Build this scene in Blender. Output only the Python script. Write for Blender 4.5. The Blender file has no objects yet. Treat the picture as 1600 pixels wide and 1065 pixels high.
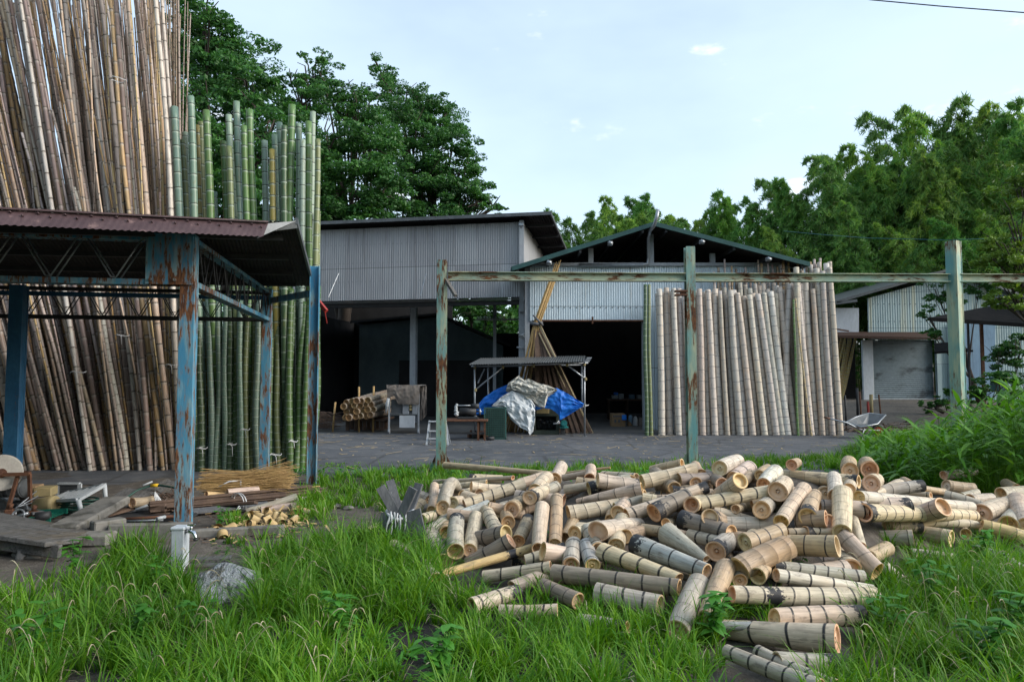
import math
EXPOSURE = 0.95
SUN_EL = math.radians(28)
SUN_ROT = math.radians(105)
SUN_STR = 2.0
SKY_STR = 0.125
CLOUD = 5.9
CLOUD_LOC = (0.3, 0.1, 0.0)
import bpy, math, random
import numpy as np
from mathutils import Vector, Matrix, Quaternion

random.seed(7)
rng = np.random.default_rng(7)
SC = bpy.context.scene
COL = SC.collection
F, HEYE = 1066.67, 1.65
PITCH = math.radians(3.086)
U = random.uniform


def ray(px, py):
    x, y = (px - 800) / F, (532.5 - py) / F
    c, s = math.cos(PITCH), math.sin(PITCH)
    return Vector((x, c - y * s, s + y * c))


def P(px, py, Y):
    d = ray(px, py)
    t = Y / d.y
    return Vector((d.x * t, Y, HEYE + d.z * t))


def G(px, py, z=0.0):
    d = ray(px, py)
    t = (z - HEYE) / d.z
    return Vector((d.x * t, d.y * t, z))


def sstep(a, b, x):
    t = min(1.0, max(0.0, (x - a) / (b - a)))
    return t * t * (3 - 2 * t)


def lerp(a, b, t):
    return a + (b - a) * t


# ---------------------------------------------------------------- tagging
def tag(o, label=None, cat=None, group=None, kind=None):
    if label: o['label'] = label
    if cat: o['category'] = cat
    if group: o['group'] = group
    if kind: o['kind'] = kind
    return o


def thing(name, label, cat, loc=(0, 0, 0), rz=0.0, group=None):
    o = bpy.data.objects.new(name, None)
    o.empty_display_size = 0.1
    COL.objects.link(o)
    o.location = loc
    o.rotation_euler = (0, 0, rz)
    return tag(o, label, cat, group)


def link(name, me, parent=None, mats=()):
    o = bpy.data.objects.new(name, me)
    COL.objects.link(o)
    if parent is not None: o.parent = parent
    for m in mats: me.materials.append(m)
    return o


def copy_tree(src, parent=None):
    c = src.copy()
    COL.objects.link(c)
    if parent is not None: c.parent = parent
    for ch in list(src.children): copy_tree(ch, c)
    return c


# ---------------------------------------------------------------- mesh builder
class MB:
    def __init__(self):
        self.v, self.f, self.mi, self.sm, self.at = [], [], [], [], {}

    def add(self, verts, faces, mi=0, smooth=False):
        b = len(self.v)
        self.v += [tuple(p) for p in verts]
        for q in faces:
            self.f.append(tuple(b + i for i in q))
            self.mi.append(mi)
            self.sm.append(smooth)
        return b

    def box(self, c, s, R=None, mi=0, bev=0.0):
        """box of size s about c, R optional 3x3/euler rotation, chamfered by bev"""
        hx, hy, hz = s[0] / 2, s[1] / 2, s[2] / 2
        c = Vector(c)
        if isinstance(R, (int, float)): R = Matrix.Rotation(R, 3, 'Z')
        if bev <= 0:
            pts = [(x, y, z) for z in (-hz, hz) for x, y in ((-hx, -hy), (hx, -hy), (hx, hy), (-hx, hy))]
            fc = [(3, 2, 1, 0), (4, 5, 6, 7), (0, 1, 5, 4), (1, 2, 6, 5), (2, 3, 7, 6), (3, 0, 4, 7)]
        else:
            b = min(bev, hx * .9, hy * .9, hz * .9)
            pts = []
            for z, k in ((-hz, b), (-hz + b, 0), (hz - b, 0), (hz, b)):
                X, Y = hx - k, hy - k
                o = [(-X + (b if not k else 0), -Y), (X - (b if not k else 0), -Y), (X, -Y + (b if not k else 0)), (X, Y - (b if not k else 0)),
                     (X - (b if not k else 0), Y), (-X + (b if not k else 0), Y), (-X, Y - (b if not k else 0)), (-X, -Y + (b if not k else 0))]
                if k:
                    o = [(-X + b * .3, -Y), (X - b * .3, -Y), (X, -Y + b * .3), (X, Y - b * .3), (X - b * .3, Y), (-X + b * .3, Y), (-X, Y - b * .3), (-X, -Y + b * .3)]
                pts += [(x, y, z) for x, y in o]
            fc = [tuple(range(7, -1, -1)), tuple(range(24, 32))]
            for r in range(3):
                for i in range(8):
                    j = (i + 1) % 8
                    fc.append((r * 8 + i, r * 8 + j, (r + 1) * 8 + j, (r + 1) * 8 + i))
        pts = [c + (R @ Vector(p) if R is not None else Vector(p)) for p in pts]
        self.add(pts, fc, mi)
        return self

    def bar(self, a, b, w, h, up=(0, 0, 1), mi=0, bev=0.0):
        """rectangular bar from a to b: w across, h along up"""
        a, b = Vector(a), Vector(b)
        d = (b - a)
        L = d.length
        d.normalize()
        u = Vector(up)
        if abs(d.dot(u)) > .98: u = Vector((0, 1, 0))
        x = d.cross(u).normalized()
        z = x.cross(d).normalized()
        R = Matrix((x, d, z)).transposed()
        return self.box((a + b) / 2, (w, L, h), R, mi, bev)

    def hbeam(self, a, b, w, h, t, up=(0, 0, 1), mi=0):
        """I section: two flanges (across w) h apart along up, one web"""
        a, b, u = Vector(a), Vector(b), Vector(up)
        d = (b - a).normalized()
        x = d.cross(u).normalized()
        z = x.cross(d).normalized()
        o = z * (h - t) / 2
        self.bar(a + o, b + o, w, t, up, mi)
        self.bar(a - o, b - o, w, t, up, mi)
        self.bar(a, b, t * .8, h - 2 * t, up, mi)
        return self

    def tube(self, pts, radii, seg=10, caps=True, mi=0, smooth=True, jit=0.0):
        pts = [Vector(p) for p in pts]
        n = len(pts)
        if isinstance(radii, (int, float)): radii = [radii] * n
        t0 = (pts[1] - pts[0]).normalized()
        ref = Vector((0, 0, 1)) if abs(t0.z) < .9 else Vector((1, 0, 0))
        x = t0.cross(ref).normalized()
        vs = []
        for i, p in enumerate(pts):
            t = (pts[min(i + 1, n - 1)] - pts[max(i - 1, 0)])
            if t.length < 1e-9: t = t0.copy()
            t.normalize()
            x = (x - t * x.dot(t))
            if x.length < 1e-6: x = t.orthogonal()
            x.normalize()
            y = t.cross(x)
            for k in range(seg):
                a = 2 * math.pi * k / seg
                r = radii[i] * (1 + (U(-jit, jit) if jit else 0))
                vs.append(p + (x * math.cos(a) + y * math.sin(a)) * r)
        fc = []
        for i in range(n - 1):
            for k in range(seg):
                j = (k + 1) % seg
                fc.append((i * seg + k, i * seg + j, (i + 1) * seg + j, (i + 1) * seg + k))
        b = self.add(vs, fc, mi, smooth)
        if caps:
            self.f.append(tuple(b + k for k in range(seg - 1, -1, -1))); self.mi.append(mi); self.sm.append(False)
            self.f.append(tuple(b + (n - 1) * seg + k for k in range(seg))); self.mi.append(mi); self.sm.append(False)
        return b

    def grid(self, fn, nu, nv, mi=0, smooth=True):
        """fn(u,v)->point on 0..1 square"""
        vs = [fn(i / nu, j / nv) for j in range(nv + 1) for i in range(nu + 1)]
        fc = [(j * (nu + 1) + i, j * (nu + 1) + i + 1, (j + 1) * (nu + 1) + i + 1, (j + 1) * (nu + 1) + i) for j in range(nv) for i in range(nu)]
        return self.add(vs, fc, mi, smooth)

    def corrugated(self, o, u, v, nrm, pitch=.076, amp=.009, nv=1, mi=0, per=6):
        """sheet from o spanning vectors u (across the waves) and v, wave along nrm"""
        o, u, v, nrm = Vector(o), Vector(u), Vector(v), Vector(nrm).normalized()
        n = max(per, int(u.length / pitch * per))
        k = 2 * math.pi * u.length / pitch
        return self.grid(lambda a, b: o + u * a + v * b + nrm * (amp * math.sin(k * a)), n, nv, mi)

    def build(self, name, mats, parent=None, world=True, autosmooth=False):
        me = bpy.data.meshes.new(name)
        if not isinstance(mats, (list, tuple)): mats = [mats]
        vs = self.v
        if parent is not None and world:
            m, p = Matrix.Identity(4), parent
            while p is not None:
                m = p.matrix_basis @ m
                p = p.parent
            inv = m.inverted()
            vs = [inv @ Vector(q) for q in vs]
        me.from_pydata(vs, [], self.f)
        me.polygons.foreach_set('material_index', self.mi)
        me.polygons.foreach_set('use_smooth', self.sm)
        for k, d in self.at.items():
            a = me.attributes.new(k, 'FLOAT', 'POINT')
            a.data.foreach_set('value', np.array(d, dtype=np.float32))
        me.update()
        return link(name, me, parent, mats)


def np_mesh(name, V, quads=None, tris=None, mat=None, parent=None, smooth=False, attrs=None):
    me = bpy.data.meshes.new(name)
    V = np.asarray(V, dtype=np.float32)
    nq = 0 if quads is None else len(quads)
    nt = 0 if tris is None else len(tris)
    loops = np.concatenate(([np.asarray(quads).ravel()] if nq else []) + ([np.asarray(tris).ravel()] if nt else [])).astype(np.int32)
    starts = np.concatenate(([np.arange(nq) * 4] if nq else []) + ([nq * 4 + np.arange(nt) * 3] if nt else [])).astype(np.int32)
    me.vertices.add(len(V)); me.vertices.foreach_set('co', V.ravel())
    me.loops.add(len(loops)); me.loops.foreach_set('vertex_index', loops)
    me.polygons.add(nq + nt); me.polygons.foreach_set('loop_start', starts)
    if smooth: me.polygons.foreach_set('use_smooth', np.ones(nq + nt, dtype=bool))
    for k, d in (attrs or {}).items():
        a = me.attributes.new(k, 'FLOAT', 'POINT')
        a.data.foreach_set('value', np.asarray(d, dtype=np.float32))
    me.update(calc_edges=True)
    return link(name, me, parent, [mat] if mat else ())


def aim(o, a, b, roll=0.0):
    """put an object whose mesh runs along +Z from its origin at a, pointing to b"""
    d = (Vector(b) - Vector(a))
    q = d.to_track_quat('Z', 'Y') @ Quaternion((0, 0, 1), roll)
    o.rotation_mode = 'QUATERNION'
    o.rotation_quaternion = q
    o.location = a


# ---------------------------------------------------------------- materials
class NT:
    def __init__(self, name):
        self.m = bpy.data.materials.new(name)
        self.m.use_nodes = True
        self.t = self.m.node_tree
        self.t.nodes.clear()
        self.out = self.n('ShaderNodeOutputMaterial')
        self._co = {}

    def n(self, typ, **kw):
        nd = self.t.nodes.new(typ)
        for k, v in kw.items(): setattr(nd, k, v)
        return nd

    def l(self, a, b): self.t.links.new(a, b)

    def put(self, sock, v):
        if hasattr(v, 'is_output') or isinstance(v, bpy.types.NodeSocket): self.l(v, sock)
        elif isinstance(v, (tuple, list)) and len(v) == 3 and sock.type == 'RGBA': sock.default_value = (*v, 1)
        else: sock.default_value = v

    def coord(self, kind='Object', scale=(1, 1, 1), rand=False):
        key = (kind, tuple(scale), rand)
        if key in self._co: return self._co[key]
        src = self.n('ShaderNodeNewGeometry').outputs['Position'] if kind == 'World' else self.n('ShaderNodeTexCoord').outputs[kind]
        mp = self.n('ShaderNodeMapping')
        self.l(src, mp.inputs[0])
        mp.inputs['Scale'].default_value = scale
        if rand:
            oi = self.n('ShaderNodeObjectInfo')
            ml = self.n('ShaderNodeMath', operation='MULTIPLY')
            self.l(oi.outputs['Random'], ml.inputs[0]); ml.inputs[1].default_value = 37.0
            cb = self.n('ShaderNodeCombineXYZ')
            for i in range(3): self.l(ml.outputs[0], cb.inputs[i])
            self.l(cb.outputs[0], mp.inputs['Location'])
        self._co[key] = mp.outputs[0]
        return mp.outputs[0]

    def noise(self, co, scale, detail=4, rough=.55, dist=0.0):
        nd = self.n('ShaderNodeTexNoise')
        self.l(co, nd.inputs['Vector'])
        nd.inputs['Scale'].default_value = scale
        nd.inputs['Detail'].default_value = detail
        nd.inputs['Roughness'].default_value = rough
        nd.inputs['Distortion'].default_value = dist
        return nd.outputs['Fac']

    def voro(self, co, scale, feature='F1', out='Distance'):
        nd = self.n('ShaderNodeTexVoronoi', feature=feature)
        self.l(co, nd.inputs['Vector'])
        nd.inputs['Scale'].default_value = scale
        return nd.outputs[out]

    def ramp(self, fac, lo, hi, a=0.0, b=1.0):
        nd = self.n('ShaderNodeMapRange', interpolation_type='SMOOTHSTEP')
        self.l(fac, nd.inputs[0])
        nd.inputs[1].default_value = lo; nd.inputs[2].default_value = hi
        nd.inputs[3].default_value = a; nd.inputs[4].default_value = b
        return nd.outputs[0]

    def mix(self, fac, a, b, blend='MIX'):
        nd = self.n('ShaderNodeMix', data_type='RGBA', blend_type=blend)
        self.put(nd.inputs[0], fac); self.put(nd.inputs[6], a); self.put(nd.inputs[7], b)
        return nd.outputs[2]

    def math(self, op, a, b=0.0):
        nd = self.n('ShaderNodeMath', operation=op)
        self.put(nd.inputs[0], a); self.put(nd.inputs[1], b)
        return nd.outputs[0]

    def attr(self, name):
        return self.n('ShaderNodeAttribute', attribute_name=name).outputs['Fac']

    def bsdf(self, color, rough=.6, metal=0.0, bump=None, bstr=.2, bdist=.02, spec=.4):
        b = self.n('ShaderNodeBsdfPrincipled')
        self.put(b.inputs['Base Color'], color)
        self.put(b.inputs['Roughness'], rough)
        self.put(b.inputs['Metallic'], metal)
        self.put(b.inputs['Specular IOR Level'], spec)
        if bump is not None:
            bp = self.n('ShaderNodeBump')
            bp.inputs['Strength'].default_value = bstr
            bp.inputs['Distance'].default_value = bdist
            self.l(bump, bp.inputs['Height'])
            self.l(bp.outputs[0], b.inputs['Normal'])
        self.l(b.outputs[0], self.out.inputs[0])
        return b


def surf(name, c1, c2=None, scale=6.0, stretch=(1, 1, 1), rough=.65, layers=(), bump=.25, bdist=.01, metal=0.0, kind='Object', rand=False, spec=.35, detail=5):
    """c1..c2 mottled by noise, then layers (colour, scale, lo, hi, stretch) of stains, rust, dirt over it"""
    t = NT(name)
    co = t.coord(kind, stretch, rand)
    nz = t.noise(co, scale, detail)
    col = t.mix(t.ramp(nz, .3, .7), c1, c2 or tuple(x * .75 for x in c1))
    fine = t.noise(co, scale * 7, 3)
    col = t.mix(t.ramp(fine, .3, .75, 0, .35), col, tuple(x * .55 for x in c1))
    h = fine
    for (lc, ls, lo, hi, st) in layers:
        ln = t.noise(t.coord(kind, st, rand), ls, 6, .62)
        k = t.ramp(ln, lo, hi)
        col = t.mix(k, col, lc)
        h = t.math('ADD', h, t.math('MULTIPLY', k, .5))
    t.bsdf(col, rough, metal, h if bump else None, bump, bdist, spec)
    return t.m


RUST = (.16, .06, .025)
RUSTD = (.06, .025, .015)
MT = {}
MT['blue_paint'] = surf('blue_paint', (.04, .16, .27), (.075, .22, .32), 5, (1, 1, .6), .6,
                        [((.22, .31, .33), 3, .50, .68, (1, 1, .3)), ((.15, .075, .04), 8, .53, .60, (2.2, 2.2, .35)), (RUSTD, 15, .57, .66, (2, 2, .5))], .35, kind='World')
MT['blue_paint_shaded'] = surf('blue_paint_shaded', (.02, .10, .22), (.035, .14, .27), 5, (1, 1, .6), .55, [(RUST, 6, .66, .74, (1, 1, .5))], .3)  # darker blue for steel deep beneath the roof, shade put into the colour
MT['teal_paint'] = surf('teal_paint', (.11, .27, .27), (.28, .38, .28), 1.6, (.6, 1, .6), .6,
                        [((.42, .44, .30), 2.0, .48, .64, (.5, 1, .5)), ((.13, .065, .035), 8, .55, .61, (.6, 1.6, .8)), (RUSTD, 13, .58, .66, (.8, 1.3, .8))], .35, kind='World')
MT['rust_steel'] = surf('rust_steel', (.14, .065, .035), (.07, .03, .02), 9, (1, 1, 1), .8, [((.2, .1, .05), 20, .6, .75, (1, 1, 1))], .4)
MT['dark_steel'] = surf('dark_steel', (.022, .024, .028), (.04, .042, .045), 7, (1, 1, 1), .55, [], .2)
MT['steel'] = surf('steel', (.36, .39, .42), (.26, .28, .31), 9, (1, 1, 1), .38, [((.14, .12, .1), 12, .62, .75, (1, 1, 1))], .15, metal=.6)
MT['chrome'] = surf('chrome', (.6, .62, .64), (.5, .52, .54), 9, (1, 1, 1), .18, [], 0, metal=1.0)
MT['maroon_roof'] = surf('maroon_roof', (.055, .032, .036), (.085, .052, .056), 4, (1, 1, 1), .5, [((.2, .13, .12), 8, .58, .75, (1, 1, 1))], .2)
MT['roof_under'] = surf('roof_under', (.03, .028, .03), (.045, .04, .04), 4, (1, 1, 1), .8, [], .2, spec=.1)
MT['grey_corr'] = surf('grey_corr', (.32, .335, .35), (.24, .25, .265), 1.2, (1, 1, .35), .5,
                       [((.13, .125, .13), 2.2, .56, .74, (1.2, 1.2, .12)), ((.15, .10, .07), 5, .66, .78, (3, 3, .15))], .12, metal=.2)
MT['pale_corr'] = surf('pale_corr', (.50, .61, .67), (.42, .53, .59), 1.5, (1, 1, .35), .5,
                       [((.30, .29, .22), 3.5, .55, .75, (2.5, 2.5, .1)), (RUST, 6, .69, .8, (3, 3, .12))], .12, metal=.1)
MT['house_corr'] = surf('house_corr', (.32, .44, .46), (.26, .37, .40), .9, (1, 1, .4), .6,
                        [((.36, .42, .36), .8, .5, .65, (1, 1, .3)), ((.18, .24, .25), 3, .6, .8, (2, 2, .12))], .12)
MT['house_white'] = surf('house_white', (.52, .56, .60), (.44, .48, .53), 1.5, (1, 1, .4), .6, [((.2, .2, .2), 3, .6, .8, (2, 2, .15))], .1)
MT['house_blue'] = surf('house_blue', (.18, .30, .42), (.14, .24, .36), 1.5, (1, 1, .4), .6, [((.07, .1, .13), 3, .55, .8, (2, 2, .15))], .1)
MT['shutter'] = surf('shutter', (.17, .22, .25), (.14, .185, .21), .8, (1, 1, 1), .5, [((.05, .065, .075), 1.0, .5, .68, (1, 1, 1.6))], .1, metal=.2)
MT['green_roof'] = surf('green_roof', (.02, .065, .065), (.03, .09, .085), 3, (1, 1, 1), .45, [], .15)
MT['grey_steel_paint'] = surf('grey_steel_paint', (.34, .37, .40), (.27, .29, .32), 4, (1, 1, .5), .55, [(RUST, 7, .68, .78, (1, 1, .4))], .2)
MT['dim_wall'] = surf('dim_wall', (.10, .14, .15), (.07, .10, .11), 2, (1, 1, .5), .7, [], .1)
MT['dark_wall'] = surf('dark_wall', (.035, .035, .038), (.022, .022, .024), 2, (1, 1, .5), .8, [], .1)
MT['asphalt'] = None
MT['concrete'] = surf('concrete', (.22, .21, .19), (.14, .135, .125), 3, (1, 1, 1), .9, [((.06, .058, .05), 3, .48, .66, (1, 1, 1)), ((.09, .085, .06), 9, .55, .7, (1, 1, .5))], .6)
MT['concrete_dark'] = surf('concrete_dark', (.15, .15, .15), (.11, .11, .11), 2, (1, 1, 1), .85, [((.06, .06, .06), 2, .5, .75, (1, 1, 1))], .4)
MT['wood_grey'] = surf('wood_grey', (.15, .148, .145), (.085, .083, .082), 5, (6, .7, 6), .85, [((.04, .04, .04), 7, .52, .66, (8, .6, 8)), ((.10, .085, .065), 2.5, .5, .7, (1, 1, 1))], .5, .012)
MT['wood_dark'] = surf('wood_dark', (.15, .155, .165), (.085, .09, .10), 5, (6, 6, .7), .8, [((.22, .23, .24), 9, .62, .74, (5, 5, .8))], .4)
MT['wood_brown'] = surf('wood_brown', (.13, .085, .06), (.075, .05, .04), 5, (1, 1, 1), .75, [((.2, .14, .09), 9, .6, .75, (1, 1, 1))], .4)
MT['plastic_white'] = surf('plastic_white', (.42, .45, .47), (.34, .37, .39), 8, (1, 1, 1), .5, [((.14, .15, .14), 12, .6, .78, (1, 1, 1))], .15)
MT['pvc_white'] = surf('pvc_white', (.50, .54, .58), (.42, .46, .50), 7, (1, 1, .5), .45, [((.2, .2, .18), 14, .64, .8, (1, 1, .5))], .15)
MT['stone_wheel'] = surf('stone_wheel', (.44, .42, .38), (.36, .34, .31), 7, (1, 1, 1), .85, [((.22, .2, .17), 9, .62, .78, (1, 1, 1))], .25)
MT['green_plastic'] = surf('green_plastic', (.015, .16, .11), (.012, .12, .085), 6, (1, 1, 1), .4, [], .1)
MT['green_hose'] = surf('green_hose', (.012, .06, .045), (.01, .045, .035), 6, (1, 1, 1), .4, [], .1)
MT['yellow_plastic'] = surf('yellow_plastic', (.75, .48, .02), (.6, .36, .02), 6, (1, 1, 1), .4, [], .1)
MT['grey_metal'] = surf('grey_metal', (.13, .14, .15), (.09, .10, .105), 5, (1, 1, 1), .45, [((.05, .045, .04), 8, .6, .75, (1, 1, 1))], .2, metal=.3)
MT['cardboard'] = surf('cardboard', (.30, .20, .11), (.24, .16, .09), 5, (1, 1, 1), .8, [], .15)
MT['cream_paint'] = surf('cream_paint', (.36, .29, .14), (.26, .21, .11), 5, (1, 1, 1), .6, [((.1, .07, .04), 8, .58, .75, (1, 1, 1))], .2)
MT['blue_tarp'] = surf('blue_tarp', (.012, .16, .66), (.015, .20, .72), 4, (1, 1, 1), .5, [((.01, .08, .38), 6, .6, .8, (1, 1, 1))], .15)
MT['grey_tarp'] = surf('grey_tarp', (.62, .61, .56), (.50, .49, .44), 4, (1, 1, 1), .6, [((.22, .17, .12), 6, .63, .8, (1, 1, 1)), ((.2, .2, .19), 9, .62, .8, (1, 1, 1))], .25)
MT['silver_tarp'] = surf('silver_tarp', (.66, .70, .73), (.55, .59, .62), 4, (1, 1, 1), .42, [((.3, .31, .32), 7, .6, .8, (1, 1, 1))], .2)
MT['brown_cover'] = surf('brown_cover', (.21, .185, .165), (.15, .13, .115), 6, (1, 1, .3), .85, [((.08, .06, .05), 6, .58, .75, (2, 2, .3))], .3)
MT['crate_green'] = surf('crate_green', (.05, .13, .115), (.04, .10, .09), 6, (1, 1, 1), .5, [], .1)
MT['machine_green'] = surf('machine_green', (.05, .065, .05), (.035, .045, .035), 6, (1, 1, 1), .5, [(RUSTD, 7, .6, .72, (1, 1, 1))], .2)
MT['motor_teal'] = surf('motor_teal', (.02, .22, .22), (.02, .17, .17), 6, (1, 1, 1), .4, [], .1)
MT['red_paint'] = surf('red_paint', (.32, .03, .02), (.22, .025, .02), 6, (1, 1, 1), .5, [(RUSTD, 9, .6, .72, (1, 1, 1))], .15)
MT['white_cord'] = surf('white_cord', (.66, .67, .68), (.55, .56, .58), 30, (1, 1, 1), .6, [], .1)
MT['black_cable'] = surf('black_cable', (.02, .025, .05), (.015, .02, .04), 5, (1, 1, 1), .5, [], 0)
MT['teal_cable'] = surf('teal_cable', (.02, .14, .15), (.02, .11, .12), 5, (1, 1, 1), .5, [], 0)
MT['bark'] = surf('bark', (.075, .06, .05), (.045, .038, .032), 6, (1, 1, .4), .9, [((.11, .11, .09), 5, .6, .75, (1, 1, .6))], .6, .03)
MT['culm'] = surf('culm', (.10, .15, .045), (.14, .17, .06), 3, (1, 1, .3), .5, [], .1)
MT['straw'] = surf('straw', (.46, .31, .13), (.36, .23, .10), 10, (1, 1, 1), .75, [], .1)
MT['dry_stalk'] = surf('dry_stalk', (.42, .34, .20), (.33, .26, .16), 10, (1, 1, 1), .75, [], .1)
MT['boulder'] = surf('boulder', (.42, .44, .46), (.25, .27, .285), 9, (1, .6, 1.6), .8, [((.09, .10, .11), 12, .52, .62, (2.2, .5, 1.4)), ((.46, .48, .50), 16, .58, .7, (2.5, .6, 1)), ((.12, .12, .09), 6, .6, .7, (1, 1, 1))], .9, .03)


def leafmat(name, c1, c2, trans=.35, rough=.5, oc=0.0, dark=.55):
    """leaf: each leaf its own tone between c1 and c2; light passes through"""
    t = NT(name)
    gi = t.n('ShaderNodeNewGeometry')
    r = gi.outputs['Random Per Island']
    col = t.mix(r, c1, c2)
    w = t.noise(t.coord('World'), .55, 2)
    col = t.mix(t.ramp(w, .35, .68, 0, dark), col, tuple(x * .5 for x in c1))
    if oc:
        oi = t.n('ShaderNodeObjectInfo')
        col = t.mix(oc, col, t.mix(1.0, col, oi.outputs['Color'], 'MULTIPLY'))
    b = t.n('ShaderNodeBsdfPrincipled')
    t.put(b.inputs['Base Color'], col)
    b.inputs['Roughness'].default_value = rough
    b.inputs['Specular IOR Level'].default_value = .35
    tr = t.n('ShaderNodeBsdfTranslucent')
    t.put(tr.inputs[0], t.mix(1.0, col, (1.0, 1.0, .45), 'MULTIPLY'))
    mx = t.n('ShaderNodeMixShader')
    mx.inputs[0].default_value = trans
    t.l(b.outputs[0], mx.inputs[1]); t.l(tr.outputs[0], mx.inputs[2])
    t.l(mx.outputs[0], t.out.inputs[0])
    return t.m


MT['grass'] = leafmat('grass', (.065, .23, .016), (.21, .41, .022), .42)
MT['grass_dry'] = leafmat('grass_dry', (.50, .43, .26), (.68, .63, .47), .3)
MT['weed_leaf'] = leafmat('weed_leaf', (.07, .26, .035), (.12, .36, .05), .4, .45)
MT['sasa_leaf'] = leafmat('sasa_leaf', (.07, .24, .02), (.20, .42, .05), .4, .4)
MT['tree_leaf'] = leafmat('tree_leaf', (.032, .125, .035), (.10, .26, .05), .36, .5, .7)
MT['bamboo_leaf'] = leafmat('bamboo_leaf', (.085, .25, .06), (.27, .43, .11), .45, .5, .8, .4)
MT['bright_leaf'] = leafmat('bright_leaf', (.12, .22, .03), (.20, .32, .05), .35, .45)


def bamboo_mat(name, ring, bloom, rough=.45, streak=.3, dirt=(.10, .085, .07), char=True, cracks=False, island=False):
    """culm skin: object colour streaked along the length, dark joint lines, pale bloom under joints, charred patches"""
    t = NT(name)
    oi = t.n('ShaderNodeObjectInfo')
    base = oi.outputs['Color']
    if island:
        rr_ = t.n('ShaderNodeNewGeometry').outputs['Random Per Island']
        base = t.mix(t.math('FRACT', t.math('MULTIPLY', rr_, 7.3)), t.mix(rr_, (.20, .15, .12), (.40, .34, .30)), (.30, .22, .15))
    co = t.coord('Object', (14, 14, .9), True)
    co2 = t.coord('Object', (1, 1, .5), True)
    s = t.noise(co, 5, 4)
    col = t.mix(t.ramp(s, .35, .7, 0, streak), base, t.mix(1.0, base, (.45, .42, .40), 'MULTIPLY'))
    b = t.noise(co2, 4, 5)
    col = t.mix(t.ramp(b, .5, .75, 0, .55), col, t.mix(1.0, base, (1.02, .86, .70), 'MULTIPLY'))
    d = t.noise(t.coord('Object', (3, 3, 1.2), True), 6, 6, .65)
    col = t.mix(t.ramp(d, .53, .70, 0, .72 if cracks else .55), col, dirt)
    col = t.mix(t.math('MULTIPLY', t.attr('bloom'), .75), col, bloom)
    if cracks:
        ck = t.noise(t.coord('Object', (34, 34, .7), True), 4, 3, .5)
        col = t.mix(t.ramp(ck, .655, .69, 0, .8), col, (.05, .04, .03))
        pt = t.noise(t.coord('Object', (2, 2, 2), True), 3.5, 5, .6)
        col = t.mix(t.ramp(pt, .50, .66, 0, .5), col, t.mix(1.0, base, (.62, .60, .60), 'MULTIPLY'))
        col = t.mix(t.ramp(pt, .42, .30, 0, .45), col, t.mix(1.0, base, (1.15, 1.1, 1.0), 'MULTIPLY'))
    rn = t.ramp(t.noise(t.coord('Object', (9, 9, 9), True), 4, 3), .25, .5, .35, 1)
    col = t.mix(t.math('MULTIPLY', t.attr('ring'), rn), col, ring)
    if char:
        cn = t.noise(t.coord('Object', (9, 9, 6), True), 3, 7, .72)
        k = t.ramp(t.math('ADD', t.math('MULTIPLY', t.attr('char'), 1.0), t.math('MULTIPLY', t.math('SUBTRACT', cn, .5), 3.2)), .42, .62)
        k = t.math('MULTIPLY', k, t.ramp(t.attr('char'), .01, .12))
        col = t.mix(k, col, (.022, .022, .025))
    t.bsdf(col, rough, 0, s, .12, .004, .4)
    return t.m


MT['bamboo_dry'] = bamboo_mat('bamboo_dry', (.10, .078, .062), (.42, .38, .33), .5, .5)
MT['bamboo_green'] = bamboo_mat('bamboo_green', (.04, .05, .035), (.42, .50, .42), .38, .25, (.16, .15, .04))
MT['bamboo_pale'] = bamboo_mat('bamboo_pale', (.08, .072, .07), (.5, .47, .45), .5, .35, (.17, .15, .13))
MT['bamboo_log'] = bamboo_mat('bamboo_log', (.025, .023, .023), (.5, .47, .42), .55, .6, (.15, .12, .095), cracks=True)


MT['bamboo_stack'] = bamboo_mat('bamboo_stack', (.09, .07, .055), (.42, .38, .33), .5, .5, char=False, island=True)


def cut_mat():
    t = NT('bamboo_cut')
    oi = t.n('ShaderNodeObjectInfo')
    co = t.coord('Object', (1, 1, 1), True)
    n1 = t.noise(co, 18, 5, .6)
    n2 = t.noise(co, 5, 4, .6)
    col = t.mix(t.ramp(n1, .3, .7), (.78, .62, .39), (.64, .47, .27))
    col = t.mix(t.ramp(n2, .45, .7, 0, .8), col, (.76, .67, .50))
    col = t.mix(t.attr('rim'), col, (.50, .31, .13))
    col = t.mix(1.0, col, oi.outputs['Color'], 'MULTIPLY')
    col = t.mix(t.ramp(t.noise(co, 30, 3), .62, .72, 0, .6), col, (.12, .09, .06))
    t.bsdf(col, .7, 0, n1, .25, .004, .25)
    return t.m


MT['bamboo_cut'] = cut_mat()

MT['cut_tan'] = surf('cut_tan', (.52, .38, .19), (.42, .29, .13), 14, (1, 1, 1), .7, [((.58, .48, .30), 8, .55, .7, (1, 1, 1))], .2)

MT['black_roof'] = surf('black_roof', (.012, .012, .013), (.02, .019, .019), 4, (1, 1, 1), .9, [], .2, spec=.04)
MT['rust_dark'] = surf('rust_dark', (.06, .028, .018), (.04, .02, .014), 9, (1, 1, 1), .8, [], .4)


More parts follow.
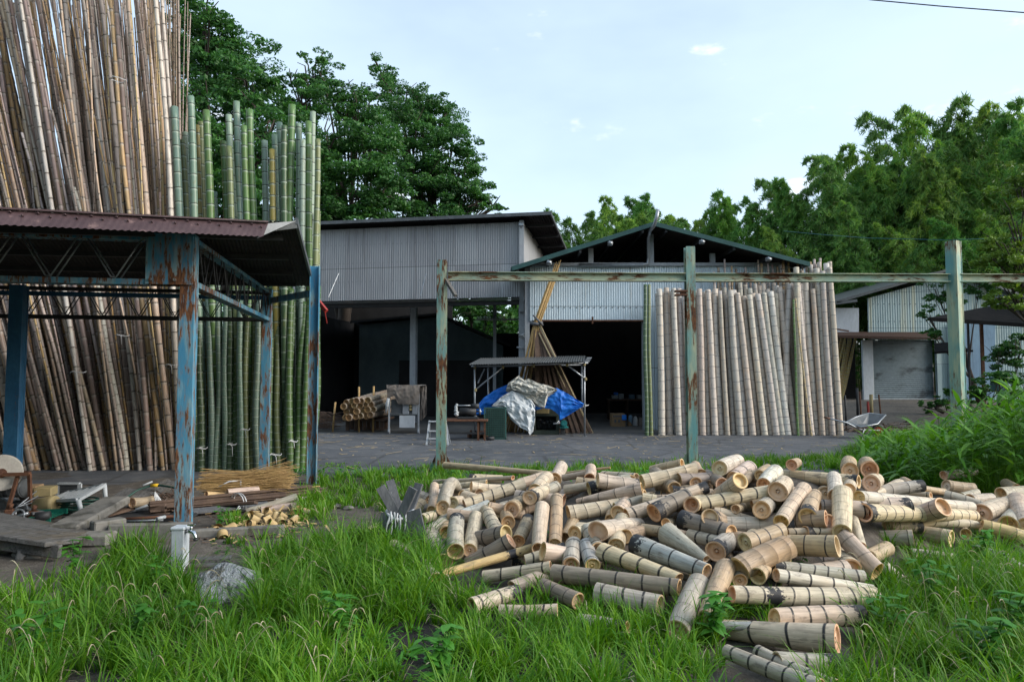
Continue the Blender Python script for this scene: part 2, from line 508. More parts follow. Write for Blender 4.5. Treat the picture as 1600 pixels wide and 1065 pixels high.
def painted_steel(name, p1, p2, pale, st):
    """old paint gone in clusters: rust runs along the member, dark pits inside the rust"""
    t = NT(name)
    co = t.coord('World', st)
    big, fine, pit = t.noise(t.coord('World'), .9, 3), t.noise(co, 11, 7, .7), t.noise(co, 30, 4, .6)
    col = t.mix(t.ramp(t.noise(co, 2.5, 4), .35, .65), p1, p2)
    col = t.mix(t.ramp(t.noise(co, 5, 5, .6), .48, .68, 0, .8), col, pale)
    k = t.math('ADD', t.math('MULTIPLY', fine, .75), t.math('MULTIPLY', big, .55))
    edge = t.ramp(k, .685, .725)
    stain = t.ramp(k, .61, .70, 0, .5)
    col = t.mix(stain, col, (.22, .15, .09))
    col = t.mix(edge, col, t.mix(t.ramp(pit, .35, .65), (.17, .075, .032), (.055, .026, .018)))
    t.bsdf(col, t.ramp(edge, 0, 1, .55, .9), 0, t.math('ADD', pit, edge), .4, .006, .3)
    return t.m


MT['teal_post'] = painted_steel('teal_post', (.12, .28, .28), (.30, .38, .28), (.42, .43, .29), (1.8, 1.8, .35))
MT['teal_beam'] = painted_steel('teal_beam', (.22, .34, .29), (.36, .40, .28), (.46, .45, .30), (.35, 1.8, 1.8))
MT['blue_paint'] = painted_steel('blue_paint_old', (.04, .18, .31), (.08, .25, .36), (.22, .33, .36), (2.0, 2.0, .4))


def sheet_metal(name, c1, c2, width, lap, stains, rough=.5, metal=.15):
    """profiled sheets side by side: every sheet its own tone, a dark lap between courses, rain streaks"""
    t = NT(name)
    sp = t.n('ShaderNodeSeparateXYZ')
    t.l(t.coord('Object'), sp.inputs[0])
    cell = t.math('FLOOR', t.math('DIVIDE', sp.outputs[0], width))
    row = t.math('FLOOR', t.math('DIVIDE', sp.outputs[2], lap))
    wn = t.n('ShaderNodeTexWhiteNoise', noise_dimensions='1D')
    t.l(t.math('ADD', cell, t.math('MULTIPLY', row, 17.3)), wn.inputs['W'])
    col = t.mix(wn.outputs['Value'], c1, c2)
    n1 = t.noise(t.coord('Object', (1, 1, .35)), 1.4, 5)
    col = t.mix(t.ramp(n1, .4, .7, 0, .5), col, tuple(x * .62 for x in c1))
    for sc, ss, lo, hi in stains:
        col = t.mix(t.ramp(t.noise(t.coord('Object', (2.6, 2.6, .11)), ss, 6, .62), lo, hi), col, sc)
    fr = t.math('FRACT', t.math('DIVIDE', sp.outputs[2], lap))
    col = t.mix(t.ramp(fr, .018, .006, 0, .65), col, (.05, .05, .05))
    fx = t.math('FRACT', t.math('DIVIDE', sp.outputs[0], width))
    col = t.mix(t.ramp(fx, .03, .01, 0, .45), col, (.07, .07, .07))
    big = t.noise(t.coord('Object', (1, 1, .6)), 1.1, 2)
    t.bsdf(col, rough, metal, big, .5, .05, .4)
    return t.m


MT['grey_corr'] = sheet_metal('grey_corr', (.36, .375, .39), (.26, .265, .28), .78, 1.82, [((.12, .115, .12), 2.2, .55, .74), ((.17, .11, .075), 4, .64, .76)], .5, .2)
MT['pale_corr'] = sheet_metal('pale_corr', (.60, .71, .78), (.52, .63, .70), .76, 1.95, [((.34, .33, .27), 3, .58, .76), ((.19, .10, .05), 5, .67, .78)], .5, .05)
MT['house_corr'] = sheet_metal('house_corr', (.36, .47, .49), (.29, .40, .43), 1.05, 1.9, [((.42, .45, .36), 1.0, .5, .7), ((.16, .2, .2), 3, .6, .8)], .6, .05)
# ================================================================ camera, sky, sun, ground
cam = bpy.data.cameras.new('camera')
cam.lens, cam.sensor_width, cam.clip_end = 24.0, 36.0, 2000
co = bpy.data.objects.new('camera', cam)
COL.objects.link(co)
co.location = (0, 0, HEYE)
co.rotation_euler = (math.pi / 2 + PITCH, 0, 0)
SC.camera = co
SC.view_settings.view_transform = 'Standard'
SC.view_settings.look = 'None'
SC.view_settings.exposure = EXPOSURE
SC.view_settings.gamma = 1.0
SC.cycles.use_denoising = True
SC.cycles.max_bounces = 8
SC.cycles.diffuse_bounces = 4
SC.cycles.glossy_bounces = 3
SC.cycles.transmission_bounces = 4
SC.cycles.caustics_reflective = SC.cycles.caustics_refractive = False

w = bpy.data.worlds.new('World')
SC.world = w
w.use_nodes = True
nt = w.node_tree
nt.nodes.clear()
wo = nt.nodes.new('ShaderNodeOutputWorld')
bg = nt.nodes.new('ShaderNodeBackground')
sky = nt.nodes.new('ShaderNodeTexSky')
sky.sky_type = 'NISHITA'
sky.sun_disc = False
sky.sun_elevation = SUN_EL
sky.sun_rotation = SUN_ROT
sky.air_density, sky.dust_density, sky.ozone_density = 1.0, 1.7, .8
bg.inputs[1].default_value = SKY_STR
# thin high cloud and a few small cumulus mixed into the sky
tc = nt.nodes.new('ShaderNodeTexCoord')
mp = nt.nodes.new('ShaderNodeMapping')
mp.inputs['Scale'].default_value = (1, 1, 2.6)
nt.links.new(tc.outputs['Generated'], mp.inputs[0])


def wnoise(scale, detail, lo, hi, a=0.0, b=1.0, loc=(0, 0, 0)):
    m2 = nt.nodes.new('ShaderNodeMapping')
    m2.inputs['Scale'].default_value = (1, 1, 2.6)
    m2.inputs['Location'].default_value = loc
    nt.links.new(tc.outputs['Generated'], m2.inputs[0])
    n = nt.nodes.new('ShaderNodeTexNoise')
    n.inputs['Scale'].default_value = scale
    n.inputs['Detail'].default_value = detail
    n.inputs['Roughness'].default_value = .55
    nt.links.new(m2.outputs[0], n.inputs['Vector'])
    r = nt.nodes.new('ShaderNodeMapRange')
    r.interpolation_type = 'SMOOTHSTEP'
    for i, x in enumerate((lo, hi, a, b)): r.inputs[i + 1].default_value = x
    nt.links.new(n.outputs['Fac'], r.inputs[0])
    return r.outputs[0]


def wmix(fac, a, b):
    m = nt.nodes.new('ShaderNodeMix')
    m.data_type = 'RGBA'
    for s, v in ((m.inputs[0], fac), (m.inputs[6], a), (m.inputs[7], b)):
        if isinstance(v, bpy.types.NodeSocket): nt.links.new(v, s)
        elif isinstance(v, tuple): s.default_value = (*v, 1)
        else: s.default_value = v
    return m.outputs[2]


CL = CLOUD
veil = wmix(wnoise(1.6, 5, .25, .75, .34, .58), sky.outputs[0], (CL * .78, CL * .945, CL * 1.07))
puffs = wmix(wnoise(5.0, 7, .60, .72, 0, .75, CLOUD_LOC), veil, (CL * 1.15, CL * 1.15, CL * 1.12))
nt.links.new(puffs, bg.inputs[0])
nt.links.new(bg.outputs[0], wo.inputs[0])

sun = bpy.data.lights.new('sun', 'SUN')
sun.energy, sun.angle, sun.color = SUN_STR, math.radians(38), (1.0, .95, .87)
so = bpy.data.objects.new('sun', sun)
COL.objects.link(so)
sd = Vector((math.sin(SUN_ROT) * math.cos(SUN_EL), math.cos(SUN_ROT) * math.cos(SUN_EL), math.sin(SUN_EL)))
so.rotation_euler = sd.to_track_quat('Z', 'Y').to_euler()


# ---------------------------------------------------------------- the lie of the land
def interp(tab, x):
    if x <= tab[0][0]: return tab[0][1]
    for (a, b), (c, d) in zip(tab, tab[1:]):
        if x <= c: return lerp(b, d, (x - a) / (c - a))
    return tab[-1][1]


HC = [(600, .0), (640, .12), (690, .26), (780, .36), (900, .50), (1040, .70), (1150, .76), (1260, .74), (1370, .54), (1480, .24), (1600, .16), (1700, .10), (1800, 0)]
Y0C = [(600, 6.6), (660, 5.9), (760, 4.8), (900, 4.5), (1100, 4.3), (1250, 3.9), (1340, 4.2), (1400, 5.6), (1600, 5.9), (1800, 6)]
Y1C = [(600, 9.0), (690, 9.2), (800, 8.6), (950, 7.8), (1100, 7.2), (1260, 7.0), (1370, 7.3), (1500, 8.4), (1800, 9)]


def heap(u, Y):
    """height of the heap of logs (underside of its top layer) seen along column u at distance Y"""
    a, b = interp(Y0C, u), interp(Y1C, u)
    t = min(1, max(0, (Y - a) / (b - a)))
    t = t * .75 + t * t * (3 - 2 * t) * .25
    return interp(HC, u) * t


def mound(X, Y):
    if Y < 3: return 0
    u = X / Y * F + 800
    b = interp(Y1C, u)
    h = heap(u, Y)
    h *= 1 - sstep(b + .2, b + 1.3, Y)
    return max(0.0, h - .10)


def gz(X, Y):
    r = .50 * sstep(21.5, 34, Y) * sstep(7.5, 10.5, X)
    r += .25 * sstep(9.5, 14, X) * (1 - sstep(16, 20, Y)) * sstep(7, 9, Y)
    hill = 5.0 * sstep(42, 80, Y) * sstep(-5, 30, X + 12)
    return r + mound(X, Y) + hill


def axis(segs):
    out = []
    for a, b, s in segs:
        n = max(1, int(round((b - a) / s)))
        out += [a + (b - a) * i / n for i in range(n)]
    return out + [segs[-1][1]]


gx = axis([(-220, -40, 15), (-40, -9, 2), (-9, 9, .13), (9, 40, 2), (40, 220, 15)])
gy = axis([(-30, 1, 3), (1, 12.5, .13), (12.5, 24, .8), (24, 90, 3), (90, 300, 15)])
V = []
for yy in gy:
    for xx in gx:
        n = (math.sin(xx * 3.1 + yy * 1.7) + math.sin(xx * 1.3 - yy * 2.9 + 2)) * .012 if -9 < xx < 9 and 1 < yy < 12 else 0
        V.append((xx, yy, gz(xx, yy) + n - .012 * (11.6 < yy < 21)))
nx, ny = len(gx), len(gy)
Q = [(j * nx + i, j * nx + i + 1, (j + 1) * nx + i + 1, (j + 1) * nx + i) for j in range(ny - 1) for i in range(nx - 1)]


def ground_mat():
    t = NT('soil')
    co = t.coord('World')
    n1, n2, n3 = t.noise(co, .8, 6), t.noise(co, 6, 6, .65), t.noise(co, 45, 3)
    col = t.mix(t.ramp(n1, .35, .65), (.115, .10, .085), (.075, .067, .06))
    col = t.mix(t.ramp(n2, .45, .7, 0, .7), col, (.17, .155, .135))
    v = t.voro(co, 30)
    col = t.mix(t.ramp(v, .08, .16, .5, 0), col, (.26, .25, .24))
    col = t.mix(t.ramp(n3, .55, .75, 0, .6), col, (.035, .032, .03))
    # black earth and charcoal crumbs at the foot of the heap
    sp = t.n('ShaderNodeSeparateXYZ')
    t.l(co, sp.inputs[0])
    dx = t.math('MULTIPLY', t.math('ADD', sp.outputs[0], .9), .55)
    dy = t.math('SUBTRACT', sp.outputs[1], 4.6)
    r2 = t.math('ADD', t.math('MULTIPLY', dx, dx), t.math('MULTIPLY', dy, dy))
    k = t.ramp(t.math('ADD', r2, t.math('MULTIPLY', n2, 1.2)), 1.0, 2.4, .85, 0)
    col = t.mix(k, col, (.018, .017, .019))
    t.bsdf(col, .95, 0, t.math('ADD', n2, n3), .6, .02, .2)
    return t.m


np_mesh('ground', V, Q, None, ground_mat(), smooth=True)
bpy.data.objects['ground']['kind'] = 'structure'


def asphalt_mat():
    t = NT('asphalt')
    co = t.coord('World')
    n1, n2, n3 = t.noise(co, .35, 5), t.noise(co, 2.2, 6, .65), t.noise(co, 70, 2)
    col = t.mix(t.ramp(n1, .35, .65), (.058, .064, .074), (.088, .094, .105))
    col = t.mix(t.ramp(n2, .48, .66, 0, .75), col, (.14, .14, .14))
    cr = t.voro(t.coord('World', (1, 1, 1)), .55, 'DISTANCE_TO_EDGE')
    col = t.mix(t.ramp(t.math('ADD', cr, t.math('MULTIPLY', n2, .05)), .03, .05, .7, 0), col, (.03, .03, .03))
    col = t.mix(t.ramp(n3, .5, .7, 0, .5), col, (.15, .15, .155))
    v = t.voro(t.coord('World', (1, 2.2, 1)), 7, 'F1')
    col = t.mix(t.ramp(v, .06, .13, .75, 0), col, (.36, .34, .30))
    st = t.noise(t.coord('World', (.25, 3, 1)), 1.2, 4)
    col = t.mix(t.ramp(st, .55, .7, 0, .5), col, (.04, .045, .052))
    t.bsdf(col, .8, 0, n3, .5, .006, .3)
    return t.m


def sheet(name, outline_front, outline_back, z, m, steps=60):
    """a strip of ground between two edges y=f(x), g(x)"""
    xs = np.linspace(*outline_front[0], steps)
    vs, qs = [], []
    rows = 14
    for x in xs:
        a, b = outline_front[1](x), outline_back[1](x)
        for r in range(rows + 1):
            y = lerp(a, b, r / rows)
            vs.append((x, y, z + .50 * sstep(21.5, 34, y) * sstep(7.5, 10.5, x)))
    for i in range(steps - 1):
        for r in range(rows):
            k = i * (rows + 1) + r
            qs.append((k, k + rows + 1, k + rows + 2, k + 1))
    o = np_mesh(name, vs, qs, None, m)
    o['kind'] = 'structure'
    return o


MT['asphalt'] = asphalt_mat()
fe = lambda x: 11.75 + .25 * math.sin(x * 1.1) + .12 * math.sin(x * 3.7 + 1) + .06 * math.sin(x * 9.1) - 1.0 * sstep(-2, -4.5, x)
be = lambda x: 20.55 + .06 * math.sin(x * 2.0)
sheet('road', ((-25, 12), fe), ((-25, 12), be), .004, MT['asphalt'], 260)


def yard_mat():
    t = NT('yard_concrete')
    co = t.coord('World')
    n1, n2, n3 = t.noise(co, .5, 5), t.noise(co, 3, 6, .65), t.noise(co, 60, 2)
    col = t.mix(t.ramp(n1, .35, .65), (.13, .13, .125), (.09, .09, .088))
    col = t.mix(t.ramp(n2, .5, .72, 0, .6), col, (.055, .053, .05))
    t.bsdf(col, .85, 0, n3, .4, .006, .3)
    return t.m


sheet('yard_floor', ((-14, 12.5), be), ((-14, 12.5), lambda x: 34), .004, yard_mat(), 60)
# ================================================================ the blue open shed
def frame_of(loc, rz):
    c, s = math.cos(rz), math.sin(rz)
    return lambda a, b, z: Vector((loc[0] + a * c - b * s, loc[1] + a * s + b * c, loc[2] + z))


SX, SY, SRZ = -3.47, 7.3, math.atan(.176)
shed = thing('steel_shed', 'open shed of rusty blue steel posts and trusses under a maroon corrugated roof', 'shed', (SX, SY, 0), SRZ)
S = frame_of((SX, SY, 0), SRZ)          # a: along the front (to the right +), b: to the back, z
BK = 4.65                               # depth of the bay
zb, zt = 2.66, 3.13                     # chords


def post(p, w, h, m, name='post', z0=0.0):
    mb = MB()
    # H section: two flanges and a web
    mb.box(p + Vector((0, 0, (h + z0) / 2)), (w * .96, w * .5, h - z0), SRZ, bev=.004)
    for s in (-1, 1):
        q = S(0, 0, 0) - S(0, -1, 0)
        mb.box(p + q * (s * w * .38) + Vector((0, 0, (h + z0) / 2)), (w, w * .16, h - z0), SRZ, bev=.004)
    mb.box(p + Vector((0, 0, .012 + z0)), (w * 1.7, w * 1.7, .024), SRZ)
    return mb.build(name, m, shed)


post(S(0, 0, 0), .155, zb + .02, MT['blue_paint'])
post(S(0, BK, 0), .155, 3.2, MT['blue_paint'])
post(S(-3.62, BK - .6, 0), .20, 3.1, MT['blue_paint_shaded'])
# haunch plate at the head of the front post
mb = MB()
mb.box(S(-.18, -.085, 2.90), (.47, .012, .53), SRZ, bev=.003)
mb.box(S(-.18, .085, 2.90), (.47, .012, .53), SRZ, bev=.003)
mb.box(S(.062, 0, 2.90), (.014, .158, .53), SRZ, bev=.003)
mb.box(S(-.18, 0, 3.172), (.5, .19, .012), SRZ)
for a in (-.36, -.12):
    mb.tube([S(a, -.092, 2.685), S(a, -.11, 2.685)], .017, 8)
mb.build('haunch_plate', MT['blue_paint'], shed)


def truss(a0, a1, axis_fn, name, m, mw, nv, off=.06):
    """two chords and double rod lacing between a0 and a1"""
    mb = MB()
    for z, h in ((zb, .062), (zt, .05)):
        for o in (-off, off):
            mb.bar(axis_fn(a0, o, z), axis_fn(a1, o, z), .035, h, bev=.003)
        mb.bar(axis_fn(a0, 0, z - h * .3), axis_fn(a1, 0, z - h * .3), off * 1.6, .008)
    t = mb.build(name, m, shed)
    lw = MB()
    step = (a1 - a0) / nv
    for o in (-off, off):
        for i in range(nv):
            s = a0 + step * i
            pts = [axis_fn(s + step * .08, o, zt - .02), axis_fn(s + step * .46, o, zb + .045), axis_fn(s + step * .54, o, zb + .045), axis_fn(s + step * .92, o, zt - .02)]
            lw.tube(pts, .0085, 6)
    l = lw.build('lacing', mw, t)
    return t


truss(-5.4, -.42, lambda a, o, z: S(a, o, z), 'front_truss', MT['blue_paint'], MT['steel'], 8)
truss(.10, BK - .08, lambda a, o, z: S(o, a, z), 'side_truss', MT['blue_paint'], MT['dark_steel'], 8, .05)
truss(-5.2, -.08, lambda a, o, z: S(a, BK + o, z), 'rear_truss', MT['dark_steel'], MT['dark_steel'], 9)
mb = MB()
mb.bar(S(-5.2, BK - .12, 3.03), S(0, BK - .12, 3.03), .06, .07)
mb.build('purlin', MT['blue_paint_shaded'], shed)
# outer post and its tie
OP = P(487, 755, 10.75); OP.z = 0
mb = MB()
hT = P(487, 416, 10.75).z
mb.box(OP + Vector((0, 0, hT / 2)), (.15, .02, hT), SRZ, bev=.003)
for s in (-1, 1): mb.box(OP + S(s * .068, 0, hT / 2) - S(0, 0, 0), (.014, .13, hT), SRZ, bev=.003)
mb.build('outer_post', MT['blue_paint'], shed)
mb = MB()
mb.bar(S(0, BK, 3.0) + Vector((.08, 0, 0)), OP + Vector((-.08, .0, 2.98)), .07, .10, bev=.004)
mb.build('tie_beam', MT['blue_paint'], shed)

# roof: right corners as seen, left end lengthened out of view to shade the poles
E0, E1 = P(-330, 318, 5.2), P(405, 353, 7.15)
CR, RR = P(463, 345, 7.35), P(490, 447, 12.0)
LD = (E0 - E1).normalized()
E0 = E1 + LD * 5.6
RL = RR + Vector((-9.2, -1.4, 0))
mb = MB()
def roofp(a, b):
    f = lerp(E0, CR + Vector((0, 0, -.02)), a); g = lerp(RL, RR, a)
    return lerp(f, g, b)
n = 900
k = 2 * math.pi * 150
vs = []
for j in range(9):
    for i in range(n + 1):
        p = roofp(i / n, j / 8)
        vs.append(p + Vector((0, 0, .010 * math.sin(k * i / n))))
mb.add(vs, [(j * (n + 1) + i, j * (n + 1) + i + 1, (j + 1) * (n + 1) + i + 1, (j + 1) * (n + 1) + i) for j in range(8) for i in range(n)], 0, True)
roof = mb.build('roof', MT['roof_under'], shed)
# eave apron of maroon corrugated sheet
mb = MB()
A0, A1 = E0 + Vector((0, 0, .03)), P(419, 349, 7.12)
dn = Vector((0, -.10, -.125))
bulge = (A1 - A0).normalized().cross(Vector((0, -.8, -1))).normalized()
nseg = 1000
kk = 2 * math.pi * (A1 - A0).length / .058
vs = []
for j in range(4):
    for i in range(nseg + 1):
        a = i / nseg
        p = lerp(A0, A1, a) + dn * (j / 3) * (1 + .35 * a)
        vs.append(p + Vector((0, -.7, -.7)) * (.008 * math.sin(kk * a) * min(1, j)))
mb.add(vs, [(j * (nseg + 1) + i, j * (nseg + 1) + i + 1, (j + 1) * (nseg + 1) + i + 1, (j + 1) * (nseg + 1) + i) for j in range(3) for i in range(nseg)], 0, True)
ap = mb.build('eave_apron', MT['maroon_roof'], roof)
mb = MB()
mb.bar(A0 + Vector((0, -.012, .012)), A1 + Vector((0, -.012, .012)), .05, .016)
for i in range(56):
    p = lerp(A0, A1, (i + .5) / 56) + dn * (.2 + .25 * (i % 2))
    mb.tube([p + Vector((0, .0, .0)), p + Vector((0, -.022, .012))], .008, 6)
mb.build('ridge_cap', MT['maroon_roof'], roof)
mb = MB()
q = [A1, CR, CR + Vector((0, .02, -.075)), P(425, 361, 7.2), P(401, 372, 7.0)]
mb.add(q + [p + Vector((0, .02, 0)) for p in q], [(0, 1, 2, 3, 4), (9, 8, 7, 6, 5), (0, 5, 6, 1), (1, 6, 7, 2), (2, 7, 8, 3), (3, 8, 9, 4), (4, 9, 5, 0)])
mb.bar(CR, RR, .03, .07)
mb.build('verge_flashing', MT['grey_metal'], roof)
mb = MB()
for b in (.12, .38, .64, .9):
    mb.bar(roofp(.02, b) - Vector((0, 0, .05)), roofp(.97, b) - Vector((0, 0, .05)), .05, .06)
mb.build('rafter', MT['dark_steel'], roof)
mb = MB()
mb.bar(P(497, 470, 11.4), P(510, 486, 11.3), .05, .06)
mb.bar(P(508, 488, 11.3), P(511, 505, 11.3), .012, .012)
mb.build('broken_bracket', MT['red_paint'], shed)
# ================================================================ bamboo poles: a few shared shapes
def pole_mesh(name, L, r0, r1, s0, s1, seed, curve, mat, segs=10, ringh=.009, bloomw=.07, cutmat=None):
    R = random.Random(seed)
    zs, z, nodes = [], R.uniform(.05, .2), []
    while z < L - .03:
        nodes.append(z)
        t = z / L
        z += lerp(s0, s1, min(1, t * 2.2)) * R.uniform(.92, 1.08) * (1 if t < .6 else lerp(1, .75, (t - .6) / .4))
    lp = [(0, 1, 0, 0)]
    for z in nodes:
        lp += [(z - bloomw, .995, 0, 0), (z - ringh * 2, 1.0, 0, 1), (z - ringh, 1.03, 1, .3), (z + ringh * .6, 1.055, 1, 0), (z + ringh * 1.6, .985, .15, 0), (z + ringh * 4, .985, 0, 0)]
    lp.append((L, .99, 0, 0))
    lp = sorted((l for l in lp if 0 <= l[0] <= L), key=lambda l: l[0])
    ph, ph2 = R.uniform(0, 6.28), R.uniform(0, 6.28)
    V, ring, bloom = [], [], []
    kx = [R.uniform(-1, 1) * .004 for _ in nodes]
    for z, k, rg, bl in lp:
        t = z / L
        r = (lerp(r0, r1, t ** 1.15)) * k
        cx = curve * math.sin(math.pi * t) * math.cos(ph) + curve * .3 * math.sin(3 * math.pi * t + ph2)
        cy = curve * math.sin(math.pi * t) * math.sin(ph)
        for j in range(segs):
            a = 2 * math.pi * j / segs
            V.append((cx + r * math.cos(a), cy + r * math.sin(a), z)); ring.append(rg); bloom.append(bl)
    n = len(lp)
    Q = [(i * segs + j, i * segs + (j + 1) % segs, (i + 1) * segs + (j + 1) % segs, (i + 1) * segs + j) for i in range(n - 1) for j in range(segs)]
    # cut top: wall thickness, then a recessed membrane
    b = len(V)
    tcx, tcy = V[-segs][0] - r1 * .99, V[-segs][1]
    for (k, dz) in ((.78, 0), (.74, -.05)):
        for j in range(segs):
            a = 2 * math.pi * j / segs
            V.append((tcx + r1 * k * math.cos(a), tcy + r1 * k * math.sin(a), L + dz)); ring.append(0); bloom.append(0)
    o = (n - 1) * segs
    T = []
    for (s, e) in ((o, b), (b, b + segs)):
        Q += [(s + j, s + (j + 1) % segs, e + (j + 1) % segs, e + j) for j in range(segs)]
    c = len(V)
    V.append((tcx, tcy, L - .055)); ring.append(0); bloom.append(0)
    T = [(b + segs + j, b + segs + (j + 1) % segs, c) for j in range(segs)]
    me = bpy.data.meshes.new(name)
    V = np.array(V, dtype=np.float32)
    nq, ntr = len(Q), len(T)
    loops = np.concatenate([np.array(Q).ravel(), np.array(T).ravel()]).astype(np.int32)
    st = np.concatenate([np.arange(nq) * 4, nq * 4 + np.arange(ntr) * 3]).astype(np.int32)
    me.vertices.add(len(V)); me.vertices.foreach_set('co', V.ravel())
    me.loops.add(len(loops)); me.loops.foreach_set('vertex_index', loops)
    me.polygons.add(nq + ntr); me.polygons.foreach_set('loop_start', st)
    mi = np.zeros(nq + ntr, dtype=np.int32); mi[nq - 2 * segs:] = 1
    me.materials.append(mat); me.materials.append(MT['bamboo_cut'])
    me.polygons.foreach_set('material_index', mi)
    sm = np.ones(nq + ntr, dtype=bool); sm[nq - 2 * segs:] = False
    me.polygons.foreach_set('use_smooth', sm)
    for k, d in (('ring', ring), ('bloom', bloom), ('char', np.zeros(len(V)))):
        a = me.attributes.new(k, 'FLOAT', 'POINT')
        a.data.foreach_set('value', np.asarray(d, dtype=np.float32))
    me.update(calc_edges=True)
    return me


def put_pole(name, me, L0, base, top, rs, color, label, cat, group=None, roll=None):
    o = bpy.data.objects.new(name, me)
    COL.objects.link(o)
    base, top = Vector(base), Vector(top)
    aim(o, base, top, U(0, 6.28) if roll is None else roll)
    o.scale = (rs, rs, (top - base).length / L0)
    o.color = (*color, 1)
    return tag(o, label, cat, group)


def jit(c, a=.12):
    k = 1 + U(-a, a)
    return tuple(max(.005, x * k * (1 + U(-a, a) * .35)) for x in c)


TAN = [(.43, .36, .32), (.33, .265, .235), (.47, .41, .365), (.42, .28, .15), (.26, .195, .165), (.46, .35, .26), (.53, .475, .435)]
HONEY = [(.44, .29, .12), (.38, .245, .10), (.47, .33, .16)]
TANW = ['pale straw', 'greyish brown', 'bleached', 'amber', 'smoky brown', 'light tan', 'silvery beige']
HONW = ['honey', 'deep amber', 'golden']

big = [pole_mesh('dry_pole_mesh', 10, .050, .036, .26, .44, 10 + i, U(.05, .16), MT['bamboo_dry'], 12) for i in range(5)]
mid = [pole_mesh('dry_pole_mesh', 10, .034, .023, .26, .42, 30 + i, U(.05, .2), MT['bamboo_dry'], 9) for i in range(6)]
thin = [pole_mesh('dry_cane_mesh', 10, .0195, .012, .26, .40, 50 + i, U(.05, .25), MT['bamboo_dry'], 7) for i in range(6)]

spots = []
N = 290
for i in range(N):
    xb = lerp(-20, 287, (i + U(0, 1)) / N)
    lay = i % 4                                   # four rows deep
    Y = [12.35, 12.75, 13.25, 13.8][lay] + U(-.12, .12)
    spots.append((xb, Y, lay))
cnt = {}
for i, (xb, Y, lay) in enumerate(spots):
    q = random.random()
    kind = 'thin' if q < lerp(.18, .58, sstep(90, 230, xb)) else ('mid' if q < .74 else 'big')
    me = random.choice({'thin': thin, 'mid': mid, 'big': big}[kind])
    base = G(xb, 740); base = P(xb, 740, Y); base.z = 0
    if xb < 60: lean = U(-.37, -.24)
    else: lean = interp([(60, -.30), (110, -.28), (150, -.245), (215, -.185), (262, -.13), (300, -.08)], xb) + U(-.06, .05) * lerp(1, .55, sstep(180, 290, xb))
    tall = random.random() < .72
    top_z = U(9.6, 11.2) if tall else U(4.7, 7.4)
    if kind == 'thin': top_z = max(top_z, U(6.2, 10.5))
    top = base + Vector((lean * top_z, U(.03, .07) * top_z, top_z))
    hon = (xb > 150 and kind == 'thin' and random.random() < .40) or random.random() < .05
    if hon: ci = random.randrange(3); c, wd = HONEY[ci], HONW[ci]
    else: ci = random.randrange(7); c, wd = TAN[ci], TANW[ci]
    sz = {'thin': 'slender', 'mid': 'medium', 'big': 'thick'}[kind]
    where = ('behind the grinding wheel' if xb < 45 else 'behind the junk frame' if xb < 95 else
             'behind the plastic stool' if xb < 165 else 'behind the leaning boards' if xb < 225 else
             'behind the green hose' if xb < 268 else 'next to the green poles')
    row = ['in front row', 'in second row', 'in third row', 'in rear row'][lay]
    key = (sz, wd, where, row)
    cnt[key] = cnt.get(key, 0) + 1
    ht = 'tall' if tall else 'shorter cut'
    lab = f'{ht} {sz} {wd} bamboo {row} {where}'
    put_pole('dry_bamboo_pole' if kind != 'thin' else 'dry_bamboo_cane', me, 10, base, top, U(.82, 1.12), jit(c), lab, 'bamboo pole', 'dry bamboo poles standing behind the shed')

# the deeper, uncountable part of the dry stack
mb = MB()
ring_, bl_ = [], []
R20 = random.Random(3)
for i in range(470):
    xb = lerp(-25, 284, (i + R20.random()) / 330) if i < 330 else lerp(185, 292, (i - 330 + R20.random()) / 140)
    Y = R20.uniform(13.5, 14.9)
    base = P(xb, 735, Y); base.z = 0
    lean = interp([(0, -.31), (100, -.28), (150, -.24), (215, -.18), (260, -.115), (292, -.055)], xb) + R20.uniform(-.035, .03)
    h_ = R20.uniform(8.5, 11.5) if R20.random() < .85 else R20.uniform(5, 8)
    n_ = int(h_ / .33)
    r0 = R20.choice((.018, .024, .03, .04)) * R20.uniform(.85, 1.1) if i < 330 else R20.uniform(.016, .026)
    cx = R20.uniform(-.12, .12)
    pts_, rad_ = [], []
    for k in range(n_ + 1):
        t = k / n_
        c = base + Vector((lean * h_ * t + cx * math.sin(math.pi * t), .05 * h_ * t, h_ * t))
        for dz, kk_, rg in ((-.02, 1, 0), (-.008, 1.04, 1), (.01, 1.05, 1), (.02, .99, 0)):
            pts_.append(c + Vector((0, 0, dz))); rad_.append(r0 * (1 - .5 * t) * kk_); ring_ += [rg] * 6
    mb.tube(pts_, rad_, 6, False)
mb.at = {'ring': ring_, 'bloom': [0.0] * len(ring_), 'char': [0.0] * len(ring_)}
tag(mb.build('cane_stack', MT['bamboo_stack']), 'deep mass of brown bamboo canes filling the back of the tall dry stack', 'bamboo canes', kind='stuff')

